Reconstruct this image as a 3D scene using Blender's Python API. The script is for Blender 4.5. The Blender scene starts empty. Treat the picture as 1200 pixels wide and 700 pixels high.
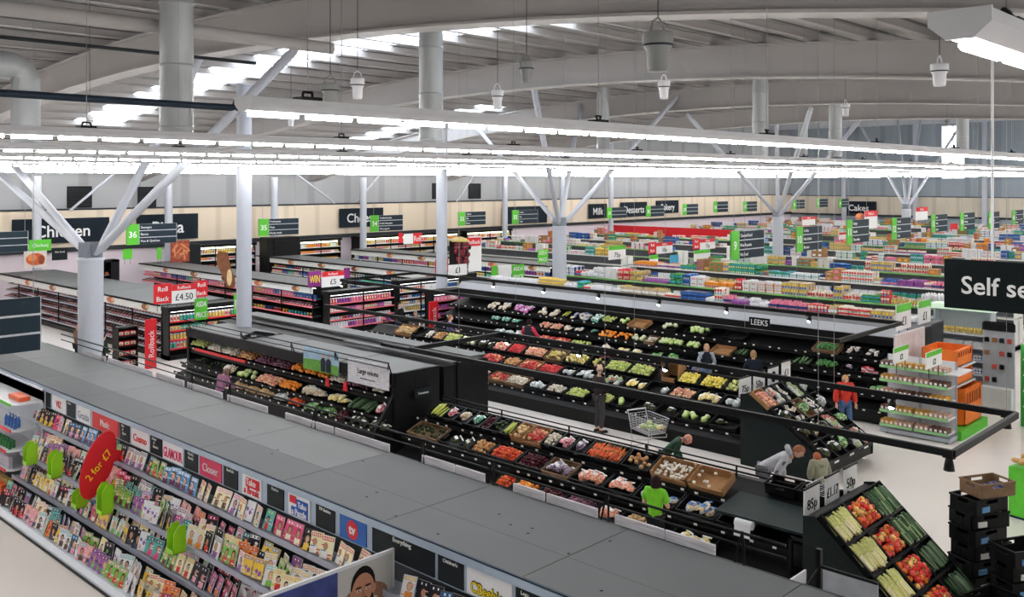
import bpy, bmesh, math, random
from mathutils import Matrix, Vector, Euler
import numpy as np
random.seed(7)
R = math.radians
C = bpy.context.scene.collection
SC = bpy.context.scene

# ------------------------------------------------------------------ camera, world, exposure
CAMH = 6.6; FPX = 1089.0; HOR = 213.0
AZ = math.atan(1140 / 1089.0)                 # viewing direction, clockwise from +Y (the aisles run along +Y)
cd = bpy.data.cameras.new('camera'); cam = bpy.data.objects.new('camera', cd); C.objects.link(cam)
cam.location = (0, 0, CAMH); cam.rotation_euler = (R(90), 0, -AZ)
cd.sensor_width = 36; cd.lens = FPX / 1200 * 36; cd.shift_y = (HOR - 350) / 1200; cd.clip_end = 400
SC.camera = cam
SC.view_settings.view_transform = 'Standard'; SC.view_settings.look = 'None'
SC.view_settings.exposure = 0.12; SC.view_settings.gamma = 1.0; SC.view_settings.use_curve_mapping = False
w = bpy.data.worlds.new('sky'); SC.world = w; w.use_nodes = True
wb = w.node_tree.nodes['Background']; wb.inputs[0].default_value = (0.88, 0.94, 1.0, 1); wb.inputs[1].default_value = 7.0
TUBE_POWER = 62.0
SPOT_POWER = 60.0

# ------------------------------------------------------------------ measuring help: where a sight line meets a plane
FW = (math.sin(AZ), math.cos(AZ)); RT = (math.cos(AZ), -math.sin(AZ))
def ray(x, y):
    s = (x - 600) / FPX
    return (FW[0] + s * RT[0], FW[1] + s * RT[1], -(y - HOR) / FPX)
def ph(x, y, h):
    r = ray(x, y); d = (h - CAMH) / r[2]; return Vector((r[0] * d, r[1] * d, h))
def yat(x, X):
    r = ray(x, 0); return X * r[1] / r[0]
def xat(x, Y):
    r = ray(x, 0); return Y * r[0] / r[1]
def zX(x, y, X):
    r = ray(x, y); return CAMH + r[2] * X / r[0]
def zY(x, y, Y):
    r = ray(x, y); return CAMH + r[2] * Y / r[1]

# ------------------------------------------------------------------ materials
def lin(c):
    c = c / 255.0
    return c / 12.92 if c <= 0.04045 else ((c + 0.055) / 1.055) ** 2.4
MC = {}
def M(name, rgb=(128, 128, 128), rough=0.55, metal=0.0, vary=0.10, scale=6.0, bump=0.0, emit=0.0, trans=False, alpha=None):
    if name in MC: return MC[name]
    m = bpy.data.materials.new(name); m.use_nodes = True; nt = m.node_tree; b = nt.nodes['Principled BSDF']
    col = (lin(rgb[0]), lin(rgb[1]), lin(rgb[2]), 1)
    b.inputs['Roughness'].default_value = rough; b.inputs['Metallic'].default_value = metal
    b.inputs['Base Color'].default_value = col
    if max(rgb) < 75: b.inputs['Specular IOR Level'].default_value = 0.15
    if vary > 0:
        tc = nt.nodes.new('ShaderNodeTexCoord'); nz = nt.nodes.new('ShaderNodeTexNoise'); nz.inputs['Scale'].default_value = scale
        nz.inputs['Detail'].default_value = 3
        mr = nt.nodes.new('ShaderNodeMapRange'); mr.inputs[1].default_value = 0.3; mr.inputs[2].default_value = 0.7
        mr.inputs[3].default_value = 1 - vary; mr.inputs[4].default_value = 1 + vary
        hs = nt.nodes.new('ShaderNodeHueSaturation'); hs.inputs['Color'].default_value = col
        nt.links.new(tc.outputs['Object'], nz.inputs['Vector']); nt.links.new(nz.outputs[0], mr.inputs[0])
        nt.links.new(mr.outputs[0], hs.inputs['Value']); nt.links.new(hs.outputs[0], b.inputs['Base Color'])
        if bump:
            bp = nt.nodes.new('ShaderNodeBump'); bp.inputs['Strength'].default_value = bump; bp.inputs['Distance'].default_value = 0.01
            nt.links.new(nz.outputs[0], bp.inputs['Height']); nt.links.new(bp.outputs[0], b.inputs['Normal'])
    if emit:
        b.inputs['Emission Color'].default_value = (1, 1, 1, 1) if rgb[0] > 250 else col
        b.inputs['Emission Strength'].default_value = emit
    if alpha is not None:
        b.inputs['Alpha'].default_value = alpha
    MC[name] = m; return m
def mat_stripes(name, rgb, rgb2, axis, scale, rough=0.6, thr=0.5, bump=0.0):
    """two-tone repeating profile (corrugation, panel joints)"""
    if name in MC: return MC[name]
    m = M(name, rgb, rough, vary=0); nt = m.node_tree; b = nt.nodes['Principled BSDF']
    tc = nt.nodes.new('ShaderNodeTexCoord'); wv = nt.nodes.new('ShaderNodeTexWave'); wv.bands_direction = axis
    wv.inputs['Scale'].default_value = scale; wv.inputs['Distortion'].default_value = 0
    rp = nt.nodes.new('ShaderNodeValToRGB'); rp.color_ramp.elements[0].position = thr; rp.color_ramp.elements[1].position = min(1, thr + 0.08)
    rp.color_ramp.elements[0].color = (lin(rgb2[0]), lin(rgb2[1]), lin(rgb2[2]), 1); rp.color_ramp.elements[1].color = (lin(rgb[0]), lin(rgb[1]), lin(rgb[2]), 1)
    nt.links.new(tc.outputs['Object'], wv.inputs['Vector']); nt.links.new(wv.outputs[1], rp.inputs[0]); nt.links.new(rp.outputs[0], b.inputs['Base Color'])
    bp = nt.nodes.new('ShaderNodeBump'); bp.inputs['Strength'].default_value = bump; bp.inputs['Distance'].default_value = 0.03
    nt.links.new(wv.outputs[1], bp.inputs['Height']); nt.links.new(bp.outputs[0], b.inputs['Normal'])
    return m
def mat_wood(name, rgb, rgb2):
    m = M(name, rgb, 0.6, vary=0); nt = m.node_tree; b = nt.nodes['Principled BSDF']
    tc = nt.nodes.new('ShaderNodeTexCoord'); mp = nt.nodes.new('ShaderNodeMapping'); mp.inputs['Scale'].default_value = (3, 1.2, 22)
    nz = nt.nodes.new('ShaderNodeTexNoise'); nz.inputs['Scale'].default_value = 2.0; nz.inputs['Detail'].default_value = 5
    rp = nt.nodes.new('ShaderNodeValToRGB'); rp.color_ramp.elements[0].position = 0.35; rp.color_ramp.elements[1].position = 0.65
    rp.color_ramp.elements[0].color = tuple(lin(v) for v in rgb2) + (1,); rp.color_ramp.elements[1].color = tuple(lin(v) for v in rgb) + (1,)
    nt.links.new(tc.outputs['Object'], mp.inputs[0]); nt.links.new(mp.outputs[0], nz.inputs['Vector']); nt.links.new(nz.outputs[0], rp.inputs[0]); nt.links.new(rp.outputs[0], b.inputs['Base Color'])
    return m
def mat_speckle(name, cols, scale=30.0, rough=0.5):
    """printed or mixed surface: voronoi cells coloured from a short palette, different on every object"""
    if name in MC: return MC[name]
    m = M(name, cols[0], rough, vary=0); nt = m.node_tree; b = nt.nodes['Principled BSDF']
    tc = nt.nodes.new('ShaderNodeTexCoord'); oi = nt.nodes.new('ShaderNodeObjectInfo')
    ad = nt.nodes.new('ShaderNodeVectorMath'); ad.operation = 'ADD'
    ml = nt.nodes.new('ShaderNodeMath'); ml.operation = 'MULTIPLY'; ml.inputs[1].default_value = 37.0
    vo = nt.nodes.new('ShaderNodeTexVoronoi'); vo.inputs['Scale'].default_value = scale
    sp = nt.nodes.new('ShaderNodeSeparateColor'); rp = nt.nodes.new('ShaderNodeValToRGB'); rp.color_ramp.interpolation = 'CONSTANT'
    el = rp.color_ramp.elements
    while len(el) < len(cols): el.new(0.5)
    for i, c in enumerate(cols):
        el[i].position = i / len(cols); el[i].color = tuple(lin(v) for v in c) + (1,)
    nt.links.new(oi.outputs['Random'], ml.inputs[0]); nt.links.new(tc.outputs['Object'], ad.inputs[0]); nt.links.new(ml.outputs[0], ad.inputs[1])
    nt.links.new(ad.outputs[0], vo.inputs['Vector']); nt.links.new(vo.outputs['Color'], sp.inputs[0]); nt.links.new(sp.outputs[0], rp.inputs[0]); nt.links.new(rp.outputs[0], b.inputs['Base Color'])
    return m
BLK = M('black_metal', (13, 14, 16), 0.45, 0.0, 0.15)
BLP = M('black_plastic', (12, 13, 15), 0.5, 0, 0.2, 12)
DKG = M('dark_grey_metal', (50, 54, 58), 0.5)
WHM = M('white_metal', (226, 228, 232), 0.45, 0, 0.03)
GRM = M('pale_grey_metal', (176, 182, 192), 0.4, 0.1, 0.05)
STL = M('bright_steel', (190, 192, 195), 0.25, 0.9, 0.05)
CHA = M('charcoal_board', (28, 34, 38), 0.5, 0, 0.08)
GRN = M('sign_green', (86, 190, 40), 0.5, 0, 0.03)
RED = M('promotion_red', (214, 22, 36), 0.45, 0, 0.03)
WHT = M('white_print', (240, 240, 240), 0.5, 0, 0.0)
BKT = M('black_print', (18, 18, 20), 0.5, 0, 0.0)
for _m in (BLK, BLP): _m.node_tree.nodes['Principled BSDF'].inputs['Specular IOR Level'].default_value = 0.2
TOPG = M('grey_top_sheet', (78, 81, 83), 0.6, 0, 0.05, 0.7)
TOPL = M('light_grey_top_sheet', (98, 100, 101), 0.55, 0, 0.06, 1.0)
CARD = M('brown_cardboard', (160, 118, 76), 0.8, 0, 0.12, 8)
CARDL = M('kraft_liner', (186, 130, 80), 0.8, 0, 0.12, 8)

# ------------------------------------------------------------------ mesh building
class MB:
    def __init__(s): s.v = []; s.f = []; s.m = []; s.sm = []; s.t = Matrix.Identity(4)
    def add(s, vs, fs, mi=0, smooth=False):
        o = len(s.v); t = s.t
        s.v += [tuple(t @ Vector(p)) for p in vs]; s.f += [tuple(i + o for i in f) for f in fs]
        s.m += [mi] * len(fs); s.sm += [smooth] * len(fs); return s
    def box(s, x0, x1, y0, y1, z0, z1, mi=0, tilt=None):
        vs = [(x0, y0, z0), (x1, y0, z0), (x1, y1, z0), (x0, y1, z0), (x0, y0, z1), (x1, y0, z1), (x1, y1, z1), (x0, y1, z1)]
        if tilt is not None:
            c = Vector(((x0 + x1) / 2, (y0 + y1) / 2, (z0 + z1) / 2)); vs = [tuple(c + tilt @ (Vector(p) - c)) for p in vs]
        return s.add(vs, [(0, 3, 2, 1), (4, 5, 6, 7), (0, 1, 5, 4), (1, 2, 6, 5), (2, 3, 7, 6), (3, 0, 4, 7)], mi)
    def bbox(s, x0, x1, y0, y1, z0, z1, c=0.01, mi=0):
        """box with chamfered vertical and top edges"""
        ring = lambda e, z: [(x0 + c + e, y0 + e, z), (x1 - c - e, y0 + e, z), (x1 - e, y0 + c + e, z), (x1 - e, y1 - c - e, z), (x1 - c - e, y1 - e, z), (x0 + c + e, y1 - e, z), (x0 + e, y1 - c - e, z), (x0 + e, y0 + c + e, z)]
        vs = ring(0, z0) + ring(0, z1 - c) + ring(c, z1)
        fs = [tuple(range(7, -1, -1)), tuple(range(16, 24))]
        for k in (0, 8):
            for i in range(8): j = (i + 1) % 8; fs.append((k + i, k + j, k + 8 + j, k + 8 + i))
        return s.add(vs, fs, mi)
    def tube(s, pts, r, n=8, mi=0, cap=True, smooth=True):
        pts = [Vector(p) for p in pts]; rs = r if isinstance(r, (list, tuple)) else [r] * len(pts)
        vs = []; fs = []
        for i, p in enumerate(pts):
            d = (pts[min(i + 1, len(pts) - 1)] - pts[max(i - 1, 0)]).normalized()
            a = d.cross(Vector((0, 0, 1))); 
            if a.length < 1e-3: a = d.cross(Vector((1, 0, 0)))
            a.normalize(); b = d.cross(a)
            vs += [tuple(p + rs[i] * (math.cos(2 * math.pi * k / n) * a + math.sin(2 * math.pi * k / n) * b)) for k in range(n)]
        for i in range(len(pts) - 1):
            for k in range(n):
                q = (k + 1) % n; fs.append((i * n + k, i * n + q, (i + 1) * n + q, (i + 1) * n + k))
        s.add(vs, fs, mi, smooth)
        if cap: 
            o = len(vs) - n
            s.add(vs[:n], [tuple(range(n))], mi); s.add(vs[o:], [tuple(range(n - 1, -1, -1))], mi)
        return s
    def lathe(s, prof, n=16, mi=0, c=(0, 0, 0), smooth=True):
        vs = []; fs = []
        for r, z in prof: vs += [(c[0] + r * math.cos(2 * math.pi * k / n), c[1] + r * math.sin(2 * math.pi * k / n), c[2] + z) for k in range(n)]
        for i in range(len(prof) - 1):
            for k in range(n): q = (k + 1) % n; fs.append((i * n + k, i * n + q, (i + 1) * n + q, (i + 1) * n + k))
        s.add(vs, fs, mi, smooth)
        return s
    def prism(s, poly, a, b, axis='y', mi=0):
        """extrude a polygon (pairs) along an axis"""
        def P(u, v, t): return (u, t, v) if axis == 'y' else ((t, u, v) if axis == 'x' else (u, v, t))
        n = len(poly); vs = [P(u, v, a) for u, v in poly] + [P(u, v, b) for u, v in poly]
        fs = [tuple(range(n)), tuple(range(2 * n - 1, n - 1, -1))] + [(i, i + n, (i + 1) % n + n, (i + 1) % n) for i in range(n)]
        return s.add(vs, fs, mi)
    def ball(s, c, r, n=8, k=6, mi=0, sq=(1, 1, 1), wob=0.0):
        vs = [(c[0], c[1], c[2] - r * sq[2])]; fs = []
        for i in range(1, k):
            a = math.pi * i / k - math.pi / 2
            for j in range(n):
                t = 2 * math.pi * j / n; q = 1 + wob * math.sin(3 * t + i)
                vs.append((c[0] + r * q * math.cos(a) * math.cos(t) * sq[0], c[1] + r * q * math.cos(a) * math.sin(t) * sq[1], c[2] + r * math.sin(a) * sq[2]))
        vs.append((c[0], c[1], c[2] + r * sq[2])); L = len(vs) - 1
        for j in range(n):
            q = (j + 1) % n; fs.append((0, 1 + q, 1 + j)); fs.append((L, L - n + j, L - n + q))
            for i in range(k - 2): a = 1 + i * n; fs.append((a + j, a + q, a + n + q, a + n + j))
        return s.add(vs, fs, mi, True)
    def mesh(s, name, mats):
        me = bpy.data.meshes.new(name); me.from_pydata(s.v, [], s.f)
        for m in (mats if isinstance(mats, (list, tuple)) else [mats]): me.materials.append(m)
        me.polygons.foreach_set('material_index', s.m); me.polygons.foreach_set('use_smooth', s.sm); me.update(); return me
    def build(s, name, mats, parent=None, **k):
        o = bpy.data.objects.new(name, s.mesh(name, mats)); C.objects.link(o); o.parent = parent
        if k: tag(o, **k)
        return o
def tag(o, label=None, cat=None, group=None, kind=None):
    if label:
        w_ = label.split(' ')
        for cut in ('the', 'a', 'the', 'of', 'the', 'the'):
            if len(w_) > 16 and cut in w_[1:]: w_.reverse(); w_.remove(cut); w_.reverse()
        label = ' '.join(w_)
        if len(w_) > 16: print('LONG LABEL', label)
        o['label'] = label
    if cat: o['category'] = cat
    if group: o['group'] = group
    if kind: o['kind'] = kind
    return o
def thing(name, label, cat, loc=(0, 0, 0), rz=0.0, group=None, m=None):
    o = bpy.data.objects.new(name, None); C.objects.link(o); o.empty_display_size = 0.1
    if m is not None: o.matrix_world = m
    else: o.location = loc; o.rotation_euler = (0, 0, rz)
    return tag(o, label, cat, group)
def TM(x, y, z, rz=0.0, rx=0.0, s=1.0):
    return Matrix.Translation((x, y, z)) @ Matrix.Rotation(rz, 4, 'Z') @ Matrix.Rotation(rx, 4, 'X') @ Matrix.Scale(s, 4)
def inst(name, me, m, parent=None, **k):
    o = bpy.data.objects.new(name, me); C.objects.link(o); o.parent = parent; o.matrix_basis = m
    if k: tag(o, **k)
    return o
FXn = -math.pi / 2      # turns a thing that faces -Y to face -X
_tx = {}
def text(s, x, z, h, mat, parent, wmax=None, y=-0.012, name='lettering', bold=0.0, rz=0.0, m=None, align='C'):
    """flat lettering on a board facing local -Y, centred on (x, z), cap height h"""
    key = (s, mat.name, round(bold, 3))
    if key not in _tx:
        cu = bpy.data.curves.new('lettering', 'FONT'); cu.body = s; cu.size = 1; cu.extrude = 0.01; cu.offset = bold; cu.resolution_u = 3; cu.align_x = 'CENTER'
        o = bpy.data.objects.new('lettering_source', cu); C.objects.link(o)
        bpy.context.view_layer.update()
        me = bpy.data.meshes.new_from_object(o.evaluated_get(bpy.context.evaluated_depsgraph_get()))
        bpy.data.objects.remove(o); me.materials.clear(); me.materials.append(mat)
        co = [v.co for v in me.vertices]; 
        _tx[key] = (me, max(c.x for c in co) - min(c.x for c in co), (max(c.x for c in co) + min(c.x for c in co)) / 2, max(c.y for c in co), min(c.y for c in co))
    me, wd, cx, top, bot = _tx[key]
    sy = h / 0.72; sx = sy
    if wmax and wd * sx > wmax: sx = wmax / wd
    cz = 0.36
    xo = x - cx * sx if align == 'C' else x + (wd / 2 - cx) * sx
    mm = Matrix.Translation((xo, y, z - cz * sy)) @ Matrix.Rotation(R(90), 4, 'X') @ Matrix.Diagonal((sx, sy, 0.4, 1))
    o = inst(name, me, mm, parent); return o

# repeated goods: the ones that show largest stand as objects of their own, the rest of a kind is one object
REG = {}
def rep(kind, me, m, label, group, cat=None):
    REG.setdefault(kind, []).append((me, m.copy(), label, group, cat or kind.replace('_', ' ')))
def flush(limit=230, limits={}):
    for kind, L in REG.items():
        def key(e):
            p = e[1].to_translation(); d = p.x * FW[0] + p.y * FW[1]; s = p.x * RT[0] + p.y * RT[1]
            if d < 1: return 1e6
            x = 600 + FPX * s / d; y = HOR - FPX * (p.z - CAMH) / d
            return d + (0 if -15 < x < 1215 and y < 715 else 500)
        L.sort(key=key); n = limits.get(kind, limit)
        if len(L) <= n + 20: n = len(L)
        for me, m, label, group, cat in L[:n]:
            o = bpy.data.objects.new(kind, me); C.objects.link(o); o.matrix_world = m; tag(o, label, cat, group)
        rest = L[n:]
        if not rest: continue
        vs = []; fs = []; mi = []; sm = []; mats = []; cache = {}
        off = 0
        for me, m, *_ in rest:
            if me.name not in cache:
                co = np.empty(len(me.vertices) * 3); me.vertices.foreach_get('co', co)
                ids = []
                for q in me.materials:
                    if q not in mats: mats.append(q)
                    ids.append(mats.index(q))
                cache[me.name] = (co.reshape(-1, 3), [tuple(p.vertices) for p in me.polygons], [ids[p.material_index] for p in me.polygons], [p.use_smooth for p in me.polygons])
            co, ff, ii, ss = cache[me.name]; A = np.array(m)
            vs.append(co @ A[:3, :3].T + A[:3, 3]); fs += [tuple(i + off for i in f) for f in ff]; mi += ii; sm += ss; off += len(co)
        me2 = bpy.data.meshes.new(kind); me2.from_pydata(np.concatenate(vs).tolist(), [], fs)
        for q in mats: me2.materials.append(q)
        me2.polygons.foreach_set('material_index', mi); me2.polygons.foreach_set('use_smooth', sm); me2.update()
        o = bpy.data.objects.new(kind + '_mass', me2); C.objects.link(o)
        tag(o, 'mass of small distant ' + kind.replace('_', ' ') + ' goods filling the farther shelves', rest[0][4], None, 'stuff')
ORD = ['first', 'second', 'third', 'fourth', 'fifth', 'sixth', 'seventh', 'eighth', 'ninth', 'tenth', 'eleventh', 'twelfth', 'thirteenth', 'fourteenth', 'fifteenth', 'sixteenth', 'seventeenth', 'eighteenth', 'nineteenth', 'twentieth', 'twenty-first', 'twenty-second', 'twenty-third', 'twenty-fourth', 'twenty-fifth', 'twenty-sixth', 'twenty-seventh', 'twenty-eighth', 'twenty-ninth', 'thirtieth', 'thirty-first', 'thirty-second', 'thirty-third', 'thirty-fourth', 'thirty-fifth', 'thirty-sixth']

# ================================================================== THE BUILDING
def st(o): o['kind'] = 'structure'; return o
fl = M('vinyl_floor', (238, 231, 225), 0.32, 0, 0.025, 0.6)
mb = MB(); mb.box(-8, 104.3, -9, 53.3, -0.3, 0); st(mb.build('floor', fl))
UPP = mat_stripes('upper_wall_cladding', (162, 164, 167), (148, 150, 153), 'X', 0.105, 0.6, 0.04)
UPR = mat_stripes('upper_wall_cladding_daylit', (160, 172, 182), (146, 157, 167), 'Y', 0.105, 0.6, 0.04)  # bluish cast of daylight put into the cladding colour
LOWW = M('lower_wall_paint', (226, 214, 222), 0.6, 0, 0.03, 0.5)
CRE = mat_stripes('cream_fascia', (228, 212, 190), (214, 198, 176), 'X', 0.13, 0.55, 0.02)
CREY = mat_stripes('cream_fascia_right', (218, 208, 190), (204, 194, 176), 'Y', 0.13, 0.55, 0.02)
mb = MB(); mb.box(-8, 104.3, 53, 53.3, 0, 5.0, 1); mb.box(-8, 104.3, 53, 53.3, 5.0, 14.2, 0); st(mb.build('wall_back', [UPP, LOWW]))
mb = MB(); mb.box(-8, 103.9, 52.8, 53, 3.0, 5.02); st(mb.build('trim_1', CRE))
mb = MB(); mb.box(-8, 103.9, 52.72, 52.99, 2.75, 2.99); mb.box(-8, 103.9, 52.75, 52.99, 5.03, 5.12); st(mb.build('trim_3', DKG))
WY0, WY1, WZ0, WZ1 = 33.2, 35.6, 6.9, 12.6      # tall window in the far right wall
mb = MB(); mb.box(104, 104.3, -9, WY0, 0, 14.2); mb.box(104, 104.3, WY1, 53, 0, 14.2); mb.box(104, 104.3, WY0, WY1, 0, WZ0); mb.box(104, 104.3, WY0, WY1, WZ1, 14.2)
st(mb.build('wall_right', UPR))
mb = MB(); mb.box(104.1, 104.14, WY0, WY1, WZ0, WZ1); wn = st(mb.build('window_1', M('window_glass', (235, 245, 255), 0.1, 0, 0, alpha=0.15)))
mb = MB()
for y in (WY0, (WY0 + WY1) / 2 - .04, WY1 - .08): mb.box(103.98, 104.2, y, y + .08, WZ0, WZ1)
for z in (WZ0, 9.5, WZ1 - .08): mb.box(103.98, 104.2, WY0, WY1, z, z + .08)
mb.build('window_frame', WHM, wn)
mb = MB(); mb.box(103.8, 104, -9, 53, 2.9, 4.92); st(mb.build('trim_2', CREY))
mb = MB(); mb.box(103.7, 103.99, -9, 53, 2.7, 2.89); mb.box(103.75, 103.99, -9, 53, 4.93, 5.0); st(mb.build('trim_4', DKG))
WP = M('plain_wall_paint', (206, 206, 206), 0.7)
mb = MB(); mb.box(-8.3, -8, -9, 53.3, 0, 14.2); st(mb.build('wall_left', WP))
mb = MB(); mb.box(-8.3, 104.3, -9.3, -9, 0, 14.2); st(mb.build('wall_front', WP))
# arched roof
def arch(y, k=0.0): return 9.85 + k - 0.0035 * (y - 22.5) ** 2
DECK = mat_stripes('roof_deck', (178, 176, 174), (100, 100, 102), 'Y', 0.42, 0.6, 0.10, 0.6)
def deck(x0, x1, y0, y1, k, name, n=24, mat=None):
    pts = [y0 + (y1 - y0) * i / n for i in range(n + 1)]
    poly = [(y, arch(y, k)) for y in pts] + [(y, arch(y, k) + 0.12) for y in reversed(pts)]
    m = MB()
    for i in range(n):
        a, b = pts[i], pts[i + 1]
        m.prism([(a, arch(a, k)), (b, arch(b, k)), (b, arch(b, k) + .12), (a, arch(a, k) + .12)], x0, x1, 'x')
    return st(m.build(name, mat or DECK))
LITE = M('rooflight_panel', (250, 252, 255), 0.5, 0, 0)
_b = LITE.node_tree.nodes['Principled BSDF']; _t = LITE.node_tree.nodes.new('ShaderNodeBsdfTranslucent'); _t.inputs[0].default_value = (0.95, 0.97, 1, 1)
LITE.node_tree.links.new(_t.outputs[0], LITE.node_tree.nodes['Material Output'].inputs[0])
DK = 1.22
SKY = [(17.0, 19.3, 15.0, 45.0), (33.6, 35.6, 34.0, 48.0)]
deck(-8, 17.0, -9, 53, DK, 'ceiling'); xs = 17.0
for i, (a, b, y0, y1) in enumerate(SKY):
    if a > xs: deck(xs, a, -9, 53, DK, 'ceiling')
    deck(a, b, -9, y0, DK, 'ceiling', 10); deck(a, b, y1, 53, DK, 'ceiling', 10)
    deck(a, b, y0, y1, DK + 0.05, 'window_%d' % (i + 2), 12, LITE); xs = b
deck(xs, 52.3, -9, 53, DK, 'ceiling')
mb = MB(); mb.box(52.3, 104.3, -9, 53, 13.9, 14.2); st(mb.build('ceiling', mat_stripes('high_roof_deck', (190, 194, 200), (140, 144, 150), 'Y', 0.3, 0.6, 0.1)))
mb = MB()
for i in range(24):
    a = -9 + 62 * i / 24; b = a + 62 / 24
    mb.prism([(a, arch(a, DK)), (b, arch(b, DK)), (b, 14.0), (a, 14.0)], 52.3, 52.45, 'x')
st(mb.build('wall_leak_blocker', WP))  # unseen closing panel, added to stop sky light leaking at the roof step
BEAM = M('painted_roof_steel', (178, 174, 172), 0.5, 0, 0.05, 0.4)
def beam(X, wd=0.3, dep=0.95):
    m = MB(); n = 28
    for i in range(n):
        a = -9 + 62 * i / n; b = a + 62 / n
        for (x0, x1, k0, k1) in ((X - wd / 2, X + wd / 2, 0.05, dep - .05), (X - wd, X + wd, 0, 0.05), (X - wd, X + wd, dep - .05, dep)):
            m.prism([(a, arch(a, k0)), (b, arch(b, k0)), (b, arch(b, k1)), (a, arch(a, k1))], x0, x1, 'x')
    return st(m.build('ceiling_beam', BEAM))
for X in (0, 12, 24, 36, 48): beam(X)
HB = M('high_roof_steel', (196, 200, 206), 0.5, 0, 0.04)
for X in (60, 72, 84, 96):
    mb = MB(); mb.box(X - .2, X + .2, -9, 53, 12.4, 13.3); st(mb.build('ceiling_beam', HB))
for i in range(37):                             # purlins run across the beams
    y = -4 + i * 1.55
    if y > 52: break
    z = arch(y, DK)
    mb = MB(); mb.box(-8, 52.3, y - .04, y + .04, z - .2, z - .02); mb.box(-8, 52.3, y - .09, y + .09, z - .22, z - .2); st(mb.build('ceiling_purlin', BEAM))
for i in range(7):
    y = 4 + i * 7.5
    mb = MB(); mb.box(52.3, 104, y - .12, y + .12, 13.3, 13.9); st(mb.build('ceiling_purlin', HB))
# ------------------------------------------------------------------ columns
COL = M('white_column_paint', (192, 197, 208), 0.4, 0, 0.03, 1.0)
def round_column(x, y, r, z0, z1, label):
    t = thing('round_column', label, 'column', (x, y, 0)); t['kind'] = 'thing'
    m = MB(); m.lathe([(r, z0), (r, z1)], 24); m.build('shaft', COL, t)
    m = MB(); m.lathe([(r + .02, z0), (r + .1, z0), (r + .1, z0 + .03), (r + .02, z0 + .06)], 24); m.build('base_plate', DKG, t)
    m = MB(); m.box(-r - .08, r + .08, -r - .08, r + .08, z1 - .04, z1); m.build('top_plate', COL, t)
    return t
round_column(15.5, 26.6, 0.235, 0, 9.7, 'slim white steel column rising behind the onion display')
round_column(27.9, 31.0, 0.25, 0, 9.6, 'slim white steel column left of the white tree column')
for x, w_ in ((18, 'behind the left hanging sign'), (25.2, 'in front of the dark wall sign reading Pizza'), (32.2, 'right of the onion display column'), (39.2, 'in front of the dark wall sign reading Cheese'), (46.2, 'at the back wall between two chilled rows'), (53.2, 'at the back wall left of the Milk sign'), (60.2, 'at the back wall by the Milk sign'), (67, 'at the back wall by the Desserts sign')):
    yy = 51.6
    t = thing('wall_column', 'slim white wall column ' + w_, 'column', (x, yy, 0)); t['kind'] = 'thing'
    m = MB(); m.lathe([(.22, 0), (.22, arch(yy) if x < 52 else 13.6)], 16); m.build('shaft', COL, t)
for i, (y, w_) in enumerate(((8, 'nearest of the right wall'), (16, 'second along the right wall'), (24, 'third along the right wall'), (31, 'left of the tall bright window'), (38, 'right of the corner'), (46, 'closest to the corner'))):
    t = thing('wall_column', 'pale wall column on the right wall, ' + w_, 'column', (103.2, y, 0)); t['kind'] = 'thing'
    m = MB(); m.box(-.22, .22, -.22, .22, 0, 13.2); m.build('shaft', COL, t)
def tree_column(x, y, r, ztop, nodes, label):
    t = thing('tree_column', label, 'column', (x, y, 0)); t['kind'] = 'thing'
    m = MB(); m.lathe([(r, 0), (r, ztop)], 28); m.build('shaft', COL, t)
    m = MB(); m.lathe([(r + .03, ztop - .06), (r + .03, ztop), (r * .25, ztop + .02)], 28)
    for k in range(4):
        a = math.pi / 4 + k * math.pi / 2; m.box(-.02, .02, -r, r, ztop, ztop + .4, 0, Matrix.Rotation(a, 3, 'Z'))
    m.build('cap', COL, t)
    for n in nodes:
        d = Vector(n) - Vector((x, y, ztop + .1)); u = d.normalized(); h = Vector((u.x, u.y, 0)).normalized() * r * .55 + Vector((0, 0, ztop + .1))
        e = Vector((n[0] - x, n[1] - y, n[2]))
        m = MB(); m.tube([h, h + u * .35, e - u * .4, e], [.06, .11, .11, .06], 12)
        b = m.build('strut', COL, t)
        m = MB(); m.ball(tuple(e), .1, 8, 6); m.build('joint', COL, b)
def nd(px, py, z):
    best = None
    for X in ((12, 24, 36, 48) if z < 11 else (60, 72, 84)):          # meet the nearest roof beam on that line
        y_ = yat(px, X); zz = zX(px, py, X); tgt = (arch(y_) + .25) if z < 11 else 12.5
        if best is None or abs(zz - tgt) < best[0]: best = (abs(zz - tgt), (X, y_, zz))
    return best[1]
tree_column(9.9, 24.6, 0.31, 4.62, [nd(352, 52, 9.75), nd(238, 62, 9.75), nd(-47, 120, 9.3), nd(-100, 118, 9.3)], 'thick white column with branching struts at the left, behind the grey shelf top')
tree_column(31.2, 26.9, 0.31, 4.62, [nd(797, 110, 9.75), nd(624, 95, 9.8), nd(681, 120, 9.8), nd(555, 145, 9.4)], 'thick white column with branching struts in the middle of the shop')
tree_column(51.0, 26.8, 0.31, 4.5, [nd(1010, 138, 9.8), nd(910, 140, 9.8), nd(806, 135, 9.7), nd(950, 128, 9.8)], 'white branching column left of the hanging sign numbered 10')
tree_column(72.0, 27.2, 0.33, 4.5, [nd(1130, 140, 12.4), nd(1010, 150, 12.4), nd(1052, 140, 12.4), nd(1080, 135, 12.4)], 'farthest white branching column, right of the wall sign reading Cakes')
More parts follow.
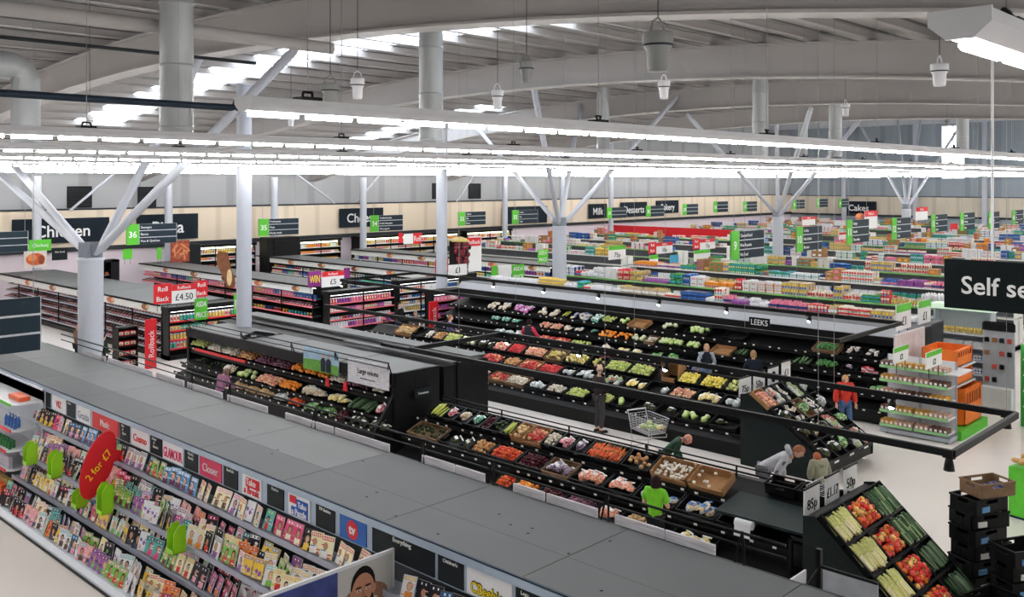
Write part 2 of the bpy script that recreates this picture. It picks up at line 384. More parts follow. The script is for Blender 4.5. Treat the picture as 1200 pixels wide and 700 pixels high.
for i, (a, b_, w_) in enumerate(((ph(82, 247, 5.1), ph(140, 198, 7.4), 'left of the Pizza sign'), (ph(345, 202, 7.2), ph(392, 238, 5.2), 'left of the Cheese sign'), (ph(418, 236, 5.3), ph(447, 203, 7.2), 'right of the Cheese sign'), (ph(535, 236, 5.2), ph(557, 203, 7.2), 'beside the right pair of wall vents'), (ph(690, 232, 5.2), ph(708, 205, 7.2), 'above the Milk sign'))):
    q = []
    for p in (a, b_):
        r = Vector((p.x, p.y)); q.append(Vector((p.x * 51.9 / p.y, 51.9, CAMH + (p.z - CAMH) * 51.9 / p.y)))
    m = MB(); m.tube(q, .07, 8); o = m.build('wall_brace', COL); tag(o, 'thin diagonal steel brace high on the far wall ' + w_, 'brace')
# wall vents
for px_, w_, s in ((93, 'above the Chicken sign', .62), (172, 'above the Pizza sign', .5), (514, 'left of the pair', .62), (556, 'right of the pair', .62)):
    y = 52.98; X = xat(px_, y); z = zY(px_, 231 if px_ < 300 else 224, y)
    m = MB(); s2 = s
    for k in range(9): m.box(-s2, s2, -.06, 0, -.52 + k * .115, -.45 + k * .115, 0, Matrix.Rotation(R(25), 3, 'X'))
    t = thing('wall_vent', 'dark louvred vent high on the far wall, ' + w_, 'vent', (X, y, z)); m.build('louvre', DKG, t)
    m = MB(); m.box(-s2 - .05, s2 + .05, -.05, 0, .52, .6); m.box(-s2 - .05, s2 + .05, -.05, 0, -.6, -.52); m.box(-s2 - .05, -s2, -.05, 0, -.52, .52); m.box(s2, s2 + .05, -.05, 0, -.52, .52); m.box(-s2, s2, -.01, 0, -.52, .52); m.build('vent_frame', BLK, t)
# ------------------------------------------------------------------ ducts and pipes
DUC = M('galvanised_duct', (172, 176, 178), 0.4, 0.2, 0.06, 1.5)
def duct(px_, d, z0, r, label, z1=None):
    rr = ray(px_, 0); x, y = rr[0] * d, rr[1] * d; z1 = z1 or arch(y, DK)
    t = thing('air_duct', label, 'duct', (x, y, 0))
    m = MB(); m.lathe([(r * .86, z0 + .0), (r * .9, z0 + .05), (r, z0 + .08), (r, z1)], 28); m.build('duct_body', DUC, t)
    for k in range(int((z1 - z0) / 1.15) + 1):
        z = z0 + .12 + k * 1.15; m = MB(); m.lathe([(r, z), (r + .012, z + .01), (r + .012, z + .04), (r, z + .05)], 28); m.build('seam_band', DUC, t)
duct(207, 17.2, 7.45, .30, 'large vertical duct drop at the upper left')
duct(505, 23.3, 7.5, .30, 'large vertical duct drop near the middle of the roof')
duct(891, 36.0, 7.6, .30, 'vertical duct drop right of the big grey pendant diffuser')
duct(979, 45.0, 7.8, .30, 'vertical duct drop with a small pendant beside it')
duct(707, 43.5, 7.9, .30, 'vertical duct drop behind the long tube lights')
duct(1128, 62.0, 8.3, .40, 'distant vertical duct drop left of the bright window', 12.4)
duct(941, 70.0, 8.6, .35, 'small distant vertical duct drop', 12.4)
m = MB(); pts = [(-2, 22.6, 8.75)] + [tuple(ph(x, y, 8.75 if y < 90 else z)) for x, y, z in ((2, 78, 8.75),)]
e1 = ph(30, 78, 8.9); 
m = MB(); m.tube([(e1.x - 6.0, e1.y, e1.z), (e1.x - .25, e1.y, e1.z), (e1.x - .07, e1.y, e1.z - .07), (e1.x, e1.y, e1.z - .25), (e1.x, e1.y, 7.2)], .27, 18); tag(m.build('elbow_duct', DUC), 'pale duct that bends down through an elbow at the far left', 'duct')
m = MB(); m.tube([(-8, 16.8, 9.5), (11.9, 16.8, 9.5)], .13, 12); tag(m.build('roof_pipe', BEAM), 'thick pale pipe running under the roof at the upper left', 'pipe')
m = MB(); m.tube([(-8, 19.9, 9.45), (11.9, 19.9, 9.45)], .04, 8); tag(m.build('roof_pipe', DKG), 'thin dark pipe below the roof at the upper left', 'pipe')
m = MB(); m.tube([(-4, 13.7, 7.8), (7.75, 13.7, 7.8), (7.9, 13.7, 7.85)], .055, 10); m.ball((7.9, 13.7, 7.86), .12, 8, 6); tag(m.build('sprinkler_pipe', M('dark_pipe', (30, 40, 52), .4)), 'long black pipe hanging across the upper left', 'pipe')
# ------------------------------------------------------------------ long tube luminaires
TUBE = M('lamp_tube', (255, 255, 255), 0.4, 0, 0, emit=TUBE_POWER)
_b = TUBE.node_tree.nodes['Principled BSDF']; _b.inputs['Emission Color'].default_value = (1.0, 0.985, 0.96, 1)
HOU = M('lamp_housing', (216, 216, 220), 0.45, 0, 0.02)
LX0, LX1, LZ = 3.55, 101.0, 7.12
LY = [1.15 + 4.95 * i for i in range(11)] + [-3.8]  # last run is unseen, added behind the viewpoint to brighten the near floor
seg = 0.50; tl = .42
for i, y in enumerate(LY):
    LX0 = 3.55 if i < 2 else -6.95
    dark = 'the one behind the viewpoint' if i == 11 else 'nearest' if i == 0 else ORD[i] + ' nearest'
    t = thing('strip_light', 'long white strip light with glowing tubes, %s of the parallel runs' % dark, 'light', (LX0, y, LZ), 0, 'parallel strip lights')
    L = LX1 - LX0
    m = MB(); m.prism([(-.105, .10), (.105, .10), (.105, .055), (.045, 0), (-.045, 0), (-.105, .055)], 0, L, 'x'); m.build('housing', HOU, t)
    m = MB(); m.prism([(-.11, .105), (.11, .105), (.11, .05), (.047, -.005), (-.047, -.005), (-.11, .05)], -.012, 0, 'x'); m.build('end_cap', WHM, t)
    n = int(L / seg); near = {0: 24, 1: 60, 2: 70, 3: 60, 4: 50}.get(i, 0)
    base = MB(); base.tube([(0, 0, -.022), (tl, 0, -.022)], .02, 6)
    tm = base.mesh('tube', TUBE); rest = MB()
    xs0 = 0
    for k in range(n):
        if k < near: inst('tube', tm, Matrix.Translation((.04 + k * seg, 0, 0)), t)
        else: rest.add([(a[0] + .04 + k * seg, a[1], a[2]) for a in base.v], base.f, 0)
    o = rest.build('tube', TUBE, t); o['kind'] = 'stuff'
    if i < 4:
        for k in range(0, 26 if i == 1 else 12):
            x = .55 + k * 3.6
            m = MB(); m.tube([(x, 0, .12), (x, 0, arch(y, DK) - LZ - .02)], .004, 5); wv = m.build('hanger_wire', M('wire_grey', (150, 150, 152), .4), t)
            m = MB(); m.box(x - .09, x + .09, -.07, .07, .1, .13); m.tube([(x - .08, -.05, .12), (x - .04, 0, .17), (x + .04, 0, .17), (x + .08, .05, .12)], .012, 6); m.build('hanger_bracket', BLK, wv)
# ------------------------------------------------------------------ pendant diffusers
PEN = M('pendant_plastic', (232, 232, 236), 0.4, 0, 0.02); PEG = M('pendant_grey', (140, 142, 140), 0.5, 0, 0.04)
def pendant(px_, y0, y1, d, mat, label, wide=1.0):
    rr = ray(px_, 0); x, y = rr[0] * d, rr[1] * d; H = (y1 - y0) * d / FPX; zb = CAMH + (HOR - y1) * d / FPX; r = wide * H * .46
    t = thing('pendant_speaker', label, 'speaker', (x, y, zb))
    m = MB(); m.lathe([(0, 0), (r * .62, 0), (r * .68, H * .1), (r * .75, H * .55), (r * .98, H * .66), (r, H * .7), (r, H * .97), (r * .96, H), (0, H)], 24); m.build('horn_body', mat, t)
    m = MB(); m.lathe([(r * .99, H * .64), (r * 1.02, H * .66), (r * 1.02, H * .68), (r * .99, H * .7)], 24); m.build('rim_band', DKG, t)
    m = MB(); m.tube([(-r * .8, 0, H), (-r * .55, 0, H * 1.25), (0, 0, H * 1.38), (r * .55, 0, H * 1.25), (r * .8, 0, H)], H * .03, 8); m.build('bail', mat, t)
    m = MB(); m.tube([(0, 0, H * 1.38), (0, 0, min(arch(y, DK), 13.9) - zb)], .006, 5); m.build('hanging_cable', BLK, t)
pendant(771, 38, 84, 11.0, PEG, 'largest grey pendant speaker hanging right of centre', .85)
pendant(778, 95, 116, 16, PEN, 'small white pendant speaker just below the big grey one', .75)
pendant(1101, 75, 101, 14, PEN, 'white pendant speaker below the near strip light', .85)
pendant(387, 98, 123, 15, PEG, 'rounded grey pendant speaker hanging left of its white neighbour', .95)
pendant(419, 92, 116, 17, PEN, 'white pendant speaker hanging right of its rounded grey neighbour', .75)
pendant(583, 106, 128, 20, PEN, 'white pendant speaker hanging between the two duct drops', .7)
pendant(617, 72, 98, 15, PEG, 'pale pendant speaker hanging over the slim column', .75)
pendant(105, 138, 150, 22, PEN, 'tiny white pendant speaker in front of the bright rooflight', .7)
pendant(341, 136, 148, 26, PEN, 'tiny white pendant speaker under the second strip light', .8)
pendant(991, 122, 136, 28, PEN, 'small white pendant speaker beside the far duct drop', .8)
pendant(1110, 140, 148, 40, PEG, 'tiny grey pendant speaker left of the bright window', .8)

# ================================================================== MAGAZINE ROW (front row, runs along +Y)
t = thing('display_top', 'long flat grey sheet-covered top of the magazine row crossing the foreground', 'shelf top', (7.37, 0, 2.3))
ys = [-3.0, 1.2, 4.62, 6.9, 9.3, 11.6, 14.0, 16.5, 19.0, 21.5, 24.0, 26.4]
for a, b in zip(ys, ys[1:]):
    m = MB(); m.box(0, .76, a + .006, b - .006, -.03, 0); m.build('top_sheet', TOPG, t)
    m = MB(); m.box(.765, 1.93, a + .006, b - .006, -.03, 0.0); m.build('top_sheet', TOPL if a > 10 else TOPG, t)
m = MB(); m.box(-.03, 0, ys[0], ys[-1], -.05, .012); m.build('front_lip', M('edge_blue_black', (34, 50, 66), .4), t)
m = MB(); m.box(1.93, 2.1, ys[0], ys[-1], -.09, -.06); m.box(1.925, 1.94, ys[0], ys[-1], -.06, 0); m.build('rear_ledge', DKG, t)
m = MB()
for k in range(22):
    x, y = random.uniform(.15, 1.7), random.uniform(3.5, 15); m.lathe([(0, .004), (.02, .003), (.022, 0)], 8, 0, (x, y, 0))
m.build('fixing_screw', BLK, t)['kind'] = 'stuff'
m = MB(); m.box(7.62, 9.3, -3, 26.4, 0, 2.2); tag(m.build('gondola_core', DKG), 'dark metal carcass between the magazine shelves and the aisle behind', 'shelving')
E1 = (7.19, 1.55); E2 = (6.88, 1.0); E3 = (6.72, .56); E4 = (6.3, .15)
bays = [23.5, 20.6, 18.2, 15.7, 13.2, 10.7, 8.2, 5.7, 3.0]
PAL = [(228, 60, 120), (240, 200, 60), (60, 150, 210), (230, 230, 225), (220, 40, 50), (120, 190, 70), (240, 150, 60), (150, 90, 170), (240, 170, 190), (90, 180, 180), (60, 60, 80), (250, 240, 200), (34, 34, 44), (236, 236, 240), (110, 30, 60), (90, 60, 40)]
PM = [M('print_%d' % i, tuple(int(min(250, 60 + (v - 60) * 1.0)) for v in c), .35, 0, .05) for i, c in enumerate(PAL)]
SKN = [M('printed_skin_a', (226, 176, 150), .4, 0, .04), M('printed_skin_b', (196, 142, 112), .4, 0, .04)]
HAR = [M('printed_hair_a', (60, 40, 30), .4), M('printed_hair_b', (190, 150, 90), .4), M('printed_hair_c', (120, 60, 36), .4)]
rg = random.Random(3)
def ell(m, cx, cz, rx, rz, y, mi, n=10, a0=0, a1=2 * math.pi):
    m.add([(cx + rx * math.cos(a0 + (a1 - a0) * k / n), y, cz + rz * math.sin(a0 + (a1 - a0) * k / n)) for k in range(n)], [tuple(range(n))], mi)
def mag_mesh(i, w=.215, h=.285, th=.014):
    a, b, c, d = rg.sample(range(len(PM)), 4)
    if rg.random() < .35: a = rg.choice([3, 11, 8, 13, 12])
    m = MB(); mats = [PM[a], PM[b], PM[c], PM[d], rg.choice(SKN), rg.choice(HAR), WHT]
    m.box(-w / 2, w / 2, 0, th, 0, h, 0); m.box(-w / 2 + .002, w / 2 + .001, .002, th - .002, -.001 + .003, h + .001, 6)
    q = lambda x0, x1, z0, z1, mi, y=-.0012: m.add([(x0, y, z0), (x1, y, z0), (x1, y, z1), (x0, y, z1)], [(0, 1, 2, 3)], mi)
    q(-w * .44, w * .44, h * .79, h * .95, 1)
    for k in range(5): q(-w * .38 + k * w * .16, -w * .38 + k * w * .16 + w * .1, h * .82, h * .92, 6 if k % 2 else 0, -.0018)
    st_ = i % 4
    if st_ < 3:
        cx = w * rg.uniform(-.14, .16); cz = h * .5; s = rg.uniform(.8, 1.15)
        ell(m, cx, cz + .01, .048 * s, .058 * s, -.0016, 5, 10); ell(m, cx, cz, .033 * s, .043 * s, -.002, 4, 10)
        q(cx - .055 * s, cx + .055 * s, .004, cz - .05 * s, 2, -.0015); q(cx - .014, cx + .014, cz - .06 * s, cz - .03 * s, 4, -.0018)
    else:
        for k in range(4): ell(m, w * rg.uniform(-.3, .3), h * rg.uniform(.2, .6), .03, .035, -.0015 - k * .0002, rg.choice([1, 2, 3, 4]), 8)
    for k in range(4):
        x0 = rg.choice([-w * .46, w * .1]); z0 = h * rg.uniform(.03, .66); q(x0, x0 + w * rg.uniform(.2, .36), z0, z0 + h * .05, rg.choice([1, 2, 3, 6]), -.0024)
    return m.mesh('magazine', mats)
MAGS = [mag_mesh(i) for i in range(44)]
CN = ['mixed']
TIERS = [('top shelf', E1, [(.04, .02)], 21.0, 3.3), ('second shelf', E2, [(.04, .02), (.12, .1), (.2, .18)], 20.4, 9.3),
         ('third shelf', E3, [(.04, .02), (.14, .09)], 20.3, 10.8), ('bottom shelf', E4, [(.05, .02), (.18, .14)], 20.3, 12.6)]
for tn, (ex, ez), rows, y0, y1 in TIERS:
    for ri, (dx, dz) in enumerate(rows):
        y = y0 - rg.uniform(0, .1); prev = None; run = 0
        while y > y1:
            if run <= 0: me = rg.choice(MAGS); run = rg.choice([1, 1, 1, 2, 2, 3]); fan = rg.choice([-14, 0, 0, 12, 16]); y -= rg.choice([0, 0, 0, .03, .07])
            run -= 1
            if tn == 'top shelf' and 8.9 < y < 9.25: y -= .25; continue
            mm = TM(ex + dx + rg.uniform(-.015, .015), y, ez + dz + rg.uniform(-.012, .018), FXn + R(fan + rg.uniform(-5, 5)), R(-19 + rg.uniform(-6, 6)), rg.uniform(.9, 1.06))
            j = [k for k in range(len(bays) - 1) if bays[k + 1] <= y][0] if y > 3 else 7
            rep('magazine', me, mm, 'glossy magazine, cover out, in %s row of the %s, %s bay of the rack' % (['front', 'middle', 'back'][ri if len(rows) > 2 else ri * 2 if ri else 0], tn, ORD[max(0, j - 1)]), 'magazines on the %s of the rack' % tn, 'magazine')
            y -= rg.uniform(.19, .25) if fan else rg.uniform(.225, .25)
BACK = M('rack_back', (70, 74, 78), .6); SHG = M('rack_shelf_edge', (168, 172, 190), .4, .1, .04); PLW = M('rack_plinth_white', (226, 232, 242), .4, 0, .02)
TIK = M('price_ticket', (236, 236, 232), .5, 0, .02)
HEADS = [(52, 61, 'K', '', None), (63, 79, 'W', 'VIZ', 'R'), (80, 90, 'K', 'News', 'w'), (92, 108, 'W', 'Grazia', 'S'), (110, 141, 'R', 'Music', 'w'), (142, 154, 'K', 'Men & Sport', 'w'),
         (156, 177, 'W', 'Cosmo', 'R'), (178, 192, 'K', 'Home & Interior', 'w'), (193, 217, 'W', 'GLAMOUR', 'P'), (218, 234, 'K', 'Weekly Gossip', 'w'), (236, 262, 'P', 'Closer', 'w'),
         (264, 281, 'K', 'Real Life', 'w'), (286, 309, 'W', 'Take a Break', 'T'), (315, 335, 'K', 'Puzzles', 'w'), (340, 366, 'W', 'Take a Puzzle', 'U'), (372, 395, 'K', 'TV Guides', 'w'),
         (400, 432, 'B', 'tv', 'tv'), (438, 512, 'K', 'Everything', 'w'), (515, 546, 'K', "Children's", 'w'), (549, 603, 'W', 'CBeebies', 'Y'), (606, 640, 'K', 'Lego', 'w')]
HC = {'K': CHA, 'W': M('header_white', (238, 238, 242), .4, 0, 0), 'R': RED, 'P': M('header_magenta', (204, 20, 84), .4, 0, 0), 'B': M('header_blue', (0, 92, 180), .4, 0, 0)}
PKT = M('pink_print', (226, 44, 96), .5, 0, 0); BLT = M('blue_print', (16, 84, 180), .5, 0, 0); YLT = M('yellow_print', (240, 214, 20), .5, 0, 0); RDT = M('red_print', (214, 20, 40), .5, 0, 0)
for j in range(len(bays) - 1):
    b, a = bays[j], bays[j + 1]; L = b - a
    nm = ['far left bay with red-edged snack shelves', 'bay under the black and white headers at far left', 'bay behind the red oval offer sign', 'bay under the magenta header', 'bay under the red and blue logo headers', 'bay under the TV Guides header', "bay under the Children's header", 'nearest bay at the lower edge'][j]
    t = thing('magazine_rack', 'stepped magazine rack, ' + nm, 'shelving', (0, a, 0), 0, 'bays of the magazine rack')
    m = MB(); m.box(7.5, 7.6, 0, L, 0, 2.26); m.box(7.4, 7.5, 0, L, 1.84, 2.26); m.build('back_panel', BACK, t)
    m = MB(); m.box(7.33, 7.41, 0, L, 2.2, 2.29); m.box(7.38, 7.41, .01, L - .01, 1.85, 2.2); m.build('header_rail', M('header_rail_blue', (170, 186, 204), .35, .1, .03), t)
    if j > 0:
        for (ex, ez), rows in ((E1, 1), (E2, 3), (E3, 2)):
            m = MB(); m.box(ex, 7.5, .005, L - .005, ez - .025, ez); s_ = m.build('shelf', GRM, t)
            m = MB(); m.box(ex - .025, ex, .005, L - .005, ez - .045, ez + .03); m.build('shelf_edge', SHG, s_)
            if rows > 1:
                m = MB()
                for r_ in range(1, rows): m.box(ex + .03 + .08 * r_, 7.45, .02, L - .02, ez + .08 * (r_ - 1), ez + .08 * r_)
                m.build('stepped_riser', BACK, s_)
    m = MB(); m.prism([(6.24, 0), (6.24, .08), (6.3, .15), (7.5, .15), (7.5, 0)], 0, L, 'y'); pl = m.build('plinth', PLW, t)
    m = MB(); m.box(6.43, 7.45, .02, L - .02, .15, .27); m.build('stepped_riser', BACK, pl)
    m = MB(); m.box(6.215, 6.24, 0, L, 0, .035); m.build('kick_strip', BLK, pl)
    for k in range(3):
        m = MB(); m.box(6.235, 6.242, .3 + k * .8, .36 + k * .8, .045, .075); m.build('price_ticket', TIK, pl)
    for (x0, x1, c, s, tc) in HEADS:
        yb, ya = yat(x0, 7.4), yat(x1, 7.4); ym = (ya + yb) / 2
        if not (a <= ym < b): continue
        wd = yb - ya - .02
        m = MB(); m.box(-wd / 2, wd / 2, -.02, 0, -.155, .16)
        p = m.build('header_panel', HC[c], t); p.matrix_basis = Matrix.Translation((7.385, ym - a, 2.03)) @ Matrix.Rotation(FXn, 4, 'Z')
        if s:
            p['label'] = {'K': 'black', 'W': 'white', 'R': 'red', 'P': 'magenta', 'B': 'blue'}[c] + ' header panel' + (' reading ' + s if c == 'K' and s not in ('Lego',) else '')
            y_ = -.024
            if tc == 'w' and c == 'K':
                for q, wd_ in enumerate(s.split(' ') if len(s) > 9 else [s]): text(wd_, 0 if len(wd_) > 4 else -.06, .11 - q * .065, .045 if wd < .6 else .06, WHT, p, wd * .8, y_)
            elif tc == 'w': text(s, 0, -.0, .13, WHT, p, wd * .82, y_)
            elif tc == 'R': text(s, 0, .0, .13, RDT, p, wd * .86, y_, bold=.01)
            elif tc == 'P': text(s, 0, -.02, .17, PKT, p, wd * .92, y_, bold=.01)
            elif tc == 'S': text(s, 0, -.02, .15, M('silver_print', (150, 156, 170), .4), p, wd * .9, y_)
            elif tc == 'T':
                m = MB(); m.box(-wd * .3, wd * .42, -.028, -.021, -.02, .12); m.build('logo_block', RDT, p)
                text('Take', -wd * .02, .065, .1, WHT, p, wd * .6, -.03, bold=.015); text('a Break', 0, -.07, .1, RDT, p, wd * .85, y_, bold=.02)
            elif tc == 'U':
                m = MB(); m.box(-wd * .1, wd * .42, -.028, -.021, -.02, .1); m.box(-wd * .35, wd * .42, -.028, -.021, -.14, -.02); m.build('logo_block', BLT, p)
                m = MB(); m.box(-wd * .42, -wd * .12, -.03, -.021, .03, .13); m.build('logo_block', RDT, p)
                text('Take', wd * .17, .035, .08, WHT, p, wd * .45, -.032, bold=.02); text('a Puzzle', wd * .03, -.08, .09, WHT, p, wd * .68, -.032, bold=.02)
            elif tc == 'tv':
                m = MB(); ell(m, 0, 0, .125, .125, -.026, 0, 20); m.build('logo_disc', RDT, p); text('tv', 0, .01, .12, WHT, p, .2, -.03, bold=.03)
            elif tc == 'Y':
                text(s, 0, -.05, .13, BKT, p, wd * .82, -.022, bold=.05); text(s, 0, -.05, .12, YLT, p, wd * .79, -.028, bold=.015)
# green arms, oval offer sign
LIM = M('lime_acrylic', (150, 214, 30), .3, 0, .03)
for (px_, py_, h_, X) in ((37, 532, .42, 6.72), (66, 545, .48, 6.72), (95, 585, .3, 6.68), (125, 585, .5, 6.72), (209, 632, .42, 6.72)):
    Y = yat(px_, X); z = zX(px_, py_, X)
    t = thing('shelf_divider', 'lime green upright divider holding magazines, %s along the second shelf' % {37: 'leftmost', 66: 'second from left', 95: 'small one under the red oval', 125: 'right of the red oval', 209: 'rightmost'}[px_], 'divider', (X, Y, z))
    m = MB(); m.prism([(-.1, -h_ / 2), (.06, -h_ / 2), (.1, -h_ * .3), (.1, h_ / 2), (-.02, h_ / 2), (-.1, h_ * .25)], -.05, -.04); m.build('side_plate', LIM, t)
    m = MB(); m.prism([(-.1, -h_ / 2), (.06, -h_ / 2), (.1, -h_ * .3), (.1, h_ / 2), (-.02, h_ / 2), (-.1, h_ * .25)], .16, .17); m.build('side_plate', LIM, t)
    m = MB(); m.box(-.1, .1, -.05, .17, -h_ / 2, -h_ / 2 + .012); m.box(-.11, -.1, -.05, .17, -h_ / 2, -h_ / 2 + .07); m.build('front_lip', LIM, t)
Yd = yat(115, 6.85); zd = zX(115, 545, 6.85)
t = thing('offer_sign', 'tall red oval sign reading 2 for £7 sticking out of the magazine rack', 'sign', m=TM(6.85, Yd, zd) @ Matrix.Rotation(R(20), 4, 'Y'))
m = MB(); n = 28
ring = [(.27 * math.cos(2 * math.pi * k / n), .60 * math.sin(2 * math.pi * k / n)) for k in range(n)]; m.prism(ring, -.012, .012); m.build('oval_board', RED, t)
o = text('2 for £7', 0, 0, .13, YLT, t, .62, -.02); o.matrix_basis = Matrix.Rotation(R(-68), 4, 'Y') @ o.matrix_basis
m = MB(); m.box(.1, .62, -.02, .02, .1, .3); m.build('mounting_arm', RED, t)
# red-edged snack shelves at the left end
t = thing('snack_shelves', 'white shelf unit with red price strips at the far left of the magazine row', 'shelving', (0, 20.6, 0))
m = MB(); m.box(7.3, 7.36, 0, 2.9, 0, 2.2); m.box(7.3, 7.34, 0, 2.9, 1.95, 2.24); m.build('back_panel', PLW, t)
SN = [2.0, 1.46, 1.06, .67, .22]
for k, z in enumerate(SN):
    x0 = 6.72 - (.0 if k < 2 else .1)
    m = MB(); m.prism([(x0 + .1, -.0), (x0, .1), (x0, 2.9), (7.3, 2.9), (7.3, -.02)], z - .03, z, 'z'); s_ = m.build('shelf', WHM, t)
    m = MB(); m.box(x0 - .015, x0, .1, 2.9, z - .05, z + .01); m.build('price_strip', RED if k else GRN, s_)
ORG = M('orange_wrap', (232, 96, 40), .4, 0, .08, 20); SPK = {'g': M('green_can', (40, 120, 60), .3, .2, .1, 20), 'b': M('blue_bottle_label', (60, 110, 180), .3, 0, .15, 20), 'y': M('tan_pack', (186, 160, 90), .5, 0, .15, 20), 'r': M('grey_pack', (180, 176, 190), .5, 0, .2, 20)}
def snack(kind, mat, x, y, z, w_, d_, h_, lab):
    m = MB()
    if kind == 'drink_bottle': m.lathe([(w_ * .5, 0), (w_ * .5, h_ * .6), (w_ * .2, h_ * .82), (w_ * .2, h_ * .9)], 10); m.lathe([(w_ * .24, h_ * .9), (w_ * .24, h_), (0, h_)], 8, 1)
    elif kind == 'drink_can': m.lathe([(0, 0), (w_ * .45, 0), (w_ * .5, .01), (w_ * .5, h_ - .01), (w_ * .44, h_), (0, h_)], 10)
    else: m.bbox(-w_ / 2, w_ / 2, -d_ / 2, d_ / 2, 0, h_, .008)
    me = m.mesh(kind, [mat, WHM])
    return me
mt = snack('snack_pack', ORG, 0, 0, 0, .22, .3, .09, '')
for k in range(2):
    for q in range(2 - k):
        o = inst('snack_pack', mt, TM(7.02, 20.95 + .33 * q, 2.0 + k * .0, R(6 * q))); tag(o, ['orange snack carton lying on the top shelf, right one', 'orange snack carton lying on the top shelf, left one'][q], 'carton', 'orange cartons')
        if k == 0 and q == 1: break
    break
for k, (kk, mt_, z, nn, w_, h_) in enumerate((('drink_bottle', SPK['b'], 1.46, 8, .075, .26), ('drink_can', SPK['g'], 1.06, 16, .066, .16), ('snack_pack', SPK['r'], .67, 14, .08, .24), ('snack_pack', SPK['y'], .22, 9, .12, .22))):
    me = snack(kk, mt_, 0, 0, 0, w_, .12, h_, '')
    for q in range(nn):
        rep(kk, me, TM(6.82 - (.0 if k == 0 else .1) + (.1 if q % 2 and kk != 'snack_pack' else 0), 20.78 + q * w_ * 1.15, z, R(rg.uniform(-8, 8))), ['blue-labelled bottle on the second snack shelf', 'green can on the third snack shelf', 'grey upright pack on the fourth snack shelf', 'tan pack on the bottom snack shelf'][k], 'goods on the red-edged snack shelves')
me = snack('snack_pack', ORG, 0, 0, 0, .14, .1, .3, '')
for q in range(6): rep('snack_pack', me, TM(6.5, 20.5 + q * .18, .15, R(10)), 'orange bag leaning at the foot of the snack shelves', 'goods on the red-edged snack shelves')
# advert panel standing out from the rack
Yp = 9.07
t = thing('advert_panel', 'white-edged picture panel of a bearded man in a fur hood, sticking out of the rack', 'poster', (0, Yp, 0))
m = MB(); m.box(5.3, 7.36, -.015, .02, 1.05, 2.03); m.build('panel', WHM, t)
m = MB(); m.box(5.34, 6.5, -.02, -.015, 1.05, 1.99); m.build('blue_picture', M('night_blue_print', (62, 72, 128), .4, 0, .4, 3), t)
m = MB(); m.box(6.5, 7.33, -.02, -.015, 1.05, 1.99); pc = m.build('portrait_picture', M('beige_print', (196, 194, 190), .4, 0, .02), t)
fur = M('printed_fur', (142, 106, 80), .8, 0, .3, 40); sk = M('printed_face', (196, 138, 108), .5, 0, .05, 20); hb = M('printed_dark_hair', (30, 24, 24), .6); lip = M('printed_lips', (176, 96, 86), .5)
cx, cz = xat(424, Yp), zY(424, 692, Yp)
m = MB()
for k in range(26):
    a = math.pi * 2 * k / 26; ell(m, cx + .03 + .27 * math.cos(a), cz - .12 + .26 * math.sin(a) * (1 if math.sin(a) < 0 else .45), .085, .085, -.0215 - .0001 * k, 0, 9)
m.build('fur_hood', fur, pc)
m = MB(); ell(m, cx, cz + .06, .185, .24, -.026, 1, 20); ell(m, cx, cz - .01, .172, .225, -.027, 0, 20); ell(m, cx, cz - .12, .16, .13, -.028, 1, 16); ell(m, cx, cz - .045, .13, .10, -.029, 0, 16)
for s in (-1, 1):
    ell(m, cx + s * .07, cz + .055, .05, .013, -.03, 1, 8); ell(m, cx + s * .068, cz + .018, .03, .014, -.03, 2, 8); ell(m, cx + s * .068, cz + .018, .012, .013, -.031, 1, 8); ell(m, cx + s * .175, cz - .0, .02, .05, -.0265, 0, 8)
m.add([(cx - .012, -.031, cz + .01), (cx - .03, -.031, cz - .062), (cx + .03, -.031, cz - .062), (cx + .012, -.031, cz + .01)], [(0, 1, 2, 3)], 4); ell(m, cx, cz - .085, .065, .014, -.031, 1, 8); ell(m, cx, cz - .112, .045, .014, -.032, 3, 8)
m.build('portrait_face', [sk, hb, WHT, lip, M('printed_nose', (178, 120, 92), .5)], pc)
t = thing('sleeved_magazine_stand', 'dark curved stand behind the advert panel with bagged comics', 'rack', (6.95, 9.25, 1.57))
m = MB(); m.prism([(-.5, -.5), (-.42, -.1), (-.2, .2), (.1, .36), (.1, -.5)], 0, .02); m.build('curved_board', BLK, t)

# ------------------------------------------------------------------ boards, rails and brackets behind the row
WOOD = mat_wood('pale_wood_board', (232, 230, 236), (200, 196, 202))
k = 0
for x0, x1 in ((98, 125), (128, 180), (185, 217), (221, 262), (268, 315), (336, 392), (394, 458), (496, 534), (535, 570), (603, 640), (642, 702), (722, 780), (781, 840)):
    ya, yb = yat(x1, 9.5), yat(x0, 9.5)
    m = MB(); m.bbox(9.46, 9.49, ya + .005, yb - .005, 2.1, 2.36, .004); tag(m.build('wood_board', WOOD), 'pale wood-grain board upright on the rear edge of the grey top, %s from the left' % ORD[k], 'board', 'pale boards along the rear edge'); k += 1
t = thing('rail', 'twin black metal rails on slim brackets along the rear edge of the grey top', 'rail', (9.5, 0, 0))
m = MB(); m.tube([(0, 4.9, 2.58), (0, 25.5, 2.58)], .018, 8); m.build('upper_rail', BLK, t); m = MB(); m.tube([(0, 4.9, 2.44), (0, 25.5, 2.44)], .014, 8); m.build('lower_rail', BLK, t)
for px_ in (122, 226, 270, 370, 497, 578, 712, 870):
    y = yat(px_, 9.5); m = MB(); m.tube([(0, y, 2.6), (-.02, y - .03, 2.4), (-.05, y - .05, 2.2)], .014, 6); m.tube([(0, y, 2.6), (-.02, y + .05, 2.4), (-.04, y + .08, 2.2)], .014, 6); m.build('bracket', BLK, t)

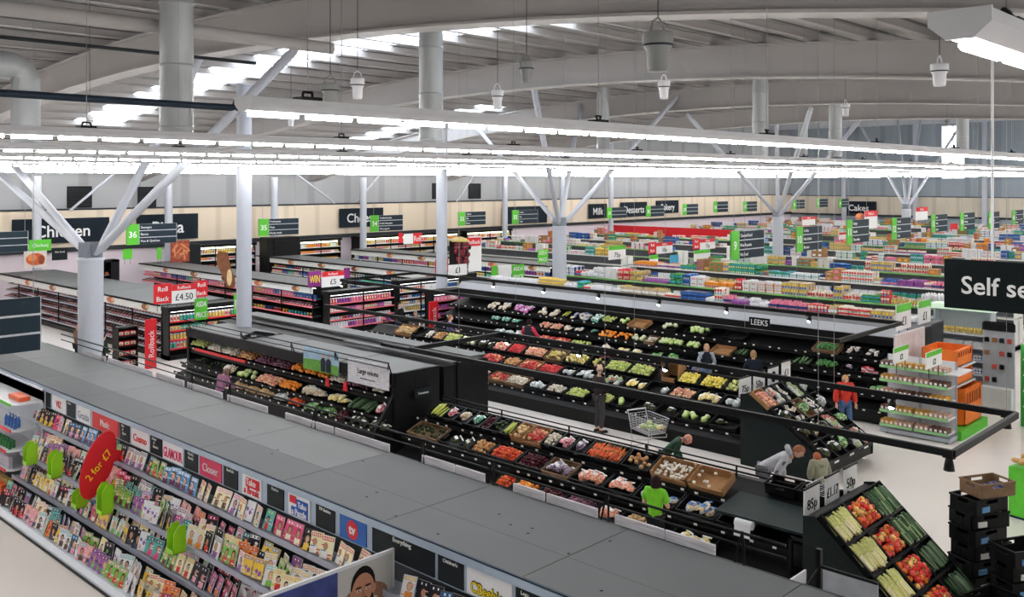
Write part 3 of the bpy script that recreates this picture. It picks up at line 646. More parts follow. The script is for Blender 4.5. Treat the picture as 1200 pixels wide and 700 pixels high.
# ================================================================== PRODUCE: the goods
def pm(n, c, r=.5, v=.2, s=25): return M(n, c, r, 0, v, s)
PG = {}
def G(kind, meshes): PG[kind] = meshes
def mk(fn, mats, name):
    m = MB(); fn(m); return m.mesh(name, mats)
STEM = pm('stem_green', (70, 110, 40))
def roundf(name, cols, r, sq=(1, 1, .9), wob=0.0, stem=True):
    L = []
    for i, c in enumerate(cols):
        def f(m):
            m.ball((0, 0, r * sq[2]), r, 9, 6, 0, sq, wob)
            if stem: m.tube([(0, 0, r * 1.7 * sq[2]), (.006, .004, r * 2.15 * sq[2])], .005, 5, 1)
        L.append(mk(f, [pm('%s_skin_%d' % (name, i), c, .4), STEM], name))
    G(name, L)
roundf('tomato', [(224, 78, 30), (232, 104, 40), (210, 60, 34)], .045)
roundf('apple', [(206, 60, 60), (222, 110, 100), (200, 40, 50), (230, 190, 130)], .045)
roundf('beetroot', [(94, 24, 40), (70, 18, 34)], .04)
roundf('brown_onion', [(206, 150, 96), (190, 128, 78), (222, 176, 120)], .045, (1, 1, .95))
roundf('red_onion', [(112, 58, 84), (132, 80, 104), (86, 46, 70)], .045)
roundf('white_onion', [(230, 222, 208), (216, 206, 186)], .045)
roundf('orange', [(240, 140, 40), (246, 160, 60)], .05, (1, 1, .95), 0, False)
roundf('lemon', [(236, 214, 84), (240, 226, 120)], .042, (1.25, 1, 1), 0, False)
roundf('green_apple', [(176, 196, 96), (196, 208, 120), (206, 206, 130)], .05)
roundf('pear', [(206, 206, 110), (220, 196, 120), (226, 206, 150)], .045, (1, 1, 1.3))
roundf('potato', [(214, 180, 130), (196, 160, 110)], .045, (1.3, 1, .85), .08, False)
roundf('mushroom', [(240, 236, 228), (226, 218, 204)], .034, (1, 1, .75), 0, False)
roundf('strawberry', [(214, 40, 50), (230, 70, 80)], .03, (1, 1, 1.1))
roundf('peach', [(240, 176, 150), (232, 150, 140), (244, 200, 160)], .045, (1, 1, .95))
roundf('avocado', [(50, 66, 36), (40, 52, 40)], .045, (1, 1.3, .9), 0, False)
def bell(m):
    r = .052
    m.ball((0, 0, r), r, 12, 6, 0, (1, 1, 1), .14); m.tube([(0, 0, r * 1.8), (.008, .006, r * 2.4)], [.012, .007], 6, 1)
G('pepper', [mk(bell, [pm('pepper_skin_%d' % i, c, .25), STEM], 'pepper') for i, c in enumerate([(226, 52, 48), (240, 120, 50), (236, 90, 80), (246, 190, 110)])])
def carrotf(m): m.tube([(0, -.09, .018), (0, .06, .02), (0, .085, .018)], [.006, .019, .012], 7, 0); m.tube([(0, .085, .018), (0, .13, .026)], [.008, .012], 5, 1)
G('carrot', [mk(carrotf, [pm('carrot_skin_%d' % i, c), STEM], 'carrot') for i, c in enumerate([(232, 104, 44), (222, 86, 40)])])
def leekf(m): m.tube([(0, -.2, .022), (0, -.04, .022), (.0, .02, .02)], .021, 8, 0); m.tube([(0, .02, .02), (.004, .12, .024), (-.003, .2, .022)], [.022, .026, .014], 8, 1); m.tube([(0, -.2, .022), (0, -.212, .022)], [.02, .008], 6, 2)
G('celery', [mk(leekf, [pm('celery_stalk_%d' % i, c), pm('celery_top', (206, 208, 130)), pm('celery_root', (220, 190, 150))], 'celery') for i, c in enumerate([(236, 226, 168), (224, 222, 140), (242, 234, 196)])])
G('leek', [mk(leekf, [pm('leek_leaf_%d' % i, c), pm('leek_dark_leaf', (62, 96, 58)), pm('leek_pale_end', (220, 226, 206))], 'leek') for i, c in enumerate([(84, 120, 72), (150, 174, 120), (56, 88, 56)])])
def cuke(m): m.tube([(0, -.18, .024), (0, -.165, .024), (.004, 0, .026), (0, .165, .024), (0, .18, .024)], [.008, .02, .024, .02, .008], 8, 0)
G('cucumber', [mk(cuke, [pm('cucumber_skin_%d' % i, c, .3)], 'cucumber') for i, c in enumerate([(52, 80, 50), (36, 62, 40), (96, 120, 86)])])
G('marrow', [mk(cuke, [pm('marrow_skin_%d' % i, c, .3)], 'marrow') for i, c in enumerate([(200, 206, 90), (170, 180, 70)])])
def heads(m):
    m.ball((0, 0, .07), .07, 10, 6, 0, (1, 1, .9), .1)
    for k in range(6):
        a = k * 1.05; m.ball((.045 * math.cos(a), .045 * math.sin(a), .05), .045, 6, 4, 1, (1, 1, .8), .15)
G('lettuce', [mk(heads, [pm('lettuce_heart_%d' % i, c), pm('lettuce_leaf_%d' % i, d)], 'lettuce') for i, (c, d) in enumerate([((206, 224, 150), (150, 190, 90)), ((220, 230, 180), (170, 200, 110))])])
G('cauliflower', [mk(heads, [pm('cauliflower_curd', (240, 236, 216)), pm('cauliflower_leaf', (176, 200, 130))], 'cauliflower')])
G('broccoli', [mk(heads, [pm('broccoli_floret', (50, 110, 50)), pm('broccoli_leaf', (70, 140, 60))], 'broccoli')])
def bagf(m):
    pts = []; n = 10
    for (sx, sz) in ((1, 0), (.96, .35), (.7, .8), (.25, 1)):
        pts.append([(.1 * sx * math.cos(2 * math.pi * k / n) * (1.05 if k % 2 else .95), .13 * sx * math.sin(2 * math.pi * k / n) * (1.04 if k % 2 else .97), .07 * sz) for k in range(n)])
    vs = [p for r_ in pts for p in r_]; fs = [(i * n + k, i * n + (k + 1) % n, (i + 1) * n + (k + 1) % n, (i + 1) * n + k) for i in range(3) for k in range(n)] + [tuple(range(3 * n, 4 * n))]
    m.add(vs, fs, 0, True); m.box(-.09, .09, .12, .15, .0, .012, 1); m.box(-.05, .05, -.03, .04, .067, .074, 1)
def bags(name, pal, lab):
    G(name, [mk(bagf, [mat_speckle('%s_film' % name, pal, 42, .3), M(lab[0], lab[1], .4)], name)])
bags('carrot_bag', [(240, 170, 140), (232, 140, 110), (246, 206, 190), (220, 110, 70)], ('white_label', (236, 236, 236)))
bags('purple_bag', [(110, 84, 110), (150, 130, 160), (84, 60, 84), (196, 186, 206)], ('white_label', (236, 236, 236)))
bags('pink_bag', [(236, 170, 180), (216, 90, 110), (244, 210, 210), (190, 60, 84)], ('white_label', (236, 236, 236)))
bags('salad_bag', [(90, 140, 70), (160, 190, 120), (60, 110, 60), (210, 220, 190)], ('green_label', (60, 150, 60)))
bags('teal_bag', [(30, 140, 110), (80, 170, 130), (190, 220, 210), (20, 90, 80)], ('white_label', (236, 236, 236)))
bags('blue_bag', [(90, 140, 200), (226, 190, 110), (200, 210, 220), (240, 206, 150)], ('blue_label', (60, 110, 180)))
bags('tan_bag', [(206, 180, 140), (230, 214, 190), (170, 140, 100), (240, 236, 226)], ('white_label', (236, 236, 236)))
bags('silver_bag', [(180, 190, 196), (220, 226, 230), (130, 140, 146), (200, 206, 190)], ('white_label', (236, 236, 236)))
bags('magenta_bag', [(206, 80, 180), (230, 130, 206), (150, 50, 130), (240, 190, 226)], ('white_label', (236, 236, 236)))
bags('yellow_bag', [(236, 210, 90), (246, 230, 150), (216, 180, 70), (244, 240, 220)], ('white_label', (236, 236, 236)))
bags('dark_bag', [(40, 50, 40), (70, 90, 60), (110, 90, 60), (30, 34, 34)], ('white_label', (236, 236, 236)))
def punf(m):
    m.prism([(-.07, 0), (.07, 0), (.08, .055), (-.08, .055)], -.055, .055, 'y', 1)
    for a in (-.05, 0, .05):
        for b in (-.03, .025): m.ball((a, b, .056), .027, 6, 4, 0)
def puns(name, cols, tray=(60, 70, 74)):
    G(name, [mk(punf, [pm('%s_fruit_%d' % (name, i), c), M('%s_tray' % name, tray, .4)], name) for i, c in enumerate(cols)])
puns('mushroom_punnet', [(240, 234, 224), (222, 210, 190)], (50, 60, 90)); puns('berry_punnet', [(206, 40, 60), (226, 90, 100)], (220, 225, 230)); puns('herb_pot', [(60, 130, 60), (90, 150, 70)], (40, 44, 46)); puns('cress_punnet', [(226, 228, 206), (170, 190, 130), (196, 110, 90), (236, 230, 226)], (190, 196, 196))
SIZE = dict(tomato=(.088, .088, 2), apple=(.092, .09, 2), beetroot=(.08, .08, 2), brown_onion=(.09, .09, 2), red_onion=(.09, .09, 2), white_onion=(.09, .09, 2), orange=(.1, .1, 2), lemon=(.105, .088, 2), green_apple=(.1, .1, 2), pear=(.092, .092, 1),
            potato=(.115, .09, 2), mushroom=(.068, .068, 1), strawberry=(.06, .06, 2), peach=(.092, .092, 2), avocado=(.092, .115, 1), pepper=(.105, .105, 2), carrot=(.05, .2, 3), celery=(.05, .42, 3), leek=(.05, .42, 3), cucumber=(.055, .38, 3), marrow=(.07, .38, 2),
            lettuce=(.15, .15, 1), cauliflower=(.16, .16, 1), broccoli=(.15, .15, 1), mushroom_punnet=(.17, .12, 1), berry_punnet=(.17, .12, 1), herb_pot=(.17, .12, 1), cress_punnet=(.165, .115, 1))
GAPK = {}
_cm = {}
def crate_mesh(w_, d_, h_, kind):
    key = (w_, d_, h_, kind)
    if key in _cm: return _cm[key]
    mt = {'black': BLP, 'card': CARD, 'wood': M('crate_brown', (122, 94, 66), .7, 0, .15, 12)}[kind]; t_ = .014; m = MB(); x = w_ / 2
    m.box(-x, x, 0, d_, 0, .012)
    if kind == 'card':
        m.box(-x, x, 0, t_, .0, h_ * .6); m.box(-x, x, d_ - t_, d_, 0, h_); m.box(-x, -x + t_, 0, d_, 0, h_); m.box(x - t_, x, 0, d_, 0, h_)
        for s in (-1, 1): m.box(s * (x - .03) - .03, s * (x - .03) + .03, 0, .06, h_ - .01, h_ + .004); m.box(s * (x - .03) - .03, s * (x - .03) + .03, d_ - .06, d_, h_ - .01, h_ + .004)
    else:
        for (a, b, c, d, z0, z1) in ((-x, x, 0, t_, 0, h_ * .62), (-x, x, 0, t_, h_ * .86, h_), (-x, -x * .35, 0, t_, h_ * .62, h_ * .86), (x * .35, x, 0, t_, h_ * .62, h_ * .86),
                                     (-x, x, d_ - t_, d_, 0, h_ * .62), (-x, x, d_ - t_, d_, h_ * .86, h_), (-x, -x * .35, d_ - t_, d_, h_ * .62, h_ * .86), (x * .35, x, d_ - t_, d_, h_ * .62, h_ * .86)): m.box(a, b, c, d, z0, z1)
        for s in (-1, 1):
            q0, q1 = (s * x - t_, s * x) if s > 0 else (-x, -x + t_)
            m.box(q0, q1, 0, d_, 0, h_ * .62); m.box(q0, q1, 0, d_, h_ * .88, h_); m.box(q0, q1, 0, d_ * .3, h_ * .62, h_ * .88); m.box(q0, q1, d_ * .7, d_, h_ * .62, h_ * .88)
            for k in range(1, 5): e = s * (x + .004); m.box(min(e, q0), max(e, q1), d_ * k / 5 - .005, d_ * k / 5 + .005, 0, h_ * .6)
        m.box(-x - .01, x + .01, -.01, .004, h_ - .02, h_); m.box(-x - .01, x + .01, d_ - .004, d_ + .01, h_ - .02, h_); m.box(-x - .01, -x + .004, 0, d_, h_ - .02, h_); m.box(x - .004, x + .01, 0, d_, h_ - .02, h_)
    _cm[key] = m.mesh('crate', mt); return _cm[key]
rc = random.Random(11)
def heap(mt, w_, d_, kind, base, amount, lab, grp, far=False):
    """lay goods of one kind in rows inside a tray whose frame is mt (x across, y up the slope, z out)"""
    L = PG[kind]; sx, sy, lay = SIZE.get(kind, (.2, .26, 2))
    if far: lay = max(1, min(lay, 2) - 1) or 1
    nx = max(1, int((w_ - .03) / sx)); ny = max(1, int((d_ - .03) / sy))
    for l in range(lay):
        ax = nx - (l % 2 if nx > 2 else 0) ; ay = max(1, ny - (l % 2 if ny > 1 else 0))
        for i in range(ax):
            for j in range(ay):
                if l == lay - 1 and rc.random() > amount: continue
                if amount < .3 and rc.random() > .45: continue
                x = (i - (ax - 1) / 2) * sx + rc.uniform(-.1, .1) * sx; y = d_ / 2 + (j - (ay - 1) / 2) * sy + rc.uniform(-.08, .08) * sy
                if sx == .2: x = min(max(x, -w_ / 2 + .1), w_ / 2 - .1) if w_ > .22 else 0
                dz = base + l * (.055 if kind in ('leek', 'celery', 'cucumber', 'marrow', 'carrot') and False else .6 * min(sx, .075))
                dome = .03 * (1 - abs(2 * x / w_)) * (1 - abs(2 * y / d_ - 1)) * 2
                if kind in ('carrot', 'leek', 'celery', 'cucumber', 'marrow'): rot = Matrix.Rotation(R(rc.uniform(-9, 9)) + (math.pi if rc.random() < .3 and kind != 'celery' else 0), 4, 'Z') @ Matrix.Rotation(R(rc.uniform(-3, 4)), 4, 'X')
                else: rot = Euler((R(rc.uniform(-25, 25)), R(rc.uniform(-25, 25)), R(rc.uniform(-180, 180) if sx != .2 else rc.uniform(-30, 30)))).to_matrix().to_4x4()
                s = rc.uniform(.9, 1.08)
                if sx == .2: s *= min(1, w_ / .24)
                rep(kind, rc.choice(L), mt @ Matrix.Translation((x, y, dz + dome)) @ rot @ Matrix.Scale(s, 4), lab, grp)
def tray(X, Y, z, face, tilt, w_, d_, h_, ck, kind, amount, where, far=False, full=.45):
    mt = TM(X, Y, z, FXn if face == 'x' else 0.0, R(tilt))
    kn = kind.replace('_', ' ') if kind else 'nothing'
    o = inst('produce_crate', crate_mesh(w_, d_, h_, ck), mt)
    tag(o, '%s crate %s, %s' % ({'black': 'black', 'card': 'cardboard', 'wood': 'wooden'}[ck], ('of %ss' % kn) if kind and amount > .25 else ('nearly empty'), where), 'crate', 'produce crates')
    if kind: heap(mt, w_ - .03, d_ - .03, kind, h_ * full, amount, '%s in the crate %s' % (kn, where), '%ss %s' % (kn, where), far)
TKM = None
def ticket_strip(t, X, y0, y1, z, tilt=0):
    m = MB(); m.box(-.02, 0, y0, y1, z - .03, z + .03); s_ = m.build('ticket_edge', BLP, t); s_.location = (X, 0, 0)
    y = y0 + .15
    me = MB(); me.box(-.024, -.02, -.035, .035, -.02, .02); me = me.mesh('price_ticket', TIK); k = 0
    while y < y1 and k < 60: inst('price_ticket', me, Matrix.Translation((0, y, z)), s_); y += rc.choice([.3, .42, .55]); k += 1
def run(segs, X, z, tilt, d_, h_, tier, pitch, bin_=False, far=False, full=.45, only=None):
    """segs: (left px, right px, goods, crate, amount) seen along one tier"""
    idx = 0
    for (xa, xb, kind, ck, am) in segs:
        ya, yb = yat(xb, X + .2), yat(xa, X + .2); L = yb - ya; n = max(1, round(L / pitch)); w_ = L / n
        for k in range(n):
            yc = yb - (k + .5) * w_; idx += 1
            where = '%s in the %s' % (ORD[min(idx - 1, 35)], tier)
            if bin_:
                mt = TM(X, yc, z, FXn, R(tilt)); kn = kind.replace('_', ' ')
                heap(mt, w_ - .01, d_, kind, full * h_, am, '%s heaped in the %s section, %s' % (kn, ORD[min(idx - 1, 35)], tier), '%ss, section %s, %s' % (kn, ORD[min(idx - 1, 35)], tier), far)
            else: tray(X, yc, z, 'x', tilt, round(w_ - .02, 2), d_, h_, ck, kind, am, where, far, full)

# ================================================================== LOW CRATE ISLAND (green-shirt aisle)
t = thing('produce_island', 'low black stepped produce stand beside the shopper in a green shirt', 'produce stand', (0, 0, 0))
m = MB(); m.prism([(13.75, 0), (13.75, .12), (14.2, .3), (14.2, .52), (14.68, .7), (14.7, .86), (15.4, 1.12), (15.55, 1.12), (15.55, 0)], 6.9, 17.1, 'y'); m.build('stand_body', BLP, t)
for X, z in ((13.68, .17), (14.12, .55), (14.62, .91)): ticket_strip(t, X, 6.9, 17.1, z)
m = MB(); m.tube([(15.42, 6.9, 1.2), (15.42, 17.1, 1.2)], .02, 6); m.tube([(15.42, 6.9, 1.3), (15.42, 17.1, 1.3)], .015, 6)
for k in range(6): m.tube([(15.42, 6.9 + k * 2.04, 1.0), (15.42, 6.9 + k * 2.04, 1.3)], .02, 6)
m.build('back_rail', BLK, t)
tn = 'upper tier of the low island'
run([(508, 526, 'marrow', 'black', .5), (526, 540, 'pink_bag', 'black', .9), (540, 556, 'tan_bag', 'black', .8), (556, 570, 'teal_bag', 'black', .9), (570, 580, 'beetroot', 'black', .6), (580, 596, 'avocado', 'black', .5), (596, 606, 'marrow', 'black', .9), (606, 621, 'potato', 'card', .6), (621, 642, 'apple', 'card', .3),
     (642, 658, 'white_onion', 'black', .8), (658, 675, 'pink_bag', 'black', .9), (675, 692, 'purple_bag', 'black', .7)], 14.66, .94, 24, .5, .15, tn, .43)
run([(692, 734, 'carrot', 'black', .9), (736, 768, 'brown_onion', 'black', .1)], 14.66, .94, 24, .5, .15, 'low island upper tier by the carrots', .8)
run([(770, 812, 'mushroom', 'card', .8), (814, 855, 'mushroom', 'card', .2)], 14.66, .94, 24, .5, .17, 'low island upper tier behind the green shirt', .8)
tn = 'middle tier of the low island'
run([(486, 521, 'avocado', 'wood', .6), (523, 556, 'dark_bag', 'black', .2), (557, 579, 'brown_onion', 'black', .9), (580, 611, 'tomato', 'black', 1), (612, 642, 'beetroot', 'black', 1), (643, 674, 'purple_bag', 'wood', 1), (676, 713, 'carrot_bag', 'black', 1), (714, 748, 'carrot_bag', 'black', .9), (750, 798, 'blue_bag', 'black', .6), (800, 846, 'blue_bag', 'black', .6), (848, 893, None, 'black', 0)],
    14.16, .58, 20, .48, .15, tn, .9)
run([(585, 605, 'tomato', 'black', 1), (606, 632, 'orange', 'black', 1), (633, 662, 'beetroot', 'black', .9), (663, 700, 'red_onion', 'black', .8), (701, 730, 'carrot_bag', 'black', .9), (731, 765, 'potato', 'black', .8), (790, 840, 'yellow_bag', 'black', .6)], 13.72, .2, 16, .42, .15, 'bottom tier of the low island', .9)
# flat black crates on the back of the island's right end
for k in range(3):
    o = inst('produce_crate', crate_mesh(.56, .4, .2, 'black'), TM(15.1, 7.9 - k * .62, 1.05, FXn, R(8))); tag(o, 'empty black crate on top of the low island end, %s from the left' % ORD[k], 'crate', 'produce crates')
m = MB(); m.prism([(14.1, .86), (14.95, .98), (14.95, 1.02), (14.1, .9)], 6.6, 8.6, 'y'); m.tube([(14.1, 6.6, .9), (14.1, 8.6, .9)], .02, 6); tag(m.build('counter_board', M('dark_counter', (34, 46, 46), .4)), 'dark empty counter board at the right end of the low island', 'counter')
t = thing('bag_roll', 'white roll of produce bags on the front of the low island', 'bag roll', (14.05, 8.0, .82), FXn)
m = MB(); m.tube([(-.16, 0, 0), (.16, 0, 0)], .07, 16); m.build('roll', WHM, t); m = MB(); m.prism([(-.065, 0), (-.09, -.2), (-.085, -.2), (-.06, 0)], -.15, .15, 'x'); m.build('loose_sheet', WHM, t); m = MB(); m.box(-.2, .2, .06, .1, .0, .1); m.build('holder', DKG, t)
t = thing('produce_island', 'black open-sided bin with crates at the near end of the low island', 'produce stand', (14.0, 6.4, 0))
m = MB()
for x in (0, .72):
    for y in (0, .72): m.box(x, x + .05, y, y + .05, 0, .85)
m.box(0, .77, 0, .77, .1, .14); m.box(0, .77, 0, .03, .8, .85); m.box(0, .03, 0, .77, .8, .85); m.box(.74, .77, 0, .77, .8, .85); m.build('bin_frame', BLP, t)
tray(14.02, 6.8, .5, 'x', 0, .62, .6, .25, 'black', 'dark_bag', .2, 'in the open bin at the end of the low island')
tray(13.75, 6.05, .1, 'x', 0, .4, .4, .2, 'black', 'brown_onion', .9, 'on the floor beside the leek stand')

# ================================================================== LONG ISLAND behind the man in dark clothes
t = thing('produce_island', 'long black stepped produce island behind the man in dark clothes', 'produce stand', (0, 0, 0))
m = MB(); m.prism([(19.75, 0), (19.7, .35), (19.9, .47), (20.45, .62), (20.5, .82), (21.05, .95), (21.1, 1.05), (21.65, 1.3), (21.85, 1.3), (21.85, 0)], 11.2, 27.5, 'y'); m.build('stand_body', BLP, t)
for X, z in ((19.87, .5), (20.48, .85), (21.08, 1.1)): ticket_strip(t, X, 11.2, 27.5, z)
m = MB(); m.tube([(21.8, 11.2, 1.42), (21.8, 27.5, 1.42)], .02, 6)
for k in range(9): m.tube([(21.8, 11.2 + k * 2.03, 1.2), (21.8, 11.2 + k * 2.03, 1.42)], .02, 6)
m.build('back_rail', BLK, t)
run([(468, 488, 'potato', 'card', .7), (488, 500, 'dark_bag', 'black', .2), (500, 510, 'mushroom', 'black', .7), (510, 524, 'brown_onion', 'black', .4), (524, 541, 'green_apple', 'black', .8), (541, 562, 'cauliflower', 'black', .8), (562, 580, 'dark_bag', 'black', .2), (581, 598, 'peach', 'black', .9), (598, 616, 'strawberry', 'black', 1), (617, 642, 'peach', 'black', 1), (643, 664, 'pear', 'wood', .7), (665, 691, 'pear', 'black', 1),
     (692, 712, 'pear', 'black', .7), (713, 739, 'green_apple', 'black', 1), (740, 768, 'green_apple', 'black', 1)], 21.12, 1.12, 27, .5, .15, 'top tier of the long island', .72)
run([(796, 822, 'lemon', 'black', .9), (823, 852, 'lemon', 'black', .9), (853, 870, 'green_apple', 'black', .5)], 21.12, 1.12, 27, .5, .15, 'long island top tier, right end', .8)
t = thing('cardboard_shipper', 'open cardboard display shipper standing on the long island', 'box', (21.2, yat(785, 21.2), 1.15), FXn)
m = MB(); m.box(-.25, .25, 0, .02, 0, .12); m.box(-.27, -.25, 0, .4, 0, .5); m.box(.25, .27, 0, .4, 0, .5); m.box(-.27, .27, .38, .4, 0, .55); m.box(-.27, .27, -.02, .38, .52, .55); m.build('carton', CARD, t)
run([(568, 590, 'apple', 'black', 1), (592, 611, 'brown_onion', 'black', .4), (612, 634, 'apple', 'card', 1), (634, 658, 'strawberry', 'black', .8), (659, 674, 'silver_bag', 'black', .7), (675, 699, 'silver_bag', 'black', .9), (708, 731, 'cress_punnet', 'black', .7), (732, 758, 'yellow_bag', 'black', .5), (759, 786, 'silver_bag', 'black', .2), (787, 815, 'peach', 'black', .5), (816, 846, 'yellow_bag', 'black', .7), (847, 872, 'silver_bag', 'black', .4)],
    20.52, .86, 20, .5, .15, 'middle tier of the long island', .9)
run([(545, 560, 'pink_bag', 'black', .7), (560, 575, 'pink_bag', 'black', 1), (576, 596, 'apple', 'wood', .8), (596, 619, 'white_onion', 'wood', 1), (620, 641, 'silver_bag', 'black', .6), (642, 664, 'white_onion', 'black', .6), (665, 690, 'green_apple', 'black', .6), (704, 720, 'green_apple', 'black', .3), (721, 742, 'lettuce', 'black', .4), (743, 770, 'dark_bag', 'black', .2), (771, 797, 'dark_bag', 'black', .2), (798, 835, 'lettuce', 'black', .7), (836, 868, 'dark_bag', 'black', .2)],
    19.91, .5, 16, .5, .15, 'lowest tier of the long island', .9)

# ================================================================== END STANDS (face the near end of the shop)
def end_stand(x0, x1, ytop, ztop, rows, label, py=.40, pz=.355):
    t = thing('end_stand', label, 'produce stand', (0, 0, 0)); yb = ytop - py * rows; zb = ztop - pz * rows
    m = MB(); m.prism([(ytop + .16, 0), (ytop + .16, ztop), (ytop + .02, ztop), (yb, zb - .03), (yb, max(0, zb - .2)), (yb + .3, 0)], x0, x1, 'x'); m.build('stand_body', BLP, t)
    m = MB(); a = math.atan2(pz, py)
    for x in (x0 - .03, x1 - .0): m = MB(); m.prism([(ytop + .18, 0), (ytop + .18, ztop + .02), (ytop, ztop + .06), (yb - .03, zb + .04), (yb - .03, zb - .2), (yb + .3, 0)], x, x + .03, 'x'); m.build('side_panel', M('stand_side_panel', (24, 32, 32), .45), t)
    for k in range(rows):
        y = ytop - py * (k + 1) - .02; z = ztop - pz * (k + 1) + .0
        m = MB(); m.box(x0, x1, y - .02, y, z - .0, z + .07); e = m.build('ticket_edge', BLP, t)
        for q in range(3): m = MB(); xx = x0 + (q + .5) * (x1 - x0) / 3; m.box(xx - .11, xx + .11, y - .024, y - .02, z + .012, z + .055); m.build('price_strip', TIK, e)
    return a
def estand_rows(x0, x1, ytop, ztop, grid, name, py=.40, pz=.355, h_=.15):
    a = math.degrees(math.atan2(pz, py)); d_ = math.hypot(py, pz) - .01
    for r_, row in enumerate(grid):
        n = len(row); w_ = (x1 - x0) / n
        for c_, (kind, ck, am) in enumerate(row):
            tray(x0 + (c_ + .5) * w_, ytop - py * (r_ + 1) + .01, ztop - pz * (r_ + 1) + .0, 'y', a, round(w_ - .02, 2), round(d_, 2), h_, ck, kind, am, '%s from left, %s row of the %s' % (ORD[c_], ['top', 'second', 'third', 'fourth', 'lowest'][r_], name), full=.4)
end_stand(13.5, 15.72, 6.48, 1.42, 4, 'sloping black end stand of celery, peppers and leeks in the right foreground')
estand_rows(13.5, 15.72, 6.48, 1.42, [[('celery', 'black', .9), ('pepper', 'black', 1), ('leek', 'black', .9)], [('celery', 'black', 1), ('pepper', 'black', .9), ('leek', 'black', 1)], [('celery', 'black', .8), ('pepper', 'black', 1), ('cucumber', 'black', 1)], [('silver_bag', 'black', .4), ('pepper', 'black', .8), ('cucumber', 'black', .9)]], 'leek stand')
end_stand(19.4, 21.75, 10.95, 1.62, 4, 'sloping black end stand of packed vegetables between the two aisles', .48, .31)
estand_rows(19.4, 21.75, 10.95, 1.62, [[('peach', 'card', .9), ('cress_punnet', 'black', .8), ('mushroom_punnet', 'black', .9), ('cress_punnet', 'black', .9), ('silver_bag', 'black', .9)], [('dark_bag', 'black', .4), ('mushroom_punnet', 'black', .7), ('salad_bag', 'wood', .8), ('mushroom_punnet', 'black', 1), ('silver_bag', 'black', .9)],
             [('dark_bag', 'black', .3), ('tan_bag', 'black', .8), ('dark_bag', 'black', .3), ('cress_punnet', 'black', .9), ('salad_bag', 'black', .8)], [('dark_bag', 'black', .3), ('dark_bag', 'black', .3), ('salad_bag', 'black', 1), ('cress_punnet', 'black', .9), ('cress_punnet', 'black', .9)]], 'packed veg stand', .48, .31)
def price_board(px0, px1, py0, py1, Y, top, s, label, post=True):
    xa, xb = xat(px0, Y), xat(px1, Y); z0, z1 = zY((px0 + px1) / 2, py1, Y), zY((px0 + px1) / 2, py0, Y); cx = (xa + xb) / 2; wd = xb - xa; h = z1 - z0
    t = thing('price_board', label, 'sign', (cx, Y, z0))
    m = MB(); m.box(-wd / 2, wd / 2, -.008, .008, 0, h); m.build('board', WHT, t)
    if top is not None: m = MB(); m.box(-wd / 2, wd / 2, -.012, .012, h * .82, h); hd = m.build('header_strip', top, t)
    if s: text(s, 0, h * .42, h * .38, BKT, t, wd * .8)
    if post: m = MB(); m.box(-wd / 2 - .01, wd / 2 + .01, -.015, .015, h, h + .03); m.tube([(0, .02, -.35), (0, .02, h)], .01, 6); m.build('holder', BLK, t)
    return t
price_board(942, 960, 571, 603, 6.84, None, '85p', 'white price board reading 85p above the leek stand')
price_board(967, 983, 557, 588, 6.84, None, '£1.17', 'white price board reading £1.17 between the 85p and 50p boards')
price_board(989, 1004, 547, 577, 6.84, None, '50p', 'white price board reading 50p at the right end of the leek stand')
price_board(866, 880, 443, 464, 11.3, None, '75p', 'white price board reading 75p above the packed veg stand')
price_board(883, 896, 437, 458, 11.3, None, '50p', 'white price board reading 50p above the packed veg stand')
price_board(916, 926, 424, 445, 11.3, None, '£1', 'white price board at the right end above the packed veg stand')
t = price_board(900, 912, 431, 451, 11.3, None, '', 'white board with a big black dot above the packed veg stand')
m = MB(); ell(m, 0, .2, .12, .14, -.012, 0, 16); m.build('black_dot', BKT, t)
t = thing('wire_basket', 'white wire tray behind the price boards', 'basket', (15.0, 6.9, 1.38))
m = MB()
for k in range(7): m.tube([(-.3 + .1 * k, 0, .0), (-.3 + .1 * k, .3, 0), (-.3 + .1 * k, .3, .12)], .005, 4)
for y in (0, .15, .3): m.tube([(-.32, y, 0), (.32, y, 0)], .006, 4)
m.tube([(-.32, .3, .12), (.32, .3, .12)], .006, 4); m.build('wires', WHM, t)

# ================================================================== COVERED ONION DISPLAY
t = thing('canopy_display', 'long black produce display with a grey roof, onions along its shelves', 'produce stand', (0, 0, 0))
m = MB(); m.prism([(15.55, 0), (15.55, 1.96), (14.3, 1.96), (14.2, 1.9), (14.2, 1.82), (14.9, 1.8), (14.95, 1.45), (14.2, 1.3), (14.2, 1.22), (14.45, 1.1), (13.9, .86), (13.9, .8), (14.1, .74), (13.7, .6), (13.65, .1), (13.8, 0)], 17.55, 27.6, 'y'); m.build('display_body', BLP, t)
m = MB(); m.box(14.15, 15.6, 17.42, 17.54, 0, 1.98); m.prism([(13.6, 0), (13.6, .7), (14.2, 1.5), (14.2, 0)], 17.46, 17.54, 'y'); m.build('end_panel', BLP, t); m = MB(); m.box(14.15, 15.6, 27.62, 27.74, 0, 1.98); m.build('end_panel', BLP, t)
for a, b in ((17.44, 19.6), (19.65, 22.9), (22.95, 24.3), (24.6, 27.6)):
    m = MB(); m.box(14.2, 15.5, a, b, 1.965, 2.0); m.build('roof_sheet', TOPL, t)
m = MB(); m.box(14.1, 14.2, 17.42, 27.7, 1.72, 2.0); m.build('fascia', BLP, t)
for X, z in ((14.18, 1.37), (13.88, .94), (13.66, .69)): ticket_strip(t, X, 17.6, 27.6, z)
m = MB(); m.box(14.12, 14.16, 24.2, 27.2, 1.33, 1.41); m.build('red_price_strip', RED, t)
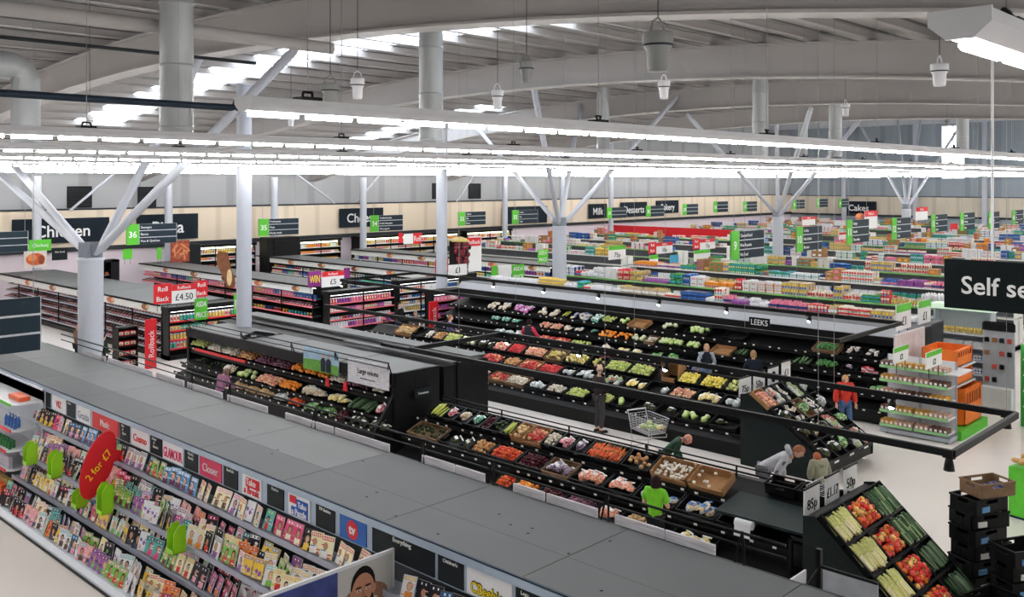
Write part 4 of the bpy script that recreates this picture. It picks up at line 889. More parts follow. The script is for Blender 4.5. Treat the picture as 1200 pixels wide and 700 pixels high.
run([(228, 247, 'green_apple', '', .6), (249, 283, 'white_onion', '', .8), (284, 303, 'brown_onion', '', .8), (305, 346, 'red_onion', '', 1), (346, 362, 'orange', '', .8), (362, 391, 'orange', '', .9), (391, 413, 'white_onion', '', 1), (413, 440, 'red_onion', '', 1), (441, 458, 'white_onion', '', .6)], 14.2, 1.36, 20, .5, .1, 'top shelf of the onion display', .75, True, False)
run([(232, 262, 'avocado', '', .3), (263, 280, 'tan_bag', '', .8), (283, 304, 'lettuce', '', .7), (305, 330, 'peach', '', .7), (331, 352, 'orange', '', .6), (354, 384, 'tan_bag', '', .8), (385, 412, 'yellow_bag', '', .6), (413, 442, 'cucumber', '', .6), (443, 460, 'pink_bag', '', .6)], 13.9, .92, 22, .42, .08, 'middle shelf of the onion display', .8, True, False)
run([(276, 322, 'potato', '', .5), (323, 341, 'silver_bag', '', .4), (342, 358, 'tomato', '', .8), (360, 396, 'salad_bag', '', .6), (397, 410, 'beetroot', '', .7), (412, 458, 'dark_bag', '', .8)], 13.68, .64, 16, .36, .08, 'bottom shelf of the onion display', .8, True, False)
t = thing('rail', 'twin black rails on brackets along the front of the onion display roof', 'rail', (13.98, 0, 0))
m = MB(); m.tube([(0, 17.4, 2.27), (0, 27.6, 2.27)], .016, 6); m.build('upper_rail', BLK, t); m = MB(); m.tube([(0, 17.4, 2.14), (0, 27.6, 2.14)], .012, 6); m.build('lower_rail', BLK, t)
for y in (17.45, 19.6, 21.6, 24.2, 27.4): m = MB(); m.tube([(.12, y, 1.98), (0, y, 2.28)], .016, 6); m.tube([(.12, y + .12, 1.98), (0, y, 2.2)], .012, 6); m.build('bracket', BLK, t)
t = thing('roof_fin', 'small black lettered fin standing on the onion display roof', 'sign', (14.3, 24.35, 2.0)); m = MB(); m.prism([(-.1, 0), (.9, 0), (.9, .06), (.3, .2), (-.1, .1)], 0, .08); m.build('fin', BLP, t); text('Onions', .2, .07, .05, WHT, t, .3)
# onion display boards
ya, yb = yat(397, 14.08), yat(356, 14.08); z0, z1 = zX(380, 437, 14.08), zX(380, 411, 14.08); Lb = yb - ya
t = thing('picture_board', 'photo board of two growers in a green field above the onions', 'poster', (14.08, ya, z0))
m = MB(); m.box(-.01, .01, 0, Lb, 0, z1 - z0); m.build('board', M('sky_print', (170, 200, 222), .4, 0, .15, 3), t)
H_ = z1 - z0
m = MB(); m.prism([(0, 0), (Lb, 0), (Lb, H_ * .45), (Lb * .6, H_ * .52), (0, H_ * .4)], -.016, -.0101, 'x'); m.build('field_print', M('field_print', (96, 160, 50), .5, 0, .2, 8), t)
for s, c in ((.42, 'printed_navy'), (.27, 'printed_dark')):
    m = MB(); yy = Lb * s; m.prism([(yy - .1, H_ * .05), (yy + .1, H_ * .05), (yy + .11, H_ * .55), (yy + .05, H_ * .66), (yy - .05, H_ * .66), (yy - .11, H_ * .55)], -.02, -.0161, 'x'); m.prism([(yy - .045 + .09 * math.cos(a) * .5 + .045, H_ * .75 + .06 * math.sin(a)) for a in [k * .7 for k in range(9)]], -.02, -.0161, 'x', 1); m.build('printed_figure', [M(c, (34, 40, 56), .5), SKN[0]], t)
ya, yb = yat(456, 14.06), yat(408, 14.06); z0, z1 = zX(430, 452, 14.06), zX(430, 424, 14.06)
t = thing('name_board', 'pale wood board reading Large onions above the onion shelves', 'sign', (14.06, (ya + yb) / 2, (z0 + z1) / 2), FXn)
m = MB(); m.bbox(-(yb - ya) / 2, (yb - ya) / 2, -.012, .012, -(z1 - z0) / 2, (z1 - z0) / 2, .004); m.build('board', WOOD, t)
text('Large onions', 0, .04, .13, BKT, t, (yb - ya) * .5, -.016); text('British onions for stews and roasts', 0, -.14, .03, BKT, t, (yb - ya) * .6, -.016)
t = thing('hanging_board', 'small black hanging board reading Tomatoes on the end of the onion display', 'sign', (14.95, 17.3, zY(515, 456, 17.3)))
m = MB(); m.box(-.26, .26, -.01, .01, -.1, .1); m.build('board', CHA, t); text('Tomatoes', 0, 0, .06, WHT, t, .36); m = MB(); m.tube([(-.2, 0, .1), (-.2, .05, .5)], .004, 4); m.tube([(.2, 0, .1), (.2, .05, .5)], .004, 4); m.build('cord', BLK, t)
for px_ in (385, 406):
    m = MB(); y = yat(px_, 14.14); m.prism([(-.09, -.1), (.09, -.1), (.05, .12), (-.05, .12)], -.03, .0, 'y'); o = m.build('price_flag', RED); o.matrix_world = TM(14.12, y, 1.4, FXn); tag(o, 'small red price flag clipped to the onion shelf edge, %s of two' % ('left' if px_ == 385 else 'right'), 'flag')
# the display behind it, back to back
t = thing('canopy_display', 'second black display with grey roof strips, back to back with the onion display', 'produce stand', (0, 0, 0))
m = MB(); m.box(16.0, 17.6, 17.7, 29.2, 0, 1.85); m.box(16.45, 17.5, 17.66, 17.7, .2, 1.9); m.build('display_body', BLP, t)
m = MB(); m.box(16.95, 17.52, 17.72, 29.2, 1.965, 2.0); m.build('roof_sheet', TOPL, t); m = MB(); m.box(16.2, 16.4, 17.64, 22.3, 1.93, 1.97); m.build('roof_sheet', TOPL, t); m = MB(); m.box(16.4, 16.52, 17.6, 20.8, 1.93, 2.05); m.build('roof_lip', BLP, t)
m = MB(); m.box(16.52, 16.95, 17.7, 29.2, 1.85, 1.9); m.build('gutter', BLK, t)

# ================================================================== WALL OF PRODUCE (far side of the produce area)
t = thing('canopy_display', 'tall black wall-side produce display with grey roof behind the long island', 'produce stand', (0, 0, 0))
m = MB(); m.prism([(28.15, 0), (28.15, 2.36), (26.9, 2.36), (26.65, 2.15), (26.65, 1.9), (27.3, 1.9), (27.35, 1.75), (26.1, 1.5), (26.1, 1.42), (26.5, 1.35), (25.7, 1.08), (25.7, 1.0), (26.1, .95), (25.3, .7), (25.3, .62), (25.7, .6), (25.0, .35), (25.0, .1), (25.2, 0)], 9.9, 28.6, 'y'); m.build('display_body', BLP, t)
m = MB(); m.box(26.85, 28.15, 9.9, 28.6, 2.365, 2.4); m.build('roof_sheet', M('slate_top', (88, 91, 96), .6, 0, .04, 1), t)
m = MB(); m.prism([(26.85, 2.39), (26.6, 2.16), (26.62, 2.14), (26.88, 2.36)], 9.9, 28.6, 'y'); m.build('sloping_fascia', M('fascia_grey', (176, 180, 186), .5, 0, .03), t)
for X, z in ((26.08, 1.53), (25.68, 1.11), (25.28, .73), (24.98, .37)): ticket_strip(t, X, 10, 28.5, z)
run([(572, 598, 'tan_bag', '', .9), (600, 622, 'magenta_bag', '', .9), (631, 658, 'tan_bag', '', .9), (659, 669, 'marrow', '', .8), (670, 692, 'blue_bag', '', .9), (693, 705, 'teal_bag', '', .7)], 26.12, 1.53, 18, .55, .06, 'top shelf of the far display, left part', .6, True, True)
run([(706, 722, 'green_apple', 'black', .6), (723, 738, 'lettuce', 'black', .7), (739, 760, 'dark_bag', 'card', .2), (775, 795, 'cauliflower', 'black', .8), (805, 832, 'lettuce', 'black', .8), (850, 875, 'dark_bag', 'black', .3), (955, 985, 'broccoli', 'wood', .9), (990, 1012, 'mushroom_punnet', 'black', .9), (1013, 1036, 'mushroom_punnet', 'black', .9)], 26.12, 1.53, 18, .5, .13, 'top shelf of the far display', 1.0, False, True)
run([(575, 612, 'teal_bag', '', .9), (633, 660, 'peach', '', .9), (661, 672, 'tan_bag', '', .8), (673, 690, 'blue_bag', '', .8), (691, 702, 'teal_bag', '', 1), (703, 740, 'orange', '', .7), (741, 757, 'cauliflower', '', .8)], 25.72, 1.12, 18, .45, .06, 'second shelf of the far display, left part', .6, True, True)
run([(758, 771, 'mushroom', 'wood', .8), (772, 803, 'lettuce', 'black', 1), (804, 822, 'lettuce', 'black', .9), (836, 860, 'dark_bag', 'card', .1), (862, 880, 'cucumber', 'black', .7), (930, 952, 'leek', 'black', .8), (955, 985, 'broccoli', 'black', .9), (988, 1005, 'purple_bag', 'black', .9), (1006, 1036, 'berry_punnet', 'black', .7)], 25.72, 1.12, 18, .45, .13, 'second shelf of the far display', 1.0, False, True)
run([(580, 616, 'silver_bag', '', .9), (633, 668, 'apple', '', .9), (669, 692, 'green_apple', '', .6), (693, 718, 'tan_bag', '', .6), (719, 760, 'yellow_bag', '', .6)], 25.32, .74, 16, .4, .06, 'third shelf of the far display, left part', .6, True, True)
run([(762, 800, 'salad_bag', 'black', .8), (801, 818, 'teal_bag', 'black', .3), (1000, 1016, 'salad_bag', 'black', .8), (1017, 1040, 'salad_bag', 'black', .9)], 25.32, .74, 16, .4, .13, 'third shelf of the far display', 1.0, False, True)
run([(700, 745, 'berry_punnet', 'black', .8), (746, 790, 'pink_bag', 'black', .8)], 25.0, .4, 14, .4, .13, 'lowest shelf of the far display', 1.0, False, True)
t = thing('chalk_sign', 'black sign with white hand lettering reading LEEKS on the far display', 'sign', (26.0, yat(890, 26), zX(890, 378, 26)), FXn); m = MB(); m.box(-.35, .35, -.01, .01, -.14, .14); m.build('board', BKT, t); text('LEEKS', 0, 0, .18, WHT, t, .56)

# ================================================================== hanging lighting frames with spotlights
BULB = M('spot_bulb', (255, 252, 240), .3, 0, 0, emit=SPOT_POWER)
def frame(x0, x1, y0, y1, z, label, wires):
    t = thing('spotlight_rig', label, 'light frame', (0, 0, z)); s = .035
    for (a, b, c, d) in ((x0 - s, x0 + s, y0, y1), (x1 - s, x1 + s, y0, y1), (x0, x1, y0 - s, y0 + s), (x0, x1, y1 - s, y1 + s)):
        m = MB(); m.bbox(a, b, c, d, -.05, .05, .008); m.build('rail', BLK, t)
    for (x, y) in wires: m = MB(); m.tube([(x, y, .05), (x, y, arch(y, DK) - z)], .004, 4); m.build('suspension_wire', M('wire_grey', (150, 150, 152), .4), t)
    return t
def spot(px_, X, z, label, lit=True, Y=None):
    y = Y if Y is not None else yat(px_, X)
    t = thing('spotlight', label, 'spotlight', (X, y, z - .05)); rot = Matrix.Rotation(R(38), 4, 'Y') if lit else Matrix.Identity(4)
    m = MB(); m.tube([(0, 0, 0), (0, 0, -.08)], .012, 6); m.box(-.03, .03, -.08, .08, -.02, 0); m.build('arm', BLK, t)
    m = MB(); m.lathe([(0, .12), (.045, .12), (.06, .05), (.075, -.05), (.068, -.05), (.05, .0), (0, .0)], 14); o = m.build('lamp_head', BLK, t); o.matrix_basis = Matrix.Translation((0, 0, -.14)) @ rot
    if lit: m = MB(); m.ball((0, 0, -.03), .05, 8, 6, 0, (1, 1, .6)); b = m.build('bulb', BULB, o)
FZ = 2.85
w1 = [(x, y) for x in (20.3 + 0, 24) for y in ()]
frame(21.1, 24.9, 9.55, 29.2, FZ, 'black rectangular lighting frame hanging in front of the far produce display', [(21.1, 12), (21.1, 20), (24.9, 12.5), (24.9, 17), (24.9, 22), (21.1, 28), (24.9, 28)])
frame(13.45, 16.4, 4.45, 16.0, FZ, 'black rectangular lighting frame hanging over the low produce island', [(13.45, 6.4), (13.45, 10.5), (16.4, 7.5), (13.45, 14.4), (16.4, 12), (16.4, 4.6)])
m = MB(); m.bbox(16.37, 16.43, 16.1, 23.5, FZ - .05, FZ + .05, .008); tag(m.build('lighting_rail', BLK), 'single black rail continuing beyond the frame over the onion display', 'rail')
for i, px_ in enumerate((578, 637, 701, 772, 851, 948)): spot(px_, 24.9, FZ, 'lit spotlight on the far lighting frame, %s from the left' % ORD[i])
for i, px_ in enumerate((595, 679, 780, 1045)): spot(px_, 16.4, FZ, 'lit spotlight on the rear rail of the near lighting frame, %s from the left' % ORD[i])
spot(404, 21.1, FZ, 'small lit spotlight at the far left frame corner', True, 29.1)
spot(1183, 16.4, FZ, 'unlit black spotlight at the rear right corner of the near frame', False, 4.6)
spot(1139, 13.45, FZ, 'unlit black spotlight at the front right corner of the near frame', False, 4.5)

# ================================================================== PACKED GOODS
def cols(n): return [(216, 40, 48), (40, 110, 190), (240, 150, 40), (60, 150, 70), (236, 226, 210), (150, 80, 160), (240, 206, 70), (60, 170, 190), (232, 130, 160), (30, 60, 120), (196, 176, 140), (236, 236, 240)][:n]
GC = [M('pack_ink_%d' % i, c, .35, 0, .06, 10) for i, c in enumerate(cols(12))]
FILM = M('shrink_film', (206, 214, 218), .2, 0, .05)
def pack(kind, i, w_=.32, d_=.24, h_=.22):
    """one grocery pack: x along the shelf, y depth, z up"""
    a = GC[i % 12]; b = GC[(i * 5 + 4) % 12]; m = MB()
    if kind == 'can_multipack':
        h_ = .13
        for x in range(4):
            for y in range(3): m.lathe([(.036, 0), (.038, .01), (.038, h_ - .01), (.032, h_), (0, h_)], 8, 0, (-.12 + x * .08, -.08 + y * .08, 0))
        m.box(-.162, .162, -.122, .122, .03, h_ * .62, 1); return m.mesh(kind, [a, b])
    if kind == 'bottle_pack':
        for x in range(3):
            for y in range(2): m.lathe([(.045, 0), (.046, .16), (.02, .22), (.016, .24)], 8, 0, (-.1 + x * .1, -.05 + y * .1, 0)); m.lathe([(.018, .24), (.018, .262), (0, .262)], 6, 1, (-.1 + x * .1, -.05 + y * .1, 0))
        m.box(-.148, .148, -.098, .098, .05, .13, 2); return m.mesh(kind, [a, b, GC[(i * 7 + 1) % 12]])
    if kind == 'cardboard_carton':
        h_ = .2 + .04 * (i % 3); m.box(-.19, .19, -.14, .14, 0, h_, 0); m.box(-.19, .19, -.02, .02, h_, h_ + .003, 1); m.box(-.12, .06, -.143, -.14, h_ * .3, h_ * .7, 2); return m.mesh(kind, [CARD if i % 2 else CARDL, M('packing_tape', (206, 180, 130), .3), b])
    if kind == 'boxed_packet':
        for k in range(3):
            x = -.107 + k * .107; m.bbox(x - .05, x + .05, -.1, .1, 0, .24, .004, 0); m.box(x - .04, x + .04, -.103, -.1, .13, .21, 1); m.box(x - .03, x + .03, -.103, -.1, .03, .1, 2)
        return m.mesh(kind, [a, b, GC[(i * 3 + 7) % 12]])
    if kind == 'soft_pack':
        n = 3
        for k in range(n):
            x = -.1 + k * .1; m.ball((x, 0, .12), .12, 8, 6, 0, (.42, .8, 1.0)); m.box(x - .03, x + .03, -.102, -.09, .07, .17, 1)
        return m.mesh(kind, [a, b])
    if kind == 'roll_pack':
        for x in range(3):
            for z in range(2): m.tube([(-.1 + x * .1, -.1, .055 + z * .11), (-.1 + x * .1, .1, .055 + z * .11)], .052, 8, 1)
        m.bbox(-.153, .153, -.09, .09, .0, .2, .02, 0); m.box(-.08, .08, -.093, -.09, .06, .15, 2); return m.mesh(kind, [a, WHM, b])
    if kind == 'meat_tray':
        m.prism([(-.1, 0), (.1, 0), (.115, .035), (-.115, .035)], -.09, .09, 'y', 1); m.ball((0, -.0, .035), .075, 8, 4, 0, (1.2, 1, .28)); m.box(-.02, .05, -.05, 0, .055, .058, 2)
        return m.mesh(kind, [[M('meat_red', (150, 60, 66), .4, 0, .3, 30), M('meat_pink', (206, 120, 120), .4, 0, .3, 30), M('meat_dark', (104, 44, 54), .4, 0, .3, 30), M('meat_pale', (222, 170, 160), .4, 0, .2, 30)][i % 4], BLP if i % 3 else M('purple_tray', (80, 50, 90), .4), WHT])
    if kind == 'juice_carton':
        m.box(-.045, .045, -.045, .045, 0, .19, 0); m.prism([(-.045, .19), (.045, .19), (.006, .235), (-.006, .235)], -.045, .045, 'x', 1); m.box(-.035, .035, -.048, -.045, .04, .15, 2); return m.mesh(kind, [a, WHM, b])
    if kind == 'chilled_pot':
        m.lathe([(.036, 0), (.045, .1), (.05, .105), (0, .107)], 10, 0); m.lathe([(.047, .104), (.047, .112), (0, .112)], 10, 1); return m.mesh(kind, [a, b])
    if kind == 'ready_meal':
        m.bbox(-.1, .1, -.05, .05, 0, .16, .008, 0); m.box(-.08, .08, -.053, -.05, .03, .13, 1); ell(m, 0, .07, .04, .03, -.0535, 2, 8); return m.mesh(kind, [a, b, GC[(i + 3) % 12]])
PKS = {}
def P(kind, i):
    if (kind, i) not in PKS: PKS[(kind, i)] = pack(kind, i)
    return PKS[(kind, i)]
rp = random.Random(21)
CNM = ['red', 'blue', 'orange', 'green', 'cream', 'purple', 'yellow', 'teal', 'pink', 'navy', 'tan', 'white']
def goods_row(X, y0, y1, z, depth, row, kinds, layers=(1, 1, 2), step=.36, gap=.08, seed=0):
    y = y1 - .2
    while y > y0 + .2:
        k = rp.choice(kinds); i = rp.choice(list(range(12)) + [4, 11, 10, 4, 11, 10, 3]); n = rp.choice([1, 1, 2, 2, 3, 4]); lay = rp.choice(layers)
        if k in ('cardboard_carton',): n = rp.choice([1, 1, 2]) 
        if rp.random() < gap: y -= rp.uniform(.3, 1.2); continue
        h = {'can_multipack': .135, 'bottle_pack': .265, 'cardboard_carton': .2 + .04 * (i % 3) + .004, 'boxed_packet': .242, 'soft_pack': .235, 'roll_pack': .205}[k]
        if k == 'bottle_pack': lay = 1
        me = P(k, i)
        lab = '%s %s standing on the %s' % ('brown' if k == 'cardboard_carton' else CNM[i], k.replace('_', ' '), row)
        for q in range(n):
            if y < y0 + .2: break
            for dd in range(depth):
                for l in range(lay):
                    if dd > 0 and rp.random() < .25: continue
                    rep(k, me, TM(X + .17 + dd * .27 + rp.uniform(-.02, .02), y, z + l * h, FXn + R(rp.uniform(-3, 3))), lab, row + ' stock')
            y -= step
ALLK = ['can_multipack', 'bottle_pack', 'cardboard_carton', 'cardboard_carton', 'boxed_packet', 'soft_pack', 'roll_pack', 'soft_pack', 'boxed_packet', 'roll_pack']
SHW = M('gondola_white', (232, 234, 230), .45, 0, .02); SHG2 = M('gondola_green_edge', (130, 196, 110), .4, 0, .03); GBK = M('gondola_back', (96, 98, 104), .6)
def gondola(X, y0, y1, zt, row, idx, edge, full=True):
    t = thing('grocery_gondola', 'long white double-sided shelving run, %s' % row, 'shelving', (X, y0, 0), 0, 'grocery shelving runs'); L = y1 - y0
    m = MB(); m.box(.55, .62, 0, L, 0, zt - .04); m.build('back_panel', GBK, t)
    m = MB(); m.box(0, 1.17, 0, L, zt - .04, zt); tp = m.build('top_shelf', SHW, t); m = MB(); m.box(-.02, 0, 0, L, zt - .05, zt + .015); m.build('shelf_edge', edge, tp)
    for z in (zt - .5, zt - .95, .2):
        m = MB(); m.box(.03, 1.14, 0, L, z - .03, z); s_ = m.build('shelf', SHW, t); m = MB(); m.box(.01, .03, 0, L, z - .04, z + .01); m.build('shelf_edge', edge, s_)
    m = MB(); m.box(.06, 1.1, 0, L, 0, .16); m.build('plinth', SHW, t)
    for y in (0, L - .03): m = MB(); m.box(.0, 1.17, y, y + .03, 0, zt - .05); m.build('end_panel', SHW, t)
    if full: goods_row(X, y0, y1, zt - .5, 1, 'upper shelf below the top, ' + row, ['boxed_packet', 'soft_pack', 'roll_pack'], (1,), .34, .03)
# goods standing on the roof edge of the far produce display, then the grocery runs
t = thing('grocery_gondola', 'long dark shelving run backing onto the far produce display', 'shelving', (28.3, 10, 0), 0, 'grocery shelving runs'); m = MB(); m.box(0, 1.1, 0, 18.6, 0, 2.36); m.build('carcass', DKG, t); m = MB(); m.box(-.1, 1.15, 0, 18.6, 2.36, 2.4); m.build('top_shelf', M('dark_top', (96, 98, 102), .6), t)
goods_row(28.3, 10.3, 28.4, 2.4, 2, 'top behind the far produce display', ['can_multipack', 'can_multipack', 'boxed_packet', 'soft_pack', 'bottle_pack', 'can_multipack'], (1, 1, 2), .345, .0)
ROWN = ['first run behind the produce', 'second run behind the produce', 'third run behind the produce', 'fourth grocery run', 'fifth grocery run', 'sixth grocery run', 'seventh grocery run', 'eighth grocery run', 'ninth grocery run', 'tenth grocery run', 'eleventh grocery run', 'twelfth grocery run']
RX = [33.4, 39.5, 45.2, 51.2, 57.2, 63.2, 69.2, 75.2, 81.2, 87.2, 93.2]
for i, X in enumerate(RX):
    gondola(X, max(10.8, .26 * X), 29.2, 2.2, ROWN[i], i, SHG2 if i in (0, 2, 5) else SHW, i < 2)
    goods_row(X, max(10.8, .26 * X), 29.0, 2.2, 3 if i < 2 else 2, ROWN[i], ALLK if i else ['bottle_pack', 'soft_pack', 'boxed_packet', 'roll_pack', 'can_multipack', 'soft_pack'], (1, 2, 2) if i else (1, 2, 2, 2), .35, .04 if i else .0)
for i, X in enumerate([44.5, 50.5, 56.5, 62.5, 68.5, 74.5, 80.5, 86.5, 92.5, 98]):
    gondola(X, 33.5, 50.2, 2.1, 'far block beyond the cross aisle, %s from the front' % ORD[i], i, SHG2 if i % 2 else SHW, False)
    goods_row(X, 33.5, 50, 2.1, 2, 'far block, %s run' % ORD[i], ALLK, (1, 2), .36, .06)
m = MB(); m.box(-.03, .03, 0, yat(665, 70) - yat(858, 70), 1.3, 2.05); o = m.build('promotion_banner', RED); o.location = (68.4, yat(858, 68.4), .55); tag(o, 'long red banner running above the middle grocery shelves', 'banner')
for k, px_ in enumerate((1116, 1146)):
    X = 88; Y = yat(px_, X); z = zX(px_, 286, X)
    t = thing('hanging_banner', 'blue hanging banner reading CRAFT ALES, %s of the pair' % ['left', 'right'][k], 'banner', (X, Y, z), FXn)
    m = MB(); m.box(-1.25, 1.25, -.02, .02, -.55, .55); m.build('board', M('banner_blue', (84, 120, 186), .5), t); text('CRAFT ALES', 0, 0, .42, M('banner_navy', (24, 44, 110), .5), t, 2.0, -.03)

# ================================================================== CHILLED RUNS at the left
LEDW = M('case_light', (255, 240, 225), .4, 0, 0, emit=5.0); STRR = M('strip_pink', (236, 120, 130), .4)
def chiller(x0, x1, y0, y1, zt, label, tiers, kinds, seg_, hdr, name, step=.26):
    t = thing('chilled_cabinet', label, 'chiller', (x0, y0, 0)); W = x1 - x0; L = y1 - y0
    m = MB(); m.prism([(.12, 0), (.12, .2), (.95, .25), (.95, zt - .1), (.2, zt - .08), (.1, zt - .04), (W, zt - .04), (W, 0)], 0, L, 'y'); m.build('cabinet_body', BLP, t)
    for k in range(int(L / 6) + 1): m = MB(); m.box(.05, W - .05, k * 6 + .01, min(L, k * 6 + 5.98), zt - .04, zt); m.build('roof_sheet', TOPL, t)
    m = MB(); m.box(.05, .1, 0, L, zt - .06, zt + .01); m.build('roof_lip', BLK, t)
    m = MB(); m.box(.13, .16, 0, L, zt - .34, zt - .07); h_ = m.build('header_board', SHW, t)
    for k in range(int(L / 3.1)):
        m = MB(); ell(m, 0, 0, .32 + .06 * (k % 2), .125, 0, 0, 12); ell(m, .2, .02, .15, .08, -.004, 1, 8); o = m.build('food_picture', [M('food_print_%d' % (k % 3), [(150, 96, 60), (200, 110, 80), (120, 60, 40)][k % 3], .5, 0, .3, 14), M('food_print_pale', (226, 190, 140), .5, 0, .2, 14)], h_); o.matrix_basis = Matrix.Translation((.125, 1.3 + k * 3.1, zt - .2)) @ Matrix.Rotation(FXn, 4, 'Z')
    for j, z in enumerate(tiers):
        xo = .16 + .085 * (len(tiers) - 1 - j)
        m = MB(); m.box(xo, .94, .03, L - .03, z - .02, z); s_ = m.build('shelf', DKG, t); m = MB(); m.box(xo - .02, xo, .03, L - .03, z - .04, z + .02); m.build('price_strip', hdr, s_)
        y = L - .2
        while y > .15:
            i = rp.randrange(12); k = kinds[j % len(kinds)]
            for q in range(rp.choice([2, 3, 4])):
                if y < .15: break
                rot = FXn; tl_ = R(14) if k == 'meat_tray' else 0
                if k == 'meat_tray': rep(k, P(k, rp.randrange(12)), TM(x0 + xo + .32, y0 + y, z + .05, rot, tl_, 1.15), 'packed meat tray in the rear row on the %s shelf of the %s' % (ORD[j], name), name + ' rear row stock')
                rep(k, P(k, i), TM(x0 + xo + .1, y0 + y, z + .005, rot, tl_, 1.15), '%s on the %s shelf of the %s' % (('%s %s' % (['red', 'pink', 'dark', 'pale'][i % 4] if k == 'meat_tray' else CNM[i], k.replace('_', ' '))), ORD[j], name), name + ' stock')
                y -= step
    m = MB(); m.box(.35, .38, .1, L - .1, zt - .14, zt - .12); m.build('case_light', LEDW, t)
    for k in range(int(L / 2.5)): m = MB(); m.box(.16, .2, k * 2.5, k * 2.5 + .05, .3, zt - .34); m.build('upright', BLK, t)
    return t
chiller(15.9, 18.7, 33.45, 51, 2.0, 'long black chilled cabinet of meat with a pale roof and white header at the left', [1.45, 1.15, .85, .55, .3], ['meat_tray'], 0, GRM, 'meat cabinet', .28)
chiller(23.1, 25.1, 34.2, 51, 2.05, 'chilled cabinet with bread pictures on its white header, behind the meat cabinet', [1.42, 1.1, .7], ['ready_meal', 'meat_tray', 'chilled_pot'], 0, STRR, 'second chilled cabinet', .24)
chiller(30.5, 32.6, 33.6, 51, 2.05, 'third chilled cabinet with lit shelves, behind the £5 offer sign', [1.42, 1.1, .7], ['chilled_pot', 'ready_meal', 'juice_carton'], 0, SHW, 'third chilled cabinet', .22)
chiller(37.6, 39.6, 33.2, 51, 2.05, 'fourth chilled cabinet with glowing shelves beyond the grape picture', [1.42, 1.1], ['juice_carton', 'ready_meal'], 0, SHW, 'fourth chilled cabinet', .22)
def end_case(x0, x1, Y, zt, label, tiers, kinds, strip, name, dpt=.6, step=.2, body=BLP, lit=True, fix=None):
    t = thing('end_case', label, 'chiller', (x0, Y, 0)); W = x1 - x0
    m = MB(); m.box(0, W, dpt - .08, dpt, 0, zt); m.box(0, W, .05, dpt, 0, .18); m.box(0, .05, .05, dpt, 0, zt); m.box(W - .05, W, .05, dpt, 0, zt); m.build('case_body', body, t)
    m = MB(); m.bbox(-.05, W + .05, -.05, dpt, zt - .12, zt + .05, .02); m.build('canopy', BLK, t)
    if lit: m = MB(); m.box(.1, W - .1, .06, .1, zt - .15, zt - .125); m.build('case_light', LEDW, t)
    n = max(1, int(W / 1.2))
    for k in range(1, n): m = MB(); m.box(k * W / n - .02, k * W / n + .02, .0, .06, .1, zt - .1); m.build('upright', BLK, t)
    for j, z in enumerate(tiers):
        m = MB(); m.box(.04, W - .04, .08, dpt - .08, z - .02, z); s_ = m.build('shelf', WHM, t); m = MB(); m.box(.04, W - .04, .05, .08, z - .04, z + .015); m.build('price_strip', strip, s_)
        x = .16
        while x < W - .1:
            i = rp.randrange(12) if fix is None else rp.choice(fix); k = kinds[j % len(kinds)]
            for q in range(rp.choice([2, 3, 5])):
                if x > W - .1: break
                rep(k, P(k, i), TM(x0 + x, Y + .2, z + .003, 0), '%s %s on the %s shelf of the %s' % (CNM[i], k.replace('_', ' '), ORD[j], name), name + ' stock')
                x += step
end_case(16.0, 19.0, 32.7, 1.92, 'black lit end case of cartons and pots at the end of the meat cabinet', [1.42, 1.08, .74, .42], ['juice_carton', 'ready_meal', 'juice_carton'], RED, 'meat end case', step=.13, fix=[3, 4, 6, 7, 10])
end_case(23.3, 26.9, 33.0, 1.85, 'dark end case with pink price strips below the £5 offer sign', [1.35, 1.0, .65, .3], ['juice_carton', 'ready_meal', 'chilled_pot'], STRR, 'pink-strip end case', step=.14, fix=[0, 5, 8, 11])
end_case(27.3, 31.2, 33.2, 2.0, 'dark end case of drinks with black uprights, behind the people', [1.5, 1.2, .9, .6, .3], ['juice_carton', 'chilled_pot', 'ready_meal'], SHW, 'dark drinks case', step=.13, fix=[0, 9, 10, 11, 1])
end_case(26.2, 29.2, 29.6, 1.9, 'lit end case of lavender packs with pink strips', [1.5, 1.15, .8, .45], ['ready_meal'], STRR, 'lavender end case', step=.21, fix=[5, 8, 11, 5])
# red RollBack totem beside the meat end case and another further back
def totem(px0, px1, py1, h, Y, label):
    xa, xb = xat(px0, Y), xat(px1, Y); z0 = max(0, zY(px0, py1, Y))
    t = thing('promotion_totem', label, 'sign', ((xa + xb) / 2, Y, 0)); wd = xb - xa
    m = MB(); m.bbox(-wd / 2, wd / 2, -.04, .04, 0, h, .01); m.build('red_column', RED, t)
    o = text('Rollback', 0, 0, wd * .5, WHT, t, h * .8); o.matrix_basis = Matrix.Translation((0, -.05, h * .5)) @ Matrix.Rotation(R(-90), 4, 'Y') @ Matrix.Translation((0, .02, 0)) @ o.matrix_basis
totem(170, 183, 440, 1.75, 31.9, 'tall red totem with white upright lettering beside the meat end case')
totem(503, 513, 396, 1.6, 29.2, 'narrow red totem with white lettering beside the lavender end case')
t = thing('grab_shelves', 'low black shelf stack left of the red totem', 'shelving', (13.9, 32.2, 0))
m = MB(); m.box(0, .7, .45, .5, 0, 1.5); m.box(0, .03, 0, .5, 0, 1.5); m.box(.67, .7, 0, .5, 0, 1.5); m.build('frame_body', BLP, t)
for z in (.15, .5, .85, 1.2, 1.5): m = MB(); m.box(0, .7, 0, .5, z - .02, z); m.box(0, .7, -.01, 0, z - .04, z + .02); m.build('shelf', BLK, t); 
for j, z in enumerate((.15, .5, .85, 1.2)):
    for q in range(3): rep('ready_meal', P('ready_meal', 0), TM(14.03 + q * .22, 32.35, z), 'red ready meal on the low black shelf stack', 'low black shelf stack stock')
